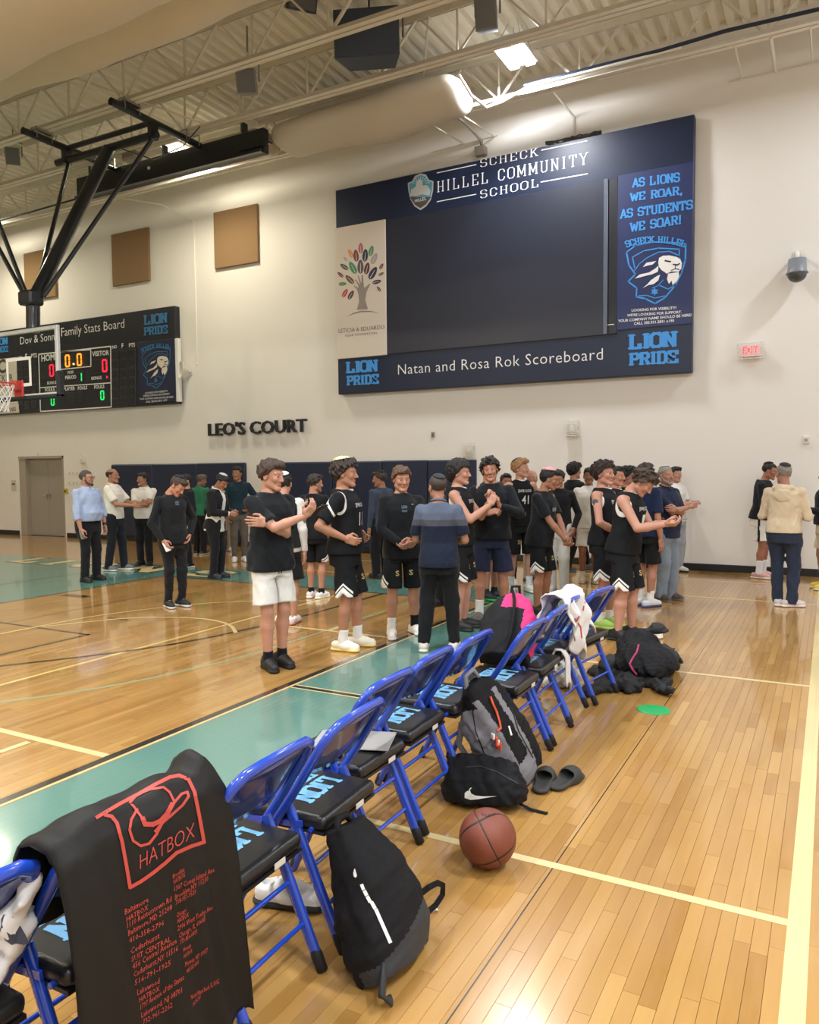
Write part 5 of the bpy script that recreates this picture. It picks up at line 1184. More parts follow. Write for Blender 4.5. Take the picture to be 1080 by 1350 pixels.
def make_bottom(I, build, res, color, kind='pants', seed=0, stripe=None, chev=False, waist=.575, length=None, wide=1.0, wr=.005, strings=None, logo=None, hemc=None):
    O, M, s, H, T = I['O'], I['M'], I['s'], I['H'], I['T']; legs = I['legs']; pts = np.array([p for l in legs for p in l[:3]] + [T(0, 0, .6)]); lo, hi = pts.min(0) - .2 * s, pts.max(0) + .2 * s; lo[2] = 0; g = Fld(lo, hi, res)
    pr = [((z - .50) * H, a * H * build + .004, b * H * build + .004, c * H) for z, a, b, c in ((.44, .090, .074, -.004), (.50, .092, .075, -.006), (.54, .089, .069, -.002), (waist, .083, .063, .0))]
    g.loft(O, M, pr, 0); cuts = []
    for i, (hp, kn, an, fr) in enumerate(legs):
        b = build ** .7
        if kind == 'shorts':
            L = length or .93; u = unit(kn - hp); e = hp + (kn - hp) * L; sx = -1 if i == 0 else 1; o = np.array((sx * .008, 0, 0)) * s
            g.cap(hp + np.array((0, 0, -.03)), e + u * .12 + o * 2, .080 * s * b, .105 * s * b * wide, .03, cut=(e, u)); cuts.append((e, u, sx, hp))
        else:
            r = (.097, .074, .060) if kind == 'pants' else (.092, .067, .047); w = wide; g.cap(hp, kn, r[0] * s * b, r[1] * s * w, .05); g.cap(hp + np.array((0, -.012, -.01)), hp + (kn - hp) * .35 + np.array((0, -.01, 0)), .094 * s * b, .083 * s * b, .06); u = unit(an - kn); e = an + u * (.035 if kind == 'pants' else -.01) * s
            g.cap(kn, e + u * .1, r[1] * s * w, r[2] * s * w, .02, cut=(e, u))
            if kind == 'joggers': g.cap(e - u * .05, e - u * .01, .047 * s, .047 * s, .01)
    if wr:
        d0 = g.d.copy(); g.noise(wr, 30, seed + 3, (1, 1, .45)); g.noise(wr * .5, 70, seed + 4, (1, 1, .6)); zz = g.ax[2][None, None, :]; wgt = np.clip((.50 * H - zz) / (.06 * H), .12, 1); g.d = (d0 + (g.d - d0) * wgt).astype(np.float32)
    if kind == 'shorts':
        # cut cleanly again after the folds
        for e, u, sx, hp in cuts:
            x, y, z = g.ax[0][:, None, None], g.ax[1][None, :, None], g.ax[2][None, None, :]
            pl_ = (x - e[0]) * u[0] + (y - e[1]) * u[1] + (z - e[2]) * u[2]
            if chev: pl_ = pl_ + np.where((x - e[0]) * sx > .03, np.maximum(0, .045 - np.abs(y - e[1])), 0)
            half = ((x * sx) > 0); g.d = np.where(half, np.maximum(g.d, pl_), g.d).astype(np.float32)
        x = g.ax[0][:, None, None]; z = g.ax[2][None, None, :]; cz = .462 * H; sl = np.maximum(np.abs(x) - .007 + 0 * z, z - (cz - .06)); g.d = np.maximum(g.d, -(sl + 0 * g.d)).astype(np.float32)
    V, Q = g.mesh(); at = {}; m = cloth('cloth_' + color, color); mats_ = [m]; mi = None
    if chev:
        cv = np.zeros((len(V), 3), np.float32)
        for e, u, sx, hp in cuts:
            k = V[:, 0] * sx > 0; cv[k, 0] = V[k, 1] - e[1]; cv[k, 1] = -((V[k] - e) @ u); cv[k, 2] = ((V[k, 0] - e[0]) * sx > .035)
        at['cv'] = cv; mats_ = [chevron_mat('game_shorts_' + color, color)]
    if stripe:
        C = V[Q].mean(1); mi = np.zeros(len(Q), int); ym = np.array([np.interp(z, [0, H * .52], [legs[0][2][1], 0]) for z in C[:, 2]]); mi[(np.abs(C[:, 1] - ym) < .014) & (np.abs(C[:, 0]) > .09)] = 1; mats_.append(cloth('cloth_' + stripe, stripe))
    nm = {'shorts': 'shorts', 'pants': 'trousers', 'joggers': 'joggers'}[kind]
    o = link_mesh(nm, np_mesh(nm, V, Q, mi=mi, attrs=at), mats_, I['root']); bvh = BVHTree.FromPolygons([tuple(v) for v in V], [tuple(q) for q in Q])
    def dec(VV, FF, x, z, name, col, side='front'):
        out = []
        for v in VV:
            p0 = (x - v.x, .5, z * H + v.y) if side == 'front' else None; hit = bvh.ray_cast(Vector(p0), Vector((0, -1, 0))); out.append((hit[0] if hit[0] is not None else Vector((p0[0], .1, p0[2]))) + Vector((0, .004, 0)))
        MB().add(out, FF).obj(name, mat('print_' + col, col, .6), I['root'])
    if logo:
        VV, FF = text_geo('S', 1, 1, .02); VV = fit_geo(VV, .04 * s, .055 * s)
        for sx in ((-1, 1) if chev else (1,)): dec(*dice(VV, FF, .02), sx * .075 * s, .36, 'shorts_logo', logo)
    if strings:
        mb = MB()
        for dx in (-.012, .014):
            pts = []
            for k in range(5):
                p0 = Vector((dx + .008 * math.sin(k), .5, .555 * H - k * .045)); h_ = bvh.ray_cast(p0, Vector((0, -1, 0))); pts.append((h_[0] if h_[0] is not None else Vector((dx, .12, p0.z))) + Vector((0, .006, 0)))
            mb.tube(pts, .004, 5)
        mb.obj('drawstring', mat('print_' + strings, strings), I['root'])
    if hemc:
        for e, u, sx, hp in cuts:
            pass
def held(name, I, hand, size, m, label, cat, off=(0, .075, -.03), rot=(0, 0, 0), screen=None):
    """a thing in a hand: placed in the world, a thing of its own"""
    S, E, W = I['arms'][hand]; f = unit(W - E); P = I['root'].matrix_basis @ Vector(W + f * off[1] * I['s'] + np.array((off[0], 0, off[2])))
    t = empty(name, P, 0, label=label, cat=cat); t.rotation_euler = (R(rot[0]), R(rot[1]), I['root'].rotation_euler.z + R(rot[2]))
    MB().box((0, 0, 0), size, bev=min(size) * .35).obj('case', m, t)
    if screen: MB().box((0, 0, size[2] / 2 + .0005), (size[0] * .9, size[1] * .93, .001)).obj('screen', screen, t)
    return t
# ------------------------------------------------------------------ the people (left to right by rows)
TEE = dict(color='17191c', off=.016, flare=.005, wr=.006)
def JER(num=None, name=True, **k):
    tx = []
    if name: tx.append(('JEWER CLOUD', 0, .735, .19, 'front', 'cfcdc9', .045))
    if num: tx.append((num, 0, .655, .10 if len(num) > 1 else .06, 'front', 'd8d6d2', .11))
    return dict(color='17181b', sleeve='none', kind='jersey', trim='d5d2cc', hem=.49, text=tx, off=.015, flare=.003, **k)
GAME = dict(color='17181b', kind='shorts', chev=True, logo='b9a765', length=.97, wide=1.08)
BLKP = dict(color='1a1a1d', kind='pants')
p1 = person(361, 880, 601, 32, 'person in black t-shirt and white shorts with crossed arms, looking at a phone', skin='c8987c', hair='3a281c', hstyle='swept', var=2, res=.0095,
    top=dict(color='15181b', off=.02, flare=.008, hem=.465, wr=.008), bottom=dict(color='dad7d0', kind='shorts', strings='222222', length=.86, wide=1.1, wr=.006), shoe=('high', '17171a', '131315'), sock=('15151a', .09),
    hands=((.155, .17, 1.24), (-.12, .33, 1.29)), elb=((-.5, .1, -1), (.7, .1, -1)), curls=(14, 50), hdir=((1, .05, .12), (-.35, .6, .75)), palm=((0, -1, 0), (-.4, .2, .9)), head=(22, 8, 0), feet=((-.08, .0, 0), (.07, .03, -12)))
held('phone', p1, 1, (.075, .15, .009), mat('phone_black', '15161a', .25), 'black phone held by the person in white shorts', 'phone', off=(-.03, .10, .02), rot=(25, 0, 10))
MB().tube([Vector(p1['arms'][1][2]) + Vector((0, -.02, -.03)), Vector(p1['arms'][1][2]) + Vector((.01, -.028, -.042))], .03, 12).obj('bracelet', mat('brushed_metal', 'a8a69f'), p1['root'])
p2 = person(459, 855, 601, 72, 'person in black number 11 jersey over a tee, hand on hip, cream kippah', skin='b98868', hair='2c1d15', hstyle='curly', var=0, res=.0095, kippah=('e6dca8', 0, -.25),
    top=dict(color='17181b', kind='jersey_over', trim='d9d6d0', hem=.50, off=.016, flare=.008, sleeve='short', text=[('JEWER CLOUD', 0, .735, .2, 'front', 'cfcdc9', .045), ('11', -.0, .645, .09, 'front', 'd8d6d2', .12)]), bottom=GAME,
    shoe=('sneaker', 'e9e3d2', 'e9d489'), sock=('e6e4df', .13), hands=((-.19, .05, 1.04), (.19, .05, 1.04)), elb=((-.8, -1, 0), (.7, -1, 0)), curls=(45, 45), hdir=((.2, .9, -.3), (-.25, .9, -.3)), palm=((1, .1, 0), (-1, .1, 0)), head=(4, 2, 0), feet=((-.11, .06, 6), (.1, -.02, -10)), build=1.04)
p3b = person(378, 822, 619, 165, 'person in white shirt and black vest standing behind the white shorts', hair='1f1714', hstyle='short', kippah=('e8e6e0', 0, -.5), top=dict(color='dcd9d2', sleeve='long', kind='sweater'), bottom=dict(color='1a1a1d', kind='shorts', wide=1.05), shoe=('sneaker', 'e4e0da', 'c97f78'), head=(0, 10, 0))
make_top(p3b, [((z - .50) * p3b['H'], a * p3b['H'], b * p3b['H'], c * p3b['H']) for z, a, b, c in TOP_PROF], 1.0, .0125, '1b1b1e', sleeve='none', kind='jacket', off=.028, hem=.50, neck=.07)
person(417, 788, 622, 150, 'person in black shooting shirt and white leggings, back turned, beside number 11', hair='2b211b', hstyle='short', skin='b98b6d', top=dict(color='17191b', off=.018, hem=.47, text=[('ALL IN ONE', -.03, .74, .05, 'back', 'bdbbb6', .09), ('TEAM', -.03, .66, .05, 'back', 'bdbbb6', .05)]), bottom=dict(color='17181b', kind='shorts', chev=True, length=.95, wide=1.0), shoe=('sneaker', 'e8e4de', 'efece6'), sock=('17171a', .07), head=(-35, 5, 0))
q = p3 = person(119, 766, 617, 42, 'person in light blue dress shirt and black trousers, phone held low', skin='b98a70', hair='3f3a36', hstyle='buzz', beard=True, glasses=True, top=dict(color='9aa9c6', sleeve='rolled', kind='polo', collar='a9b7d2', hem=.535, off=.022, wr=.008), bottom=dict(BLKP, waist=.56), shoe=('dress', '141416', '101012'),
    build=1.12, belly=.028, hands=((-.26, .07, .86), (.24, .10, .84)), elb=((-1, -.6, 0), (1, -.6, 0)), curls=(30, 40), head=(20, -2, 0), feet=((-.13, 0, 10), (.12, .02, -14)), band=(0, '1a1a1c', .02))
held('phone', p3, 1, (.07, .012, .14), mat('phone_grey', '6f7a74', .3), 'grey phone hanging in the hand of the blue shirt person', 'phone', off=(0, .09, 0), rot=(20, 0, 0))
p5 = person(153, 752, 615, 62, 'person in white polo stretching an arm towards another white polo', skin='a97b5c', hair='2b221d', hstyle='ring', top=dict(color='d8d2c6', kind='polo', collar='d8d2c6', hem=.50, off=.018), bottom=dict(color='1d2027', kind='pants'), shoe=('sneaker', '5c6470', 'd8d5ce'), build=1.03, hands=((-.16, .42, 1.15), (.12, .40, 1.12)), elb=((-.3, -.3, -1), (.5, -.2, -1)), curls=(30, 30), feet=((-.1, .1, 0), (.1, -.08, -15)))
p6 = person(192, 745, 621, -22, 'person in white polo with crossed arms before the navy pad', skin='a87b5d', hair='1e1815', hstyle='short', top=dict(color='dad4c8', kind='polo', collar='dad4c8', hem=.50, off=.018), bottom=BLKP, shoe=('dress', '19191b', '151517'), build=1.05, hands=((.13, .24, 1.16), (-.13, .27, 1.20)), elb=((-.7, .1, -1), (.7, .1, -1)), curls=(35, 45), hdir=((1, .1, .1), (-1, .2, .2)), palm=((0, -1, 0), (0, -1, 0)), head=(-38, 0, 0))
p7b = person(247, 748, 623, -60, 'mostly hidden person in dark clothes behind the black sweatshirt and joggers', hair='1c1714', hstyle='short', top=dict(color='1d1f24', sleeve='long', kind='sweater'), bottom=BLKP, shoe=('sneaker', '16171a', 'd9d6d0'), detail=False)
p7 = person(231, 800, 621, 28, 'person in black sweatshirt and joggers looking down, white phone in hand', skin='bd8b6d', hair='3b2c22', hstyle='short', kippah=('17181c', .0, -.5), top=dict(color='1a1c1e', sleeve='long', kind='sweater', hem=.47, off=.018, text=[('LION', .0, .765, .05, 'front', '6a7f93', .03), ('#bar', 0, .755, .05, 'front', '6a7f93', .008)]),
    bottom=dict(color='1b1c1e', kind='joggers', wr=.008), shoe=('sneaker', '1a1b1e', 'c9cdd2', '9aa3ad'), hands=((-.20, .06, .93), (.20, .10, .89)), elb=((-1, -.6, 0), (1, -.6, 0)), curls=(35, 45), head=(22, 38, -8), fore=.03, res=.0105)
held('phone', p7, 1, (.07, .012, .12), mat('phone_white', 'e6e6e8', .3), 'white phone in the hand of the black sweatsuit', 'phone', off=(0, .09, 0), rot=(20, 15, 0))
person(264, 731, 623, 150, 'person in green polo turned away before the navy pad', hair='5a5048', hstyle='short', skin='a87b5d', top=dict(color='2f7050', kind='polo', collar='2f7050'), bottom=BLKP, shoe=('sneaker', '2a2a2e', 'b9b6b0'), lean=8, head=(-40, 12, 0), hands=((-.12, .25, 1.05), None))
person(298, 727, 622, 20, 'mostly hidden person in beige trousers behind the dark teal polo', hair='2b211b', top=dict(color='8c8478', sleeve='short'), bottom=dict(color='9c8c78', kind='pants'), shoe=('sneaker', 'd9d6d0', 'd9d6d0'), detail=False)
p9 = person(286, 762, 620, 58, 'person in white dress shirt and black open jacket looking down at a phone', skin='a97c5f', hair='17120f', hstyle='short', kippah=('b9c2d2', -.1, -.3), lean=6, top=dict(color='e0ddd6', sleeve='long', kind='polo', collar='e6e3dc', hem=.44, off=.012), bottom=BLKP, shoe=('dress', '20242b', '15161a'), hands=((-.12, .30, 1.08), (.08, .32, 1.07)), elb=((-.5, -.3, -1), (.5, -.3, -1)), curls=(50, 50), head=(-8, 34, 0), fore=.03)
def open_jacket(I, col):
    O, M, s, H, T = I['O'], I['M'], I['s'], I['H'], I['T']; g = Fld(np.array((-.42, -.3, .6)), np.array((.42, .45, 1.65)), .0125)
    g.loft(O, M, [((z - .50) * H, a * H + .03, b * H + .03, c * H) for z, a, b, c in ((.46, .092, .072, -.004),) + TOP_PROF[1:]], 0)
    for S, E, W in I['arms']: u = unit(W - E); g.cap(T(0, -.004, .79), S, .055, .06, .03); g.cap(S, E, .064, .058, .02); g.cap(E, W, .056, .045, .012, cut=(W - u * .02, u))
    g.noise(.006, 26, 3); c = T(0, .09, .60); g.box(c, (.05, .12, .42), .01, 0, 's', M); g.ell(T(0, .02, .85), (.06, .08, .07), .004, 's')
    V, Q = g.mesh(); link_mesh('jacket', np_mesh('jacket', V, Q), cloth('cloth_' + col, col), I['root'])
open_jacket(p9, '1b1b1d')
held('phone', p9, 0, (.07, .14, .01), mat('phone_black', '15161a'), 'dark phone held by the person in white shirt and jacket', 'phone', off=(.05, .09, .02))
person(316, 740, 613, 5, 'person in dark teal polo and grey joggers with a hand on the hip', skin='a9795a', hair='2c2520', hstyle='short', top=dict(color='1b3038', kind='polo', collar='1b3038', hem=.49, off=.018), bottom=dict(color='5c554c', kind='joggers', wr=.009), shoe=('sneaker', 'dcd8d0', 'd9d5cc'), hands=((-.19, .09, 1.0), (.22, .05, .86)), elb=((-1, -.7, 0), (1, -.5, 0)), curls=(40, 30), head=(-30, 0, 0), band=(0, '17171a', .015))
person(503, 762, 618, -142, 'person in grey blue top and black trousers, back turned, beside the navy pad', skin='a97c60', hair='3a2b22', hstyle='short', kippah=('17181c', 0, -.4), top=dict(color='3d4556', sleeve='long', kind='sweater', off=.018), bottom=dict(BLKP, wide=1.1), shoe=('sneaker', '17181b', '1c1c20'), head=(42, 8, 0), hands=(None, (.21, .1, .86)))
p12 = person(531, 838, 611, 12, 'person in long sleeved black shirt and game shorts, hands joined in front', skin='bd8d70', hair='5a4230', hstyle='swept', var=1, res=.0105, top=dict(color='16181b', sleeve='long', kind='sweater', hem=.455, off=.02, text=[('LION', 0, .745, .055, 'front', '71869a', .03), ('PRIDE', 0, .725, .055, 'front', '71869a', .02), ('#swoosh', -.05, .765, .03, 'front', '8a8f95', .01)]), bottom=GAME, shoe=('sneaker', 'e5e2dc', 'e9e6e0'), sock=(('19191c', 'e6e4df'), .13),
    hands=((-.03, .24, 1.0), (.06, .25, .98)), elb=((-1, -.3, -.4), (1, -.3, -.4)), curls=(55, 40), hdir=((.5, .6, -.4), (-.9, .3, -.1)), head=(5, 6, 0), build=1.05, feet=((-.15, -.08, 10), (.13, .05, -8)))
p14 = person(578, 797, 624, -60, 'mostly hidden person in black behind the grey and navy polo', hair='1d1613', hstyle='short', top=dict(color='17191b', sleeve='long', kind='sweater'), bottom=BLKP, shoe=('sneaker', '17181b', '222226'), detail=False)
p13 = person(580, 858, 621, 172, 'person seen from behind in grey and navy polo and black trousers', skin='b08468', hair='3b3029', hstyle='buzz', kippah=('2a2c34', .0, -.35), res=.0095, top=dict(color='1a2233', kind='polo', collar='5a6274', hem=.475, off=.018, flare=.006, yoke=[(.735, .90, '596275'), (.70, .735, '4b4c55')]), bottom=dict(color='17181b', kind='joggers', wide=1.12, wr=.007), shoe=('sneaker', 'cfc8bb', 'ddd6c8'),
    hands=((-.08, .25, 1.10), (.10, .24, 1.08)), elb=((-.5, -.2, -1), (.5, -.2, -1)), curls=(40, 40), head=(36, 0, 0), feet=((-.16, 0, 4), (.14, .04, -6)), build=1.02)
p15 = person(608, 829, 603, 74, 'person in black tank jersey in profile with both fists raised to the chest', skin='c2947a', hair='15110f', hstyle='long', var=0, top=JER(None), bottom=GAME, shoe=('sneaker', '1b1a18', '26241f', '6b5a3a'), hands=((-.02, .31, 1.34), (.08, .33, 1.30)), elb=((-.5, -.2, -1), (.6, -.2, -1)), curls=(80, 80), hdir=((.3, .3, 1), (-.2, .5, 1)), head=(0, 0, 0))
p17 = person(646, 790, 605, 60, 'person in black jersey standing close behind the black hoodie', skin='b98a6f', hair='120f0e', hstyle='short', top=JER(None, False), bottom=dict(color='1b1b1e', kind='shorts'), shoe=('sneaker', '1c2226', '30b050'), sock=('2a2d30', .08), detail=False)
p17b = person(668, 770, 622, 15, 'person whose face shows between the black hoodie and number 41', skin='b07d64', hair='1d1512', hstyle='short', top=dict(color='c9c5bd'), bottom=BLKP, detail=False)
p16 = person(648, 816, 600, -2, 'person in black hoodie and navy shorts with slides, hands held in front', skin='b5856a', hair='1b1513', hstyle='curly', var=2, res=.0105, top=dict(color='15181c', sleeve='long', kind='hoodie', hood=True, hem=.495, off=.028, flare=.004, wr=.008, neck=.07), bottom=dict(color='20253b', kind='shorts', length=.92, wide=1.12), shoe=('slide', '5f5c58', '474541'), sock=('dddad4', .15),
    hands=((-.10, .28, 1.24), (.03, .29, 1.17)), elb=((-1, -.2, -.8), (1, -.2, -.8)), curls=(70, 60), hdir=((.2, .4, 1), (-.9, .3, .3)), head=(0, 2, 6), build=1.06, feet=((-.15, -.05, 14), (.13, .03, -10)))
make_top(p16, [((z - .50) * p16['H'], a * p16['H'], b * p16['H'], c * p16['H']) for z, a, b, c in TOP_PROF[:3]], 1.06, .0125, '4d4b4d', sleeve='none', kind='tee', off=.018, hem=.475, neck=0, flare=.004, wr=.002) if False else None
p18 = person(687, 780, 602, 26, 'person in black jersey number 41', skin='c79a80', hair='a1774c', hstyle='swept', var=1, res=.0105, kippah=('4d4a52', 0, -.5), top=JER('41'), bottom=GAME, shoe=('sneaker', 'dcdcd2', 'e8e6e0', '1c1c20'), sock=('dfe2e6', .14), hands=((-.24, .05, .94), (.20, .20, 1.06)), elb=((-1, -.6, 0), (1, -.4, -.5)), curls=(35, 50), head=(38, -4, 0), feet=((-.1, .04, 0), (.14, -.03, -16)))
person(702, 765, 617, 30, 'person in black t-shirt half hidden by number 41', skin='b98b74', hair='8a8078', hstyle='bald', top=dict(TEE), bottom=dict(color='c9c4b8', kind='pants'), shoe=('sneaker', '4a3d5c', '6b5f7c'), detail=False)
p20 = person(713, 808, 613, 62, 'person in black t-shirt with pink kippah, hands clasped low', skin='a97a5c', hair='120f0f', hstyle='short', kippah=('d79ba0', .0, -.15, .085), lean=6, res=.0105, top=dict(TEE, hem=.46, text=[('WIN', 0, .70, .1, 'front', 'bdbbb6', .05)]), bottom=GAME, shoe=('sneaker', '1a1a1d', '1a1a1d'), hands=((-.01, .32, .93), (.05, .33, .92)), elb=((-1, -.3, -.4), (1, -.3, -.4)), curls=(60, 60), head=(28, 14, 0), fore=.02)
person(736, 781, 616, -12, 'person in black sweater and white trousers beside the pink kippah', skin='b5866a', hair='19130f', hstyle='short', top=dict(color='1a1b1e', sleeve='long', kind='sweater', off=.02, hem=.50), bottom=dict(color='d3d0c8', kind='pants'), shoe=('sneaker', 'd8d4cc', 'ddd9d0'), head=(0, 12, 0), hands=((-.23, .06, .92), None))
person(758, 753, 608, 128, 'person in black walking away towards the white wall', skin='b18368', hair='16110f', hstyle='curly', top=dict(color='16171a', sleeve='long', kind='jacket', off=.025), bottom=dict(color='141518', kind='pants', wide=1.05), shoe=('sneaker', '4a4d55', '5c5f66'), feet=((-.08, .32, 0), (.08, -.22, 0)))
person(776, 768, 614, 0, 'person in white shirt and white shorts with an arm folded, half hidden', skin='8f6448', hair='1b1512', hstyle='short', top=dict(color='d6d2c9', sleeve='long', kind='sweater', off=.02), bottom=dict(color='d2cec4', kind='shorts', length=.85), shoe=('sneaker', 'c4b49a', 'd8d0c0'), sock=('e0ddd6', .1), detail=False)
person(812, 803, 611, 70, 'person in black jersey mostly hidden behind the neon green shoes jersey', skin='b5856a', hair='17120f', hstyle='short', top=JER(None, False), bottom=dict(color='17181b', kind='shorts'), shoe=('sneaker', 'cfc9bd', 'dcd7cc'), detail=False)
person(829, 785, 613, 80, 'person in black jersey between the neon green shoes and the phone reader', skin='b5856a', hair='14100e', hstyle='curly', top=JER(None, False), bottom=dict(color='17181b', kind='shorts'), detail=False)
p24 = person(797, 826, 605, 66, 'person in black jersey and neon green shoes behind the phone reader', skin='b98a70', hair='2e221b', hstyle='curly', top=JER(None), bottom=GAME, shoe=('sneaker', '9fc65a', 'b9d86a', '1c1c20'), sock=('e0ddd6', .1), hands=((-.1, .25, 1.0), (.14, .24, 1.0)), elb=((-1, -.3, -.4), (1, -.3, -.4)), curls=(50, 50), head=(-6, -2, 0), res=.0105)
Sx = p24['arms'][1]; mbt = MB(); mbt.lathe([(0, 0), (.02, .001), (.026, -.001), (.034, -.004)], tuple(Sx[0] + (Sx[1] - Sx[0]) * .22 + np.array((.052, .002, 0))), 7, 0, (1, .1, .2)); mbt.obj('tattoo', mat('tattoo_ink', '3c3f44', .6, noise=.4, nscale=90), p24['root'])
p28 = person(878, 791, 611, 52, 'person in navy polo with crossed arms, white kippah and pale jeans', skin='b58a74', hair='8a847c', hstyle='buzz', beard=True, kippah=('e6e4de', -.2, -.3), top=dict(color='232a3f', kind='polo', collar='232a3f', off=.02, hem=.46), bottom=dict(color='7f8a96', kind='pants', wide=1.08, wr=.008), shoe=('dress', '4f4a45', '8a8378'), hands=((.13, .24, 1.2), (-.13, .27, 1.23)), elb=((-.7, .1, -1), (.7, .1, -1)), curls=(35, 45), hdir=((1, .1, .1), (-1, .2, .2)), palm=((0, -1, 0), (0, -1, 0)), head=(-10, -3, 0), build=1.05, belly=.015)
p27 = person(850, 799, 607, 140, 'person in navy t-shirt and black shorts, back turned, beside the crossed arms polo', skin='b5856a', hair='17120f', hstyle='short', top=dict(color='1c2745', off=.02, hem=.485, text=[('LION PRIDE', 0, .755, .1, 'back', 'b9c0cc', .014), ('BASKETBALL', 0, .742, .1, 'back', 'b9c0cc', .012)]), bottom=dict(color='17181b', kind='shorts', length=.9), shoe=('sneaker', 'c9ccd2', '3a4a7a'), sock=('e4e2dc', .13), hands=((-.12, .24, 1.05), None))
p25 = person(823, 842, 608, 70, 'person in black jersey looking down at a phone beside the chairs', skin='c2957c', hair='3b2c22', hstyle='curly', var=1, res=.0095, lean=7, fore=.05, top=JER('1', hm_=0) if False else dict(JER('1')), bottom=dict(GAME, wide=1.15), shoe=('high', '141417', '121214'), build=1.1,
    hands=((-.02, .40, 1.18), (.07, .42, 1.17)), elb=((-.6, -.3, -1), (.8, -.35, -1)), curls=(45, 45), hdir=((.1, 1, .05), (-.1, 1, .05)), palm=((.5, 0, 1), (-.5, 0, 1)), head=(0, 46, 0), feet=((-.1, .04, 0), (.12, -.02, -6)))
held('phone', p25, 1, (.07, .15, .01), mat('phone_grey', '6f7a74', .3), 'phone held out by the person in black jersey beside the chairs', 'phone', off=(-.03, .13, .02), rot=(14, 0, 0))
person(890, 754, 613, 48, 'person in white t-shirt behind the navy polo at the wall', skin='c09780', hair='211a17', hstyle='short', top=dict(color='d9d6cf', off=.02), bottom=dict(color='9aa0a8', kind='pants'), shoe=('sneaker', 'dcd8d0', '26262a'), hands=((.1, .25, 1.12), (-.1, .27, 1.15)), elb=((-.7, .1, -1), (.7, .1, -1)), hdir=((1, .1, .1), (-1, .2, .2)))
p30 = person(1003, 762, 606, 78, 'person in black sweater and white shorts leaning in to the cream hoodie', skin='a9785f', hair='19140f', hstyle='buzz', kippah=('17171a', 0, -.4), lean=5, fore=.03, top=dict(color='1c1d22', sleeve='long', kind='sweater', hem=.50, off=.022), bottom=dict(color='dcd9d3', kind='shorts', stripe='24262c', length=.82), shoe=('sneaker', 'c59a92', 'e0d9d2'), sock=('e3e6ea', .2), head=(0, 14, 0), hands=((-.1, .3, 1.1), (.12, .3, 1.1)))
p31 = person(1032, 799, 607, 170, 'person in cream hoodie and blue jeans seen from behind', skin='b58870', hair='8b8781', hstyle='buzz', kippah=('1a1b1f', .0, -.35, .075), glasses=False, top=dict(color='d3c3a8', sleeve='long', kind='hoodie', hood=True, hem=.51, off=.026, flare=.0, wr=.008), bottom=dict(color='2b3446', kind='pants', wr=.009), shoe=('sneaker', 'c9bfba', 'ddd2cc'), build=1.04, res=.0105,
    hands=((-.13, .27, 1.10), (.13, .27, 1.10)), elb=((-.45, -.2, -1), (.45, -.2, -1)), curls=(50, 50), head=(38, 2, 0), feet=((-.06, .03, 10), (.1, -.02, -60)))
person(1087, 777, 612, -72, 'person in black jacket, cream shorts and yellow shoes cut by the right edge', skin='b98a74', hair='241b17', hstyle='short', top=dict(color='1b1d24', sleeve='long', kind='sweater', hem=.52, off=.022), bottom=dict(color='cfc4ac', kind='shorts', length=.8), shoe=('sneaker', 'd9b92e', 'e0d8c8'), sock=('17171a', .06), hands=((-.08, .3, 1.15), (.1, .28, 1.12)))
# ------------------------------------------------------------------ folding chairs
M_BLUE = mat('blue_enamel', '1f46b4', .18, noise=.05, nscale=5, coat=.5); M_BLUED = mat('blue_enamel_panel', '2a3a78', .14, noise=.1, nscale=4, coat=.6)
M_VINYL = mat('black_vinyl', '1a1a1b', .32, noise=.1, nscale=12, bump=.15, bscale=90); M_RUB = mat('black_rubber', '151515', .7); M_LBLUE = mat('seat_print_blue', '659fc8', .45, noise=.04)
M_TAG = mat('paper_tag', 'cfcac0', .6)
def seat_surface():
    g = Fld((-.24, -.24, .39), (.24, .26, .50), .007); g.box((0, .01, .445), (.205, .20, .028), .024, 0); g.ell((0, .01, .455), (.19, .19, .026), .02); return g.mesh()
SEATV = seat_surface(); SEATB = BVHTree.FromPolygons([tuple(v) for v in SEATV[0]], [tuple(q) for q in SEATV[1]])
def stick(bvh, VV, FF, o, ux, uy, nz, off=.002, reach=.5):
    o, ux, uy, nz = Vector(o), Vector(ux), Vector(uy), Vector(nz).normalized(); out = []
    for v in VV:
        p = o + ux * v.x + uy * v.y; h = bvh.ray_cast(p + nz * reach, -nz); out.append((h[0] if h[0] is not None else p) + nz * off)
    return out, FF
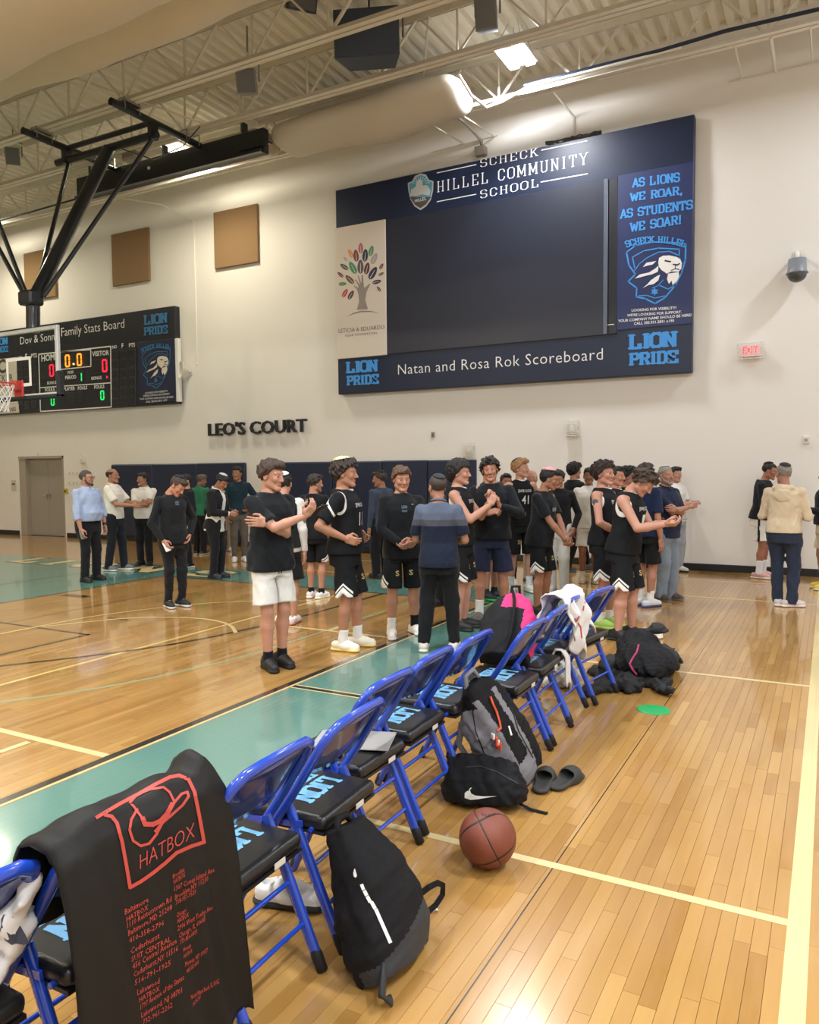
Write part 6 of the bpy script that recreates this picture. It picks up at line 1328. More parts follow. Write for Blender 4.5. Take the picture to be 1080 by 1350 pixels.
def make_chair():
    t = empty('folding_chair')
    q = [(-.225, .22, .012), (-.225, .03, .40), (-.225, -.10, .59), (-.222, -.19, .735), (-.205, -.218, .778), (-.165, -.228, .798), (-.08, -.234, .806), (.08, -.234, .806), (.165, -.228, .798), (.205, -.218, .778), (.222, -.19, .735), (.225, -.10, .59), (.225, .03, .40), (.225, .22, .012)]
    MB().tube(q, .0165, 10, cap=True, flat=1.25).obj('frame_tube', M_BLUE, t)
    for sx in (-1, 1):
        lg = MB().tube([(sx * .204, -.035, .50), (sx * .202, -.245, .03)], .0165, 8, flat=1.35).obj('rear_leg', M_BLUE, t)
        MB().lathe([(.0, -.03), (.02, -.028), (.021, .03), (.017, .045)], (sx * .202, -.248, .03), 10, 0, (0, .41, .91)).obj('foot_cap', M_RUB, lg)
        MB().lathe([(.0, -.012), (.02, -.012), (.021, .03), (.017, .045)], (sx * .225, .222, .02), 10, 0, (0, -.42, .9)).obj('foot_cap', M_RUB, t)
        MB().bar((sx * .212, -.10, .44), (sx * .212, .15, .415), .010, .022).obj('seat_rail', M_BLUE, t)
    for z in (.285, .155):
        y = -.035 - .21 * (.50 - z) / .47; MB().tube([(-.2, y, z), (.2, y, z)], .0085, 8).obj('rung', M_BLUE, t)
    MB().tube([(-.225, .15, .15), (.225, .15, .15)], .0085, 8).obj('front_rung', M_BLUE, t); MB().tube([(-.215, -.135, .425), (.215, -.135, .425)], .009, 8).obj('seat_bar', M_BLUE, t)
    V = []; F = []; nx, nz = 14, 6
    for th in (0, .006):
        for i in range(nx + 1):
            for j in range(nz + 1):
                x = (-1 + 2 * i / nx) * .205; u = j / nz; z = .60 + u * .20; y = -.10 - u * .12 - .022 * (1 - (x / .205) ** 2) - th; z -= .012 * (abs(x) / .205) ** 4 * u; z += .018 * (abs(x) / .205) ** 3 * (1 - u); V.append((x, y, z))
    n = (nx + 1) * (nz + 1)
    for i in range(nx):
        for j in range(nz):
            a = i * (nz + 1) + j; qd = (a, a + nz + 1, a + nz + 2, a + 1); F += [qd[::-1], tuple(k + n for k in qd)]
    bd = [i * (nz + 1) for i in range(nx + 1)] + [nx * (nz + 1) + j for j in range(1, nz + 1)] + [i * (nz + 1) + nz for i in range(nx - 1, -1, -1)] + [j for j in range(nz - 1, 0, -1)]
    for k in range(len(bd)): a, b = bd[k], bd[(k + 1) % len(bd)]; F.append((a, b, b + n, a + n))
    MB().add(V, F, 0, True).obj('back_panel', M_BLUED, t)
    me = np_mesh('seat_cushion', *SEATV); st = link_mesh('seat_cushion', me, M_VINYL, t)
    MB().box((0, .01, .412), (.40, .39, .012)).obj('seat_pan', M_VINYL, t)
    for txt, y, h, w in (('LION', .075, .105, .25), ('PRIDE', -.03 + .075 - .0, .08, .25)):
        VV, FF = block_geo(txt, .24, .22, .06, .10); VV = fit_geo(VV, w, h); VV, FF = dice(VV, FF, .03)
        yy = -.09 if txt == 'LION' else .025     # LION nearer the back; read from the court side
        o2, f2 = stick(SEATB, VV, FF, (0, yy + (h if txt == 'LION' else h), .47), (-1, 0, 0), (0, -1, 0), (0, 0, 1), .0015)
        MB().add(o2, f2).obj('seat_lettering', M_LBLUE, st)
    MB().box((.05, -.197, .43), (.06, .003, .02)).obj('seat_tag', M_TAG, st)
    return t
chair0 = make_chair()
CH = [  # y of the chair centre, x of its back, turn, label
    (.93, -1.60, -1, 'blue folding chair cut by the left edge, with white cloth on its seat'),
    (1.40, -1.575, 0, 'blue folding chair almost hidden under the black garment bag'),
    (1.88, -1.495, 2, 'blue folding chair right beside the black garment bag'),
    (2.37, -1.50, 3, 'blue folding chair behind the standing black backpack, second from the garment bag'),
    (2.83, -1.62, 0, 'blue folding chair with a tablet lying on its seat'),
    (3.29, -1.64, 1, 'blue folding chair just past the tablet chair, its seat empty'),
    (3.75, -1.62, 0, 'blue folding chair right before the grey and black backpack'),
    (4.21, -1.46, 0, 'blue folding chair behind the grey and black backpack, pushed back'),
    (4.67, -1.47, 1, 'blue folding chair holding the black and pink backpack'),
    (5.13, -1.50, 0, 'blue folding chair with the white jersey over its back'),
    (5.62, -1.42, -9, 'blue folding chair at the far end of the row')]
for i, (cy, bx, rz, lb) in enumerate(CH):
    c = chair0 if i == 0 else copy_tree(chair0)
    c.location = (bx - .235, cy, 0); c.rotation_euler = (0, 0, R(90 + rz)); c.scale = (.94, 1, 1); tag(c, lb, 'chair', 'row of blue folding chairs')
# ------------------------------------------------------------------ things on and around the chairs
def frame_m(z, x):
    z = np.array(z) / np.linalg.norm(z); x = np.array(x) - z * (np.array(x) @ z); x /= np.linalg.norm(x); return np.stack([x, np.cross(z, x), z], 1)
def solid(name, g, m, label=None, cat=None, parent=None, mi=None, **kw):
    V, Q = g.mesh(); me = np_mesh(name, V, Q, mi=mi(V[Q].mean(1)) if mi else None); o = link_mesh(name, me, m, parent, label=label, cat=cat, **kw)
    return o, BVHTree.FromPolygons([tuple(v) for v in V], [tuple(q) for q in Q])
def cam_stick(bvh, pts, off=.002):
    """put points given as pixels onto the surface seen there"""
    out = []; c = Vector((0, 0, CAM_H))
    for px, py in pts:
        d = ray(px, py).normalized(); h = bvh.ray_cast(c, d)
        out.append(h[0] - d * off if h[0] is not None else None)
    return out
# garment bag draped over the second chair
def drape(path, yf, zf, th_=.01, m=40, dxf=None):
    P = []
    for k in range(len(path) - 1):
        for q in range(5): t = q / 5; P.append((path[k][0] * (1 - t) + path[k + 1][0] * t, path[k][1] * (1 - t) + path[k + 1][1] * t))
    P.append(path[-1]); n = len(P); V = []
    for th in (0, 1):
        for i, (x, z) in enumerate(P):
            t = i / (n - 1)
            for j in range(m + 1):
                s = j / m; y = yf(s, t); V.append((x + dxf(y, z, t) - th * th_, y, z + zf(s, t) - (th * th_ if .35 < t < .6 else 0)))
    N = n * (m + 1); F = []
    for i in range(n - 1):
        for j in range(m): a = i * (m + 1) + j; q = (a, a + 1, a + m + 2, a + m + 1); F += [q[::-1], tuple(k + N for k in q)]
    bd = [j for j in range(m + 1)] + [i * (m + 1) + m for i in range(1, n)] + [(n - 1) * (m + 1) + j for j in range(m - 1, -1, -1)] + [i * (m + 1) for i in range(n - 2, 0, -1)]
    for k in range(len(bd)): a, b = bd[k], bd[(k + 1) % len(bd)]; F.append((a, b, b + N, a + N))
    return V, F
def bag_surface():
    path = [(-1.69, .58), (-1.69, .66), (-1.685, .74), (-1.675, .80), (-1.655, .84), (-1.615, .856), (-1.56, .848), (-1.525, .80), (-1.505, .71), (-1.49, .58), (-1.483, .44), (-1.478, .31), (-1.472, .20), (-1.468, .11)]
    P = []
    for k in range(len(path) - 1):
        for q in range(5): t = q / 5; P.append((path[k][0] * (1 - t) + path[k + 1][0] * t, path[k][1] * (1 - t) + path[k + 1][1] * t))
    P.append(path[-1]); n = len(P); m = 40; V = []
    for th in (0, 1):
        for i, (x, z) in enumerate(P):
            t = i / (n - 1)
            for j in range(m + 1):
                s = j / m; y0, y1 = 1.125 + .01 * max(0, t - .5), 1.665 + .12 * max(0, t - .45); y = y0 + (y1 - y0) * s
                dx = .010 * math.sin(y * 21 + z * 3) * (t > .35) * min(1, (t - .35) * 3) + .012 * math.sin(y * 9 + 2 + z * 4) * t + .006 * math.sin(y * 47 + z * 11)
                e = min(s, 1 - s); dz = -.02 * max(0, 1 - e / .06) ** 2 + .008 * math.sin(y * 30 + 1) * math.exp(-((t - .4) / .1) ** 2) + .014 * (s > .82) * math.exp(-((s - .93) / .05) ** 2) * math.exp(-((t - .38) / .15) ** 2) * 3
                V.append((x + dx - th * .012, y, z + dz - (th * .010 if .3 < t < .5 else 0)))
    N = n * (m + 1); F = []
    for i in range(n - 1):
        for j in range(m): a = i * (m + 1) + j; q = (a, a + 1, a + m + 2, a + m + 1); F += [q[::-1], tuple(k + N for k in q)]
    bd = [j for j in range(m + 1)] + [i * (m + 1) + m for i in range(1, n)] + [(n - 1) * (m + 1) + j for j in range(m - 1, -1, -1)] + [i * (m + 1) for i in range(n - 2, 0, -1)]
    for k in range(len(bd)): a, b = bd[k], bd[(k + 1) % len(bd)]; F.append((a, b, b + N, a + N))
    return V, F
V, F = bag_surface()
gb = empty('garment_bag', (-1.48, 1.4, .1), label='black garment bag with red hat logo and addresses hung over a chair back', cat='garment bag')
under(MB().add(V, F, 0, True).obj('bag_cloth', mat('bag_fabric', '151311', .6, noise=.06, nscale=15, bump=.1, bscale=200, spec=.3)), gb)
GBV = BVHTree.FromPolygons(V, F); M_RED = mat('bag_print_red', 'b8443a', .55, noise=.06)
def g1(x, y): return (x / 3.176, 1000 + y / 3.176)
def cam_line(name, pts, w, closed=False, par=gb, m=M_RED, f=g1, bvh=None):
    mb = MB(); P = list(pts) + ([pts[0]] if closed else [])
    for (a, b) in zip(P[:-1], P[1:]):
        L = math.hypot(b[0] - a[0], b[1] - a[1]); n = max(1, int(L / 12)); dx, dy = (b[0] - a[0]) / L, (b[1] - a[1]) / L
        for k in range(n):
            p0 = (a[0] + (b[0] - a[0]) * k / n, a[1] + (b[1] - a[1]) * k / n); p1_ = (a[0] + (b[0] - a[0]) * (k + 1) / n, a[1] + (b[1] - a[1]) * (k + 1) / n); e = w * .3
            q = cam_stick(bvh or GBV, [f(p0[0] - dy * w / 2 - dx * e, p0[1] + dx * w / 2 - dy * e), f(p0[0] + dy * w / 2 - dx * e, p0[1] - dx * w / 2 - dy * e), f(p1_[0] + dy * w / 2 + dx * e, p1_[1] - dx * w / 2 + dy * e), f(p1_[0] - dy * w / 2 + dx * e, p1_[1] + dx * w / 2 + dy * e)], .003)
            if all(v is not None for v in q) and max((q[i] - q[i - 1]).length for i in range(4)) < .1: mb.add(q, [(0, 1, 2, 3)])
    o = mb.obj(name, m); return under(o, par)
cam_line('printed_box', [(405, 246), (500, 190), (580, 148), (650, 108), (710, 78), (750, 70), (790, 88), (815, 140), (835, 240), (855, 350), (800, 368), (740, 395), (690, 440), (640, 480), (590, 515), (545, 540), (530, 450), (512, 350), (490, 270), (468, 242), (440, 236)], 15)
cam_line('printed_hat', [(600, 255), (560, 200), (545, 183), (575, 150), (630, 128), (685, 120), (710, 140), (730, 180)], 10); cam_line('printed_hat', [(575, 212), (550, 255), (543, 300), (558, 345), (590, 366), (625, 356), (655, 318), (690, 250), (725, 190), (760, 148), (785, 140), (790, 158), (765, 195), (715, 240), (685, 265), (650, 305)], 11)
cam_line('printed_hat', [(598, 250), (608, 275), (640, 276), (672, 262), (700, 232), (722, 190)], 20)
def cam_text(body, a, b, h, f=g1, par=gb, m=M_RED, bvh=None, bold=0.0):
    VV, FF = text_geo(body, 1, 1, bold, res=3 if h > 40 else 1); x0 = min(v.x for v in VV); x1 = max(v.x for v in VV); y1 = max(v.y for v in VV); n = len(VV)
    V3 = []
    for v in VV: t = (v.x - x0) / (x1 - x0); V3.append(f(a[0] + (b[0] - a[0]) * t, a[1] + (b[1] - a[1]) * t - v.y / y1 * h))
    q = cam_stick(bvh or GBV, V3, .003); ok = [i for i, p in enumerate(q) if p is not None]; mp = {i: k for k, i in enumerate(ok)}
    mb = MB(); mb.add([q[i] for i in ok], [tuple(mp[i] for i in fc) for fc in FF if all(i in mp for i in fc)]); return under(mb.obj('printed_text', m), par)
cam_text('HATBOX', (586, 465), (815, 328), 62, bold=-.012)
for body, a, b, h in (('Baltimore', (523, 655), (622, 600), 24), ('HATBOX', (530, 685), (620, 632), 22), ('1110 Reisterstown Rd', (533, 712), (718, 598), 24), ('Baltimore,MD 21208', (537, 744), (720, 632), 24), ('410-358-2796', (541, 774), (687, 697), 22),
    ('Cedarhurst', (547, 820), (668, 752), 24), ('SUIT CENTRAL', (551, 852), (715, 765), 22), ('456 Central Avenue', (555, 884), (740, 772), 24), ('Cedarhurst,NY 11516', (560, 917), (745, 805), 24), ('516-791-1925', (565, 950), (715, 864), 22),
    ('Lakewood', (575, 992), (668, 942), 24), ('HATBOX', (583, 1022), (668, 972), 22), ('1797 Avenue of the States', (588, 1054), (770, 925), 24), ('Lakewood, NJ 08701', (592, 1087), (762, 980), 24), ('732-961-2262', (598, 1116), (722, 1040), 22),
    ('Brooklyn', (724, 504), (772, 473), 20), ('HATBOX', (727, 528), (775, 495), 20), ('1307 Coney Island Ave', (730, 557), (898, 474), 22), ('Brooklyn,NY 11230', (733, 592), (872, 512), 22), ('718-951-9533', (736, 614), (820, 566), 20),
    ('Chicago', (740, 668), (780, 642), 20), ('HATBOX', (743, 692), (790, 662), 20), ('2906 West Touhy Ave', (745, 722), (890, 632), 22), ('Chicago, IL 60645', (750, 755), (860, 680), 22), ('773-856-6493', (755, 780), (825, 732), 20),
    ('Monsey', (768, 812), (800, 788), 18), ('HATBOX', (770, 838), (805, 812), 18), ('Monsey, NY 10977', (776, 872), (870, 812), 20), ('845-352-6493', (782, 900), (832, 860), 18), ('North Miami Beach, FL 33162', (800, 1010), (918, 940), 20), ('305-705-2400', (808, 1040), (840, 1005), 18)):
    cam_text(body, a, b, h)
M_WCL = cloth('white_cloth', 'd6d3d0'); M_BFAB = mat('black_bag_fabric', '17171a', .75, noise=.12, nscale=40, bump=.35, bscale=260, spec=.2); M_GFAB = mat('grey_bag_fabric', '79797f', .7, noise=.08, bump=.3, bscale=220); M_DGF = mat('charcoal_bag_fabric', '2c2d31', .65, noise=.1, bump=.25, bscale=240)
# white cloth on the first chair
g = Fld((-2.15, .72, .44), (-1.5, 1.32, .86), .01); g.ell((-1.83, 1.0, .53), (.2, .17, .06), 0).cap((-1.7, 1.08, .56), (-1.62, 1.14, .74), .05, .03, .04, flat=((1, 0, 0), 1.5)); g.cap((-1.66, .9, .56), (-1.6, .85, .7), .05, .03, .04, flat=((1, 0, 0), 1.5)); g.noise(.022, 34, 5); g.noise(.012, 80, 6)
wc = empty('crumpled_shirt', (-1.8, 1.0, .48), label='crumpled white shirt with dark print lying on the leftmost chair', cat='shirt'); o, bv = solid('shirt_cloth', g, M_WCL); under(o, wc)
for (cx, cy, w) in ((-1.70, 1.03, .05), (-1.66, 1.10, .035), (-1.78, .93, .04)):
    VV = [Vector((math.cos(a) * w * (1 + .3 * math.sin(3 * a)), math.sin(a) * w * .6, 0)) for a in np.linspace(0, 5.8, 12)]; o2, f2 = stick(bv, VV, [tuple(range(12))], (cx, cy, .6), (1, 0, 0), (0, 1, 0), (.5, -.4, .8), .003); under(MB().add(o2, f2).obj('dark_print', mat('cloth_print_dark', '3a3c4a', .7)), wc)
# black backpack standing against the chair legs
def black_backpack():
    t = empty('backpack', (-1.25, 2.2, 0), label='black sports backpack with white dashes standing at the chair legs, nearest the ball', cat='backpack')
    M = frame_m((-.22, .04, .47), (0.06, -1, 0)); o = (-1.30, 2.225, .065); g = Fld((-1.85, 1.85, -.01), (-.95, 2.75, .75), .008)
    pr = [(-.06, .16, .09, .0), (.03, .19, .105, .005), (.13, .18, .11, .01), (.23, .155, .10, .01), (.31, .13, .085, .0), (.37, .108, .06, -.01), (.42, .09, .045, -.015)]
    g.loft(o, M, pr, 0, ex=3.0); g.noise(.008, 16, 4); g.noise(.003, 55, 9); ctr = np.array(o)
    g.cap(ctr + M @ np.array((-.11, .07, .37)), ctr + M @ np.array((.0, .105, .26)), .008, .008, .015, 's'); g.cap(ctr + M @ np.array((.09, .07, .37)), ctr + M @ np.array((.0, .105, .26)), .007, .007, .015, 's')
    g.cap(ctr + M @ np.array((-.11, .12, .10)), ctr + M @ np.array((-.05, .12, .34)), .006, .006, .012, 's'); g.plane((0, 0, .002), (0, 0, -1))
    def mi(C):
        q = (C - ctr) @ M; return ((q[:, 2] < .045 - q[:, 0] * .3) & (q[:, 1] > -.02)).astype(int)
    ob, bv = solid('bag_body', g, [M_BFAB, M_DGF], mi=mi); under(ob, t)
    cam_line('printed_dash', [(626, 530), (632, 546)], 14, par=t, m=M_WHITE, f=lambda x, y: (280 + x / 3.176, 1000 + y / 3.176), bvh=bv)
    for a, b in (((638, 556), (645, 570)), ((650, 580), (660, 598)), ((668, 604), (680, 625)), ((686, 634), (745, 768))): cam_line('printed_dash', [a, b], 15, par=t, m=M_WHITE, f=lambda x, y: (280 + x / 3.176, 1000 + y / 3.176), bvh=bv)
    sw = [(597, 460), (603, 480), (606, 492), (600, 499), (592, 494), (590, 480), (593, 466)]; q = cam_stick(bv, [(280 + x / 3.176, 1000 + y / 3.176) for x, y in sw], .003)
    if all(q): under(MB().add(q, [tuple(range(len(q)))]).obj('swoosh_mark', M_WHITE), t)
    c = ctr + M @ np.array((-.16, .03, .06)); under(MB().ribbon([Vector(c) + Vector(v) for v in ((0, 0, .02), (.04, .06, .05), (.055, .10, .05), (.06, .135, .025), (.055, .14, -.015), (.04, .11, -.045), (.02, .06, -.06), (0, .02, -.06))], .022, .003, (.8, -.6, .3)).obj('strap', M_BFAB), t)
    c = ctr + M @ np.array((.12, .05, .0)); under(MB().tube([Vector(c), Vector(c) + Vector((.05, -.10, -.05)), Vector(c) + Vector((.06, -.06, -.085))], .02, 8, flat=.4).obj('strap', M_DGF), t)
    c = ctr + M @ np.array((0, -.02, .405)); under(MB().tube([Vector(c + M @ np.array((-.05, 0, 0))), Vector(c + M @ np.array((-.02, 0, .04))), Vector(c + M @ np.array((.03, 0, .04))), Vector(c + M @ np.array((.06, 0, 0)))], .012, 8).obj('top_handle', M_BFAB), t)
black_backpack()
# basketball
def basketball(P, label, r=.1215, rot=(0, 0, 0), n=72):
    Rm = np.array(Matrix.Rotation(R(rot[2]), 3, 'Z') @ Matrix.Rotation(R(rot[1]), 3, 'Y') @ Matrix.Rotation(R(rot[0]), 3, 'X')); V = []; sd = []
    m = n * 2
    for i in range(n + 1):
        for j in range(m):
            a, b = math.pi * i / n, 2 * math.pi * j / m; V.append((math.sin(a) * math.cos(b), math.sin(a) * math.sin(b), math.cos(a)))
    V = np.array(V); q = V @ Rm; x, y, z = q[:, 0], q[:, 1], q[:, 2]
    sd = np.minimum(np.minimum(np.abs(x), np.abs(z)), np.abs(np.abs(x) - (.74 - .62 * z * z)) * .8)
    V = V * (r * (1 - .022 * np.exp(-(sd / .018) ** 2)))[:, None]
    Q = [(i * m + j, (i + 1) * m + j, (i + 1) * m + (j + 1) % m, i * m + (j + 1) % m) for i in range(n) for j in range(m)]
    if 'ball' not in MATS:
        t = NT('basketball_leather'); at = t.attr('seam').outputs['Fac']; f = t.noise(12, 3, t.coord('Object')); t.set(col=t.mix(t.math('LESS_THAN', at, .024), t.mix(f, hexc('6a3323'), hexc('82432e')), hexc('2a1a15')), rough=.55)
        vo = t.node('ShaderNodeTexVoronoi'); vo.inputs['Scale'].default_value = 260; t.link(t.coord('Object'), vo.inputs['Vector']); t.bump(vo.outputs['Distance'], .35, .0015); MATS['ball'] = t.m
    o = link_mesh('basketball', np_mesh('basketball', V, Q, attrs={'seam': sd}), MATS['ball'], label=label, cat='ball'); o.location = (P[0], P[1], P[2] + r); return o
b1 = basketball(on_floor(643, 1141), 'brown basketball on the floor in front of the black shoe bag', rot=(62, 20, 115))
bo = b1.location; VV, FF = text_geo('WILSON', 1, 1.05, .03); VV = fit_geo(VV, .075, .014)
out = []
for v in VV:
    a = v.x / .1215; e = R(68) + v.y / .1215; hd = R(-60); p = Vector((math.cos(e) * math.cos(hd + a / math.cos(e)), math.cos(e) * math.sin(hd + a / math.cos(e)), math.sin(e))); out.append(p * .1222)
MB().add(out, FF).obj('maker_lettering', mat('ball_ink', '1f1512', .6), b1)
basketball(on_floor(394, 727), 'small looking basketball on the floor by the distant navy wall pads', n=24, rot=(20, 10, 40))
# black shoe bag with swoosh
def shoe_bag():
    t = empty('shoe_bag', (-1.55, 3.55, 0), label='black shoe bag with a white swoosh lying behind the basketball', cat='bag')
    M = frame_m((-.10, .22, .9), (-1, -.10, 0)); c = np.array((-1.50, 3.53, .02)); g = Fld((-1.95, 3.1, -.01), (-1.15, 4.0, .42), .008)
    g.loft(c, M, [(.0, .185, .10, 0), (.05, .20, .11, 0), (.11, .20, .10, 0), (.16, .185, .07, 0), (.20, .165, .04, 0), (.225, .14, .018, 0)], 0, ex=3.2); g.noise(.011, 24, 12); g.noise(.004, 60, 3)
    g.plane((0, 0, .002), (0, 0, -1)); o, bv = solid('bag_body', g, M_BFAB); under(o, t)
    f = lambda x, y: (580 + x / 3.176, 860 + y / 3.176)
    sw = [(240, 602), (200, 604), (165, 603), (138, 596), (127, 585), (128, 572), (134, 565), (118, 574), (106, 588), (101, 600), (106, 611), (120, 617), (145, 616), (180, 611), (215, 606)]
    top = [(127, 585), (134, 596), (150, 603), (180, 605), (210, 604), (240, 602)]; low = [(101, 602), (112, 615), (140, 617), (175, 612), (208, 606), (240, 602)]; mb = MB()
    top = [(134, 566), (126, 578), (132, 592), (150, 600), (180, 603), (210, 603), (240, 602)]; low = [(128, 568), (104, 590), (104, 610), (128, 618), (160, 615), (200, 608), (240, 602)]
    for k in range(6):
        q = cam_stick(bv, [f(*top[k]), f(*top[k + 1]), f(*low[k + 1]), f(*low[k])], .003)
        if all(v is not None for v in q): mb.add(q, [(0, 1, 2, 3)])
    under(mb.obj('swoosh_mark', M_WHITE), t)
    cam_line('zip', [(110, 480), (170, 476), (240, 500), (330, 550)], 4, par=t, m=M_DGF, f=f, bvh=bv)
    a = on_floor(683, 1065); b = on_floor(722, 1074); under(MB().ribbon([a + Vector((-.05, .02, .07)), a + Vector((-.01, 0, .03)), a.lerp(b, .4) + Vector((0, 0, .008)), b + Vector((0, 0, .006))], .022, .004).obj('strap', M_BFAB), t)
    ta = on_floor(693, 1064) + Vector((0, 0, .02)); mb = MB(); rot = Matrix.Rotation(R(35), 3, 'Z') @ Matrix.Rotation(R(-62), 3, 'X'); mb.box(ta + Vector((-.02, 0, .035)), (.035, .085, .002), 0, rot)
    for k in range(6): mb.box(ta + Vector((-.02, 0, .035)) + rot @ Vector((-.012 + k * .0048, -.015, -.0016)), (.002, .03, .001), 1, rot)
    under(mb.obj('price_tag', [M_TAG, M_RUB]), t)
shoe_bag()
# grey and black backpack against the chair
def grey_backpack():
    t = empty('backpack', (-1.5, 3.9, 0), label='grey and black backpack with an orange zip cord leaning on a chair leg', cat='backpack')
    M = frame_m((-.32, -.05, .66), (-.62, -.78, 0)); M = frame_m((-.24, -.20, .62), (-.45, -.9, 0)); c = np.array((-1.45, 3.88, .06)); g = Fld((-2.1, 3.1, -.01), (-1.0, 4.3, .95), .009)
    g.loft(c, M, [(-.03, .155, .10, 0), (.06, .175, .12, 0), (.2, .175, .125, 0), (.34, .155, .11, 0), (.46, .125, .085, 0), (.54, .09, .06, 0), (.575, .05, .035, 0)], 0, ex=2.8); g.noise(.012, 20, 31); g.noise(.005, 60, 8); g.plane((0, 0, .002), (0, 0, -1))
    def mi(C):
        q = (C - c) @ M; x, y, z = q[:, 0], q[:, 1], q[:, 2]; m = np.zeros(len(C), int)
        m[(y > 0) & (np.abs(x - .015) > .045) & (np.abs(x - .015) < .078) & (z < .5)] = 1; m[(x > .09) & (z > .16) & (z < .46)] = 1; m[(x < -.10) & (np.abs(y - .02) < .03)] = 1; m[(y > 0) & (np.abs(x - .015) < .05) & (z < .10)] = 1; return m
    o, bv = solid('bag_body', g, [M_BFAB, M_GFAB], mi=mi); under(o, t); f = lambda x, y: (580 + x / 3.176, 860 + y / 3.176); M_OR = mat('orange_cord', 'd9532e', .5); 
    def P(x, y, of=.012):
        q = cam_stick(bv, [f(x, y)], of); return q[0]
    pts = [P(*p) for p in ((212, 185), (222, 215), (238, 250), (250, 290), (255, 318), (240, 330))]; pts = [p for p in pts if p is not None]
    under(MB().tube(pts, .006, 6).obj('orange_cord', M_OR), t)
    for k, (x, y, w, h, m_) in enumerate(((235, 370, .05, .05, M_OR), (222, 352, .03, .03, M_WHITE), (248, 392, .035, .04, M_OR), (243, 378, .02, .03, M_WHITE), (228, 388, .02, .02, mat('tag_purple', '5a4a78', .5)))):
        p = P(x, y)
        if p is not None: under(MB().box(p, (.012, w, h), bev=.003, rot=.6 + k * .3).obj('key_tag', m_), t)
    cam_line('zip', [(300, 230), (330, 330), (390, 440)], 5, par=t, m=M_RUB, f=f, bvh=bv); cam_line('zip', [(130, 200), (150, 330), (200, 460)], 5, par=t, m=M_RUB, f=f, bvh=bv); cam_line('logo_stroke', [(290, 310), (300, 345)], 7, par=t, m=M_WHITE, f=f, bvh=bv)
    top = c + M @ np.array((0, 0, .57)); under(MB().tube([Vector(top + M @ np.array((-.05, 0, -.02))), Vector(top + M @ np.array((-.03, .01, .05))), Vector(top + M @ np.array((.03, .01, .05))), Vector(top + M @ np.array((.06, 0, -.03)))], .012, 8).obj('top_handle', M_GFAB), t)
    a = c + M @ np.array((.14, -.06, .4)); b = c + M @ np.array((.18, -.10, .15)); under(MB().tube([Vector(a), Vector((a + b) / 2 + np.array((-.05, 0, 0))), Vector(b)], .018, 8, flat=.4).obj('strap', M_GFAB), t)
grey_backpack()
# slides
def slide(P, rz, label, s=1.0):
    V, Q, mi = shoe_geo('slide'); V = V.copy(); V[:, 1] -= .02; me = np_mesh('slide_sandal', V * s, Q); o = link_mesh('slide_sandal', me, mat('charcoal_foam', '33322f', .75, noise=.06, bump=.1, bscale=150), label=label, cat='sandal', group='pair of charcoal slides by the grey backpack' if 'pair' in label else None); o.location = P; o.rotation_euler = (0, 0, rz); return o
def foam_slide(P, rz, label, rot=None, group=None, m=None):
    g = Fld((-.07, -.17, -.01), (.07, .17, .11), .005); g.cap((0, -.085, .018), (0, .02, .018), .046, .045, 0, flat=((0, 0, 1), 2.4)); g.cap((0, .02, .018), (0, .095, .018), .045, .054, .01, flat=((0, 0, 1), 2.6)); g.ell((0, .045, .028), (.058, .085, .058), .01)
    g.ell((0, .0, .050), (.042, .115, .026), .008, 's'); g.ell((0, -.06, .054), (.039, .088, .034), .008, 's'); g.plane((0, 0, 0), (0, 0, -1)); V, Q = g.mesh()
    o = link_mesh('slide_sandal', np_mesh('slide_sandal', V, Q), m or mat('charcoal_foam', '33322f', .75, noise=.06), label=label, cat='sandal', group=group); o.location = P; o.rotation_euler = rot or (0, 0, rz); return o
foam_slide(on_floor(717, 1036), R(8), 'left charcoal slide sandal of the pair beside the grey backpack', group='pair of charcoal slides')
foam_slide(on_floor(746, 1034), R(-14), 'right charcoal slide sandal of the pair beside the grey backpack', group='pair of charcoal slides')
# tablet
tb = empty('tablet', (-1.89, 2.84, .485), R(20), label='tablet in an open grey cover lying on a chair seat', cat='tablet')
MB().box((-.04, .0, .006), (.17, .23, .008), bev=.003).obj('tablet_body', mat('tablet_grey', '3a3b40', .3), tb); MB().box((-.04, 0, .0105), (.155, .21, .001)).obj('screen', mat('tablet_screen', '9fa0a4', .12), tb); MB().box((.14, .01, .004), (.17, .23, .006), bev=.002).obj('cover', mat('tablet_cover', '8d8b88', .6), tb)
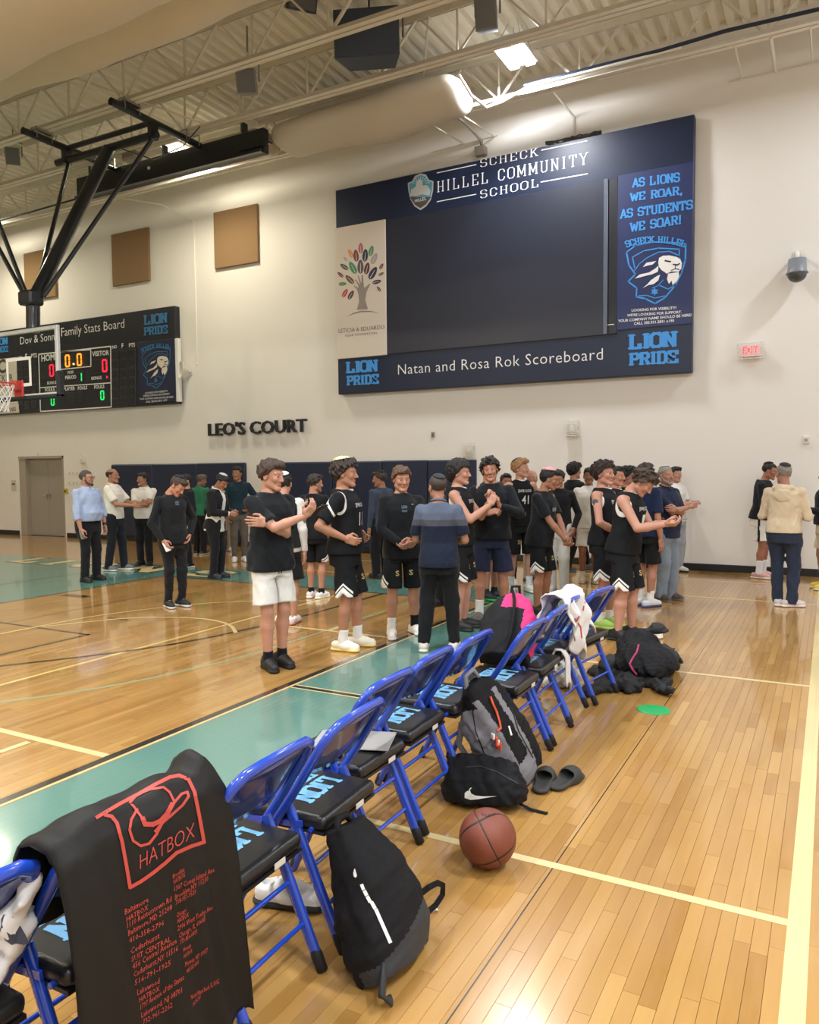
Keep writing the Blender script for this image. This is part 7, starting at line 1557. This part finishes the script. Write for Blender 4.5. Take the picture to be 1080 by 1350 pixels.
# black and pink backpack on the seats
def pink_backpack():
    t = empty('backpack', (-1.75, 4.72, .475), label='black and bright pink backpack propped on two chair seats', cat='backpack')
    M = frame_m((-.10, .50, .42), (-.75, .0, .1)); c = np.array((-1.76, 4.50, .56)); g = Fld((-2.2, 4.1, .46), (-1.3, 5.3, 1.15), .009)
    g.loft(c, M, [(-.10, .15, .10, 0), (0, .18, .13, 0), (.12, .18, .14, 0), (.26, .165, .12, 0), (.38, .12, .08, 0), (.44, .06, .04, 0)], 0, ex=2.6); g.noise(.012, 20, 41); g.plane((0, 0, .478), (0, 0, -1))
    M_PINK = mat('hot_pink_fabric', 'd1206c', .6, noise=.06)
    def mi(C):
        q = (C - c) @ M; return (((q[:, 2] > .24) & (q[:, 0] < .05)) | ((q[:, 0] < -.10) & (q[:, 2] > -.05))).astype(int)
    o, bv = solid('bag_body', g, [M_BFAB, M_PINK], mi=mi); under(o, t); top = c + M @ np.array((0, 0, .43))
    under(MB().tube([Vector(top + np.array((-.02, -.02, 0))), Vector(top + np.array((-.02, .0, .07))), Vector(top + np.array((.02, .03, .07))), Vector(top + np.array((.02, .04, 0)))], .009, 8).obj('top_handle', M_BFAB), t)
    a = c + M @ np.array((-.02, .10, .40)); pts = [Vector(c + M @ np.array(p)) for p in ((0, .07, .41), (-.03, .13, .30), (-.05, .165, .15), (-.05, .15, 0), (-.02, .10, -.08))]; under(MB().tube(pts, .022, 8, flat=.45).obj('strap', M_BFAB), t)
pink_backpack()
# white jersey on the chair back
jt = empty('white_jersey', (-1.55, 5.1, .5), label='white sports jersey with red piping thrown over a chair back', cat='jersey')
V, F = drape([(-1.70, .56), (-1.685, .64), (-1.67, .72), (-1.65, .80), (-1.61, .845), (-1.55, .85), (-1.50, .82), (-1.475, .74), (-1.465, .66), (-1.455, .58), (-1.45, .50)],
    lambda s, t: 4.90 + .40 * s - .05 * (t > .6) * (t - .6) + .02 * math.sin(t * 9), lambda s, t: (t ** 3) * (.09 * math.sin(s * 7 + 1) + .05 * math.sin(s * 17)) + .012 * math.sin(s * 14) + .012 * math.sin(s * 31 + t * 5), .008, 40,
    lambda y, z, t: .022 * math.sin(y * 34 + z * 9) * (.35 + t) + .012 * math.sin(y * 75 - z * 22) + .01 * math.sin(z * 40 + y * 12))
under(MB().add(V, F, 0, True).obj('jersey_cloth', M_WCL), jt); bv = BVHTree.FromPolygons(V, F)
f = lambda x, y: (580 + x / 3.176, 740 + y / 3.176)
cam_line('red_piping', [(600, 130), (608, 170), (600, 205), (575, 245)], 6, par=jt, m=mat('red_print', 'b0303a', .5), f=f, bvh=bv); cam_line('red_piping', [(565, 240), (590, 275), (595, 320)], 6, par=jt, m=MATS['red_print'], f=f, bvh=bv)
cam_line('dark_print', [(545, 140), (558, 160), (566, 178)], 22, par=jt, m=mat('cloth_print_dark', '3a3c4a'), f=f, bvh=bv)
V, F = drape([(-1.60, .44), (-1.57, .49), (-1.53, .49), (-1.50, .45), (-1.49, .38), (-1.485, .32), (-1.48, .25)], lambda s, t: 4.89 + .08 * s, lambda s, t: .03 * t * math.sin(s * 5), .006, 14, lambda y, z, t: .008 * math.sin(y * 90 + z * 14))
MB().add(V, F, 0, True).obj('white_towel', M_WCL, label='white towel hanging under the jersey between two chairs', cat='towel')
# the dark heap on the floor
def heap(name, label, cat, fn, lo, hi, m, h=.009, mi=None):
    g = Fld(lo, hi, h); fn(g); g.plane((0, 0, .002), (0, 0, -1)); return solid(name, g, m, label, cat, mi=mi)
M_JKT = mat('black_jacket_fabric', '141415', .8, noise=.15, nscale=25)
def fn(g):
    g.ell((-1.28, 6.3, .12), (.24, .30, .15), 0); g.ell((-1.36, 6.5, .2), (.17, .2, .14), .05); g.noise(.03, 18, 61); g.noise(.012, 50, 62)
bp, bpv = heap('duffel_backpack', 'black backpack with magenta piping slumped on the floor past the last chair', 'backpack', fn, (-1.75, 5.8, -.01), (-.85, 7.0, .5), M_BFAB)
M_MAG = mat('magenta_piping', 'a32d5c', .5)
qd = cam_stick(bpv, [(580 + x / 3.176, 740 + y / 3.176) for x, y in ((832, 350), (825, 380), (808, 405), (795, 430), (808, 455), (825, 475))], .006); qd = [v for v in qd if v is not None]
if len(qd) > 2: MB().tube(qd, .008, 6).obj('piping', M_MAG, bp)
def fn(g):
    a = [on_floor(x, y) for x, y in ((775, 918), (800, 910), (830, 898), (860, 905), (878, 918), (835, 912), (800, 895), (785, 890), (862, 885), (880, 905))]; 
    for p, q, r in ((0, 1, .05), (1, 2, .07), (2, 3, .08), (3, 4, .055), (2, 5, .09), (6, 2, .08), (7, 6, .07), (8, 3, .07), (3, 9, .05)): g.cap((a[p].x, a[p].y, .03), (a[q].x, a[q].y, .04), r, r * .9, .04, flat=((0, 0, 1), 1.5))
    g.noise(.024, 26, 71); g.noise(.012, 70, 72)
jo, jv = heap('jacket', 'black jacket spread on the floor behind the green disc', 'jacket', fn, (-1.9, 5.2, -.01), (-.8, 6.6, .25), M_JKT)
def fn(g):
    p = on_floor(872, 884); g.ell((p.x, p.y, .09), (.13, .2, .10), 0); g.noise(.03, 24, 81); g.noise(.012, 70, 82)
db, dv = heap('drawstring_bag', 'dark patterned drawstring bag at the right of the heap', 'bag', fn, (-1.5, 6.2, -.01), (-.9, 7.2, .3), mat('dark_patterned_cloth', '2b2b2c', .7, noise=.5, nscale=60))
e = on_floor(885, 884); MB().tube([e + Vector((-.08, 0, .04)), e + Vector((-.02, .0, .02)), e + Vector((0, -.05, .012)), e + Vector((.03, -.04, .012)), e + Vector((.05, .02, .014)), e + Vector((0, .04, .02))], .010, 8, flat=.4).obj('strap', M_BFAB, db)
foam_slide((-1.52, 6.0, .09), 0, 'big dark slide sandal standing on edge against the heap', rot=(R(62), R(10), R(-35)), m=mat('dark_slide_foam', '222322', .75))
foam_slide((-1.30, 6.62, .30), 0, 'black slide sandal lying on top of the slumped backpack', rot=(R(4), R(6), R(-75)), m=mat('black_slide_foam', '161617', .7))
dsc = MB().lathe([(0, .006), (.1, .006), (.112, .0045), (.115, .001), (.112, 0), (0, 0)], (0, 0, 0), 40).obj('marker_disc', mat('green_plastic', '1f9a54', .4, noise=.03), None, label='flat green marker disc on the wooden floor', cat='marker disc'); dsc.location = on_floor(862, 936)
def fn(g):
    g.ell((-1.80, 5.75, .09), (.13, .15, .10), 0); g.noise(.04, 22, 91); g.noise(.02, 60, 92)
pb, pv = heap('plastic_bag', 'crumpled white plastic bag under the last chair', 'plastic bag', fn, (-2.05, 5.4, -.01), (-1.5, 6.1, .3), mat('white_film', 'c9c9c6', .25, noise=.05))
V, Q, mi = shoe_geo('sneaker')
def loose_shoe(P, rz, c1, c2, label):
    V, Q, mi = shoe_geo('sneaker'); o = link_mesh('sneaker', np_mesh('sneaker', V * 1.05, Q, mi=mi), [mat('shoe_' + c1, c1, .6), mat('sole_' + c2, c2, .6), mat('lace_' + c1, c1, .7)], label=label, cat='shoe'); o.location = P; o.rotation_euler = (0, 0, rz)
loose_shoe(Vector((-1.83, 2.34, .002)), R(-75), 'dcd9d6', '1c1c1f', 'white sneaker with a dark sole on floor under the chair beside the garment bag')
loose_shoe(on_floor(852, 842), R(-60), 'dedad2', 'd5cfc4', 'white sneaker on the floor behind the dark heap')
ps = MB(); r_ = random.Random(2)
for k in range(3): ps.poly([Vector((r_.uniform(-.02, .02), r_.uniform(-.02, .02), .003 + .004 * k)) for _ in range(3)], 0, .001)
o = ps.obj('paper_scrap', M_WHITE, None, label='tiny white paper scrap on the floor below the basketball', cat='scrap'); o.location = on_floor(571, 1202)
